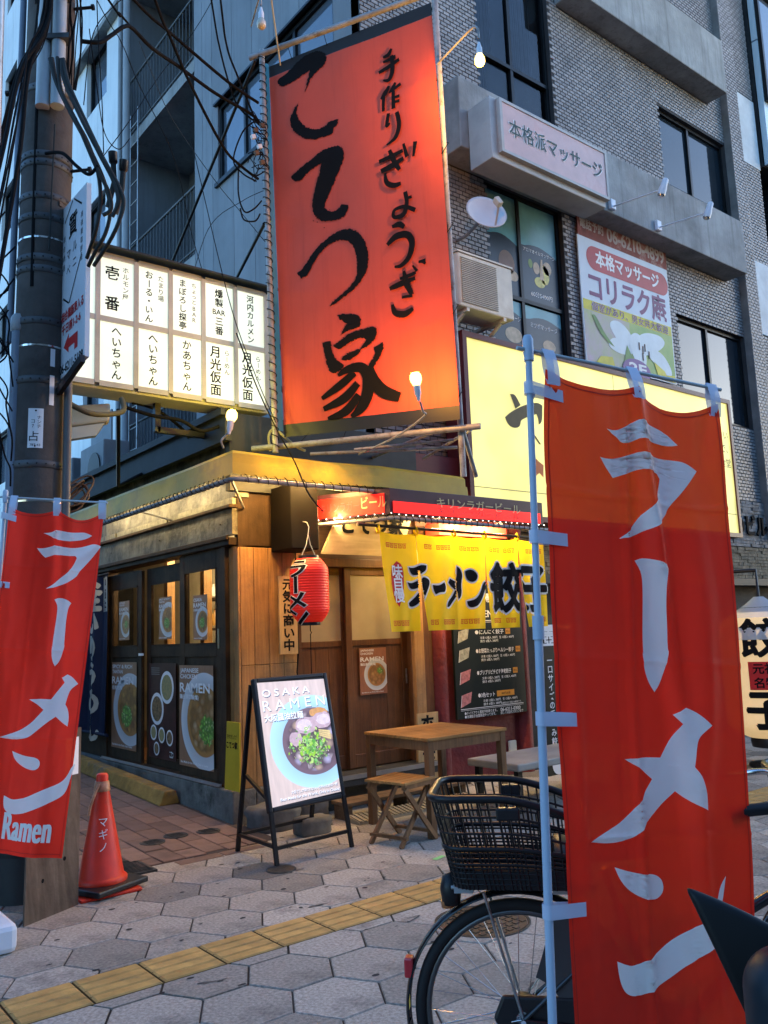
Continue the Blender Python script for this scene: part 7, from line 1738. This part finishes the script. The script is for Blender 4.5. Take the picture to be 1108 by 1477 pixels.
# drivetrain
mb = MB(); mb.lathe([(.09,-.004),(.095,0),(.09,.004)], bb, 36, Matrix.Rotation(R(90), 3, 'X')); bpart('chain_ring', mb, STEEL)
mb = MB(); mb.add([(x, -.05, z) for x, z in ((-.06,.40),(.43,.40),(.54,.30),(.43,.185),(-.06,.27),(-.09,.335))]+[(x, -.03, z) for x, z in ((-.06,.40),(.43,.40),(.54,.30),(.43,.185),(-.06,.27),(-.09,.335))], [(0,1,2,3,4,5),(11,10,9,8,7,6)]+[((i+1) % 6, i, 6+i, 6+(i+1) % 6) for i in range(6)]); bpart('chain_case', mb, BLACKP, bevel=.008, fix=True)
for s_, a in ((-1, 0), (1, 180)):
    q = V((math.cos(R(a-40)), 0, math.sin(R(a-40))))*.165+V(bb); mb = MB(); mb.tube([(bb[0],s_*.065,bb[2]), (q.x,s_*.075,q.z)], .009, 8); bpart('crank', mb, CHROME)
    mb = MB(); mb.box(q.x-.045,q.x+.045,s_*.08 if s_ > 0 else s_*.08-.07,s_*.08+.07 if s_ > 0 else s_*.08,q.z-.012,q.z+.012); bpart('pedal', mb, BLACKP, bevel=.004)
mb = MB(); mb.lathe([(.05,-.03),(.055,0),(.05,.03)], (0,.0,.335), 20, Matrix.Rotation(R(90), 3, 'X')); bpart('hub_brake', mb, BLACKM)
mb = MB(); mb.tube([(-.02,-.08,.32),(-.05,-.15,.02),(-.03,-.17,.0)], .009, 8); bpart('kickstand', mb, CHROME)
mb = MB(); mb.grid(12, 6, lambda u, v: V((math.cos(R(70-60*u))*(.36*(.35+.65*v)), -.045, .335+math.sin(R(70-60*u))*(.36*(.35+.65*v))))); bpart('skirt_guard', mb, mat('smoked_guard', (.05,.05,.052), .35, var=.1))
# rack
for y in (-.06, .06): T((-.20,y,.715), (.24,y,.715), .006, 'rack_rail', STEEL)
for x in (-.19, -.1, .08, .22): mb = MB(); mb.tube([(x,-.06,.715),(x,.06,.715)], .005, 6); bpart('rack_bar', mb, STEEL)
# basket: tapered box of bars with a sloping rim
BSK = mat('basket_black', (.010,.010,.011), .35, var=.1)
def bsk(x, y, z): k = (z-.735)/.25; return V((.02+x*(1+.13*k)-.03*k, y*(1+.16*k), z))
L2, W2 = .205, .155
def rimz(x): t = (x+L2)/(2*L2); return 1.0-.075*max(0, (t-.45)/.55)**1.5
bas = thing('rear_basket_tmp', None, None) if False else None
mb = MB()
loop = []
nn = 10
for i in range(nn): loop.append((-L2, -W2+2*W2*i/nn))
for i in range(16): loop.append((-L2+2*L2*i/16, W2))
for i in range(nn): loop.append((L2, W2-2*W2*i/nn))
for i in range(16): loop.append((L2-2*L2*i/16, -W2))
def rnd(x, y):                                                    # rounded corners
    rx = max(0, abs(x)-(L2-.06)); ry = max(0, abs(y)-(W2-.06))
    if rx > 0 and ry > 0:
        k = .06/max(math.hypot(rx, ry), .06); return (math.copysign(L2-.06+rx*k, x), math.copysign(W2-.06+ry*k, y))
    return (x, y)
loop = [rnd(*q) for q in loop]
mb.tube([bsk(x, y, rimz(x)) for x, y in loop], .012, 8, False, True); rim_ = bpart('basket', mb, BSK)
mb = MB()
for zf in (.28,.45,.62,.8): mb.tube([bsk(x, y, .735+(rimz(x)-.735)*zf) for x, y in loop], .004 if zf != .45 else .008, 6, False, True)
bpart('basket_hoops', mb, BSK, rim_)
mb = MB()
for k, (x, y) in enumerate(loop): 
    mb.tube([bsk(x, y, .735), bsk(x, y, .735+(rimz(x)-.735)*.5), bsk(x, y, rimz(x))], .0035, 5, False)
    x2, y2 = loop[(k+1) % len(loop)]; xm, ym = (x+x2)/2, (y+y2)/2
    if k % 3 != 0: mb.tube([bsk(xm, ym, .735), bsk(xm, ym, .735+(rimz(xm)-.735)*.62)], .003, 5, False)
bpart('basket_bars', mb, BSK, rim_)
mb = MB(); pl_ = [bsk(x, y, .735) for x, y in loop]+[bsk(x, y, .79) for x, y in loop]; n_ = len(loop)
mb.add(pl_, [tuple(range(n_))]+[(i, (i+1) % n_, n_+(i+1) % n_, n_+i) for i in range(n_)]); bpart('basket_tray', mb, BSK, rim_)
for zf in (.06,.12,.18,.24,.34,.40):
    mb = MB(); mb.tube([bsk(x, y, .735+(rimz(x)-.735)*zf) for x, y in loop], .003, 5, False, True); bpart('basket_wire', mb, BSK, rim_)
for y in (-.17,.17): mb = MB(); mb.obox(bsk(.0,y*.98,.96), (.035,0,0), (0,.014,0), (0,0,.018)); bpart('basket_clip', mb, BLACKP, rim_, bevel=.005)
for x in (-.16, .14): mb = MB(); mb.box(x-.03,x+.03,-.07,.07,.70,.735); bpart('basket_foot', mb, GREYPVC, rim_)
mb = MB(); mb.lathe([(.0,-.05),(.028,-.045),(.034,0),(.025,.04),(.0,.05)], (-.205,-.02,.70), 14); bpart('rear_lamp', mb, BLACKP); mb = MB(); mb.lathe([(.0,-.055),(.02,-.05),(.022,-.03)], (-.217,-.02,.695), 12); bpart('rear_lens', mb, mat('amber_lens', (.4,.15,.06), .2))
b2 = copy_tree(bk, None, 'black city bicycle parked farther off, its rear just showing past the big flag'); b2.location = (2.98, 1.32, 0); b2.rotation_euler = (0, 0, R(-52))
# ================================================================== black seat in the lower right corner
CH = mat('black_moulded_plastic', (.006,.006,.007), .5, var=.1, spec=.25)
st_ = thing('moulded_seat', 'black moulded seat with a pointed side wing in the lower right corner', 'seat', (1.30, .68, 0))
def wing(u, v):                                                   # pointed shell rising to the left
    a = V((1.20,.80,1.10)); 
    lo_ = V((1.265,.715,.84)).lerp(V((1.40,.52,.86)), u); hi = (V((1.20,.80,1.10))*(1-u)**2+V((1.265,.70,1.065))*2*u*(1-u)+V((1.36,.53,.94))*u*u)
    p_ = lo_.lerp(hi, v); return p_+V((-.03,-.025,0))*math.sin(v*math.pi)*.5*(1-.3*u)
mb = MB(); mb.grid(20, 14, wing); w_ = obj('side_wing', mb, CH, st_); q = w_.modifiers.new('th', 'SOLIDIFY'); q.thickness = .022; q.offset = 1; w_.modifiers.new('sub', 'SUBSURF').render_levels = 1
mb = MB(); mb.obox(V((1.165,.575,.945)), _r*.105, _d*.06, V((0,0,.13))); o_ = obj('cushion', mb, mat('blue_black_vinyl', (.006,.013,.02), .45, var=.1), st_, bevel=.055, seg=8)
for q in o_.data.polygons: q.use_smooth = True
mb = MB(); mb.tube([(1.32,.6,.0),(1.32,.6,.82)], .03, 12); mb.lathe([(.2,0),(.2,.02),(.05,.04)], (1.32,.6,0), 20); obj('pedestal', mb, BLACKM, st_)
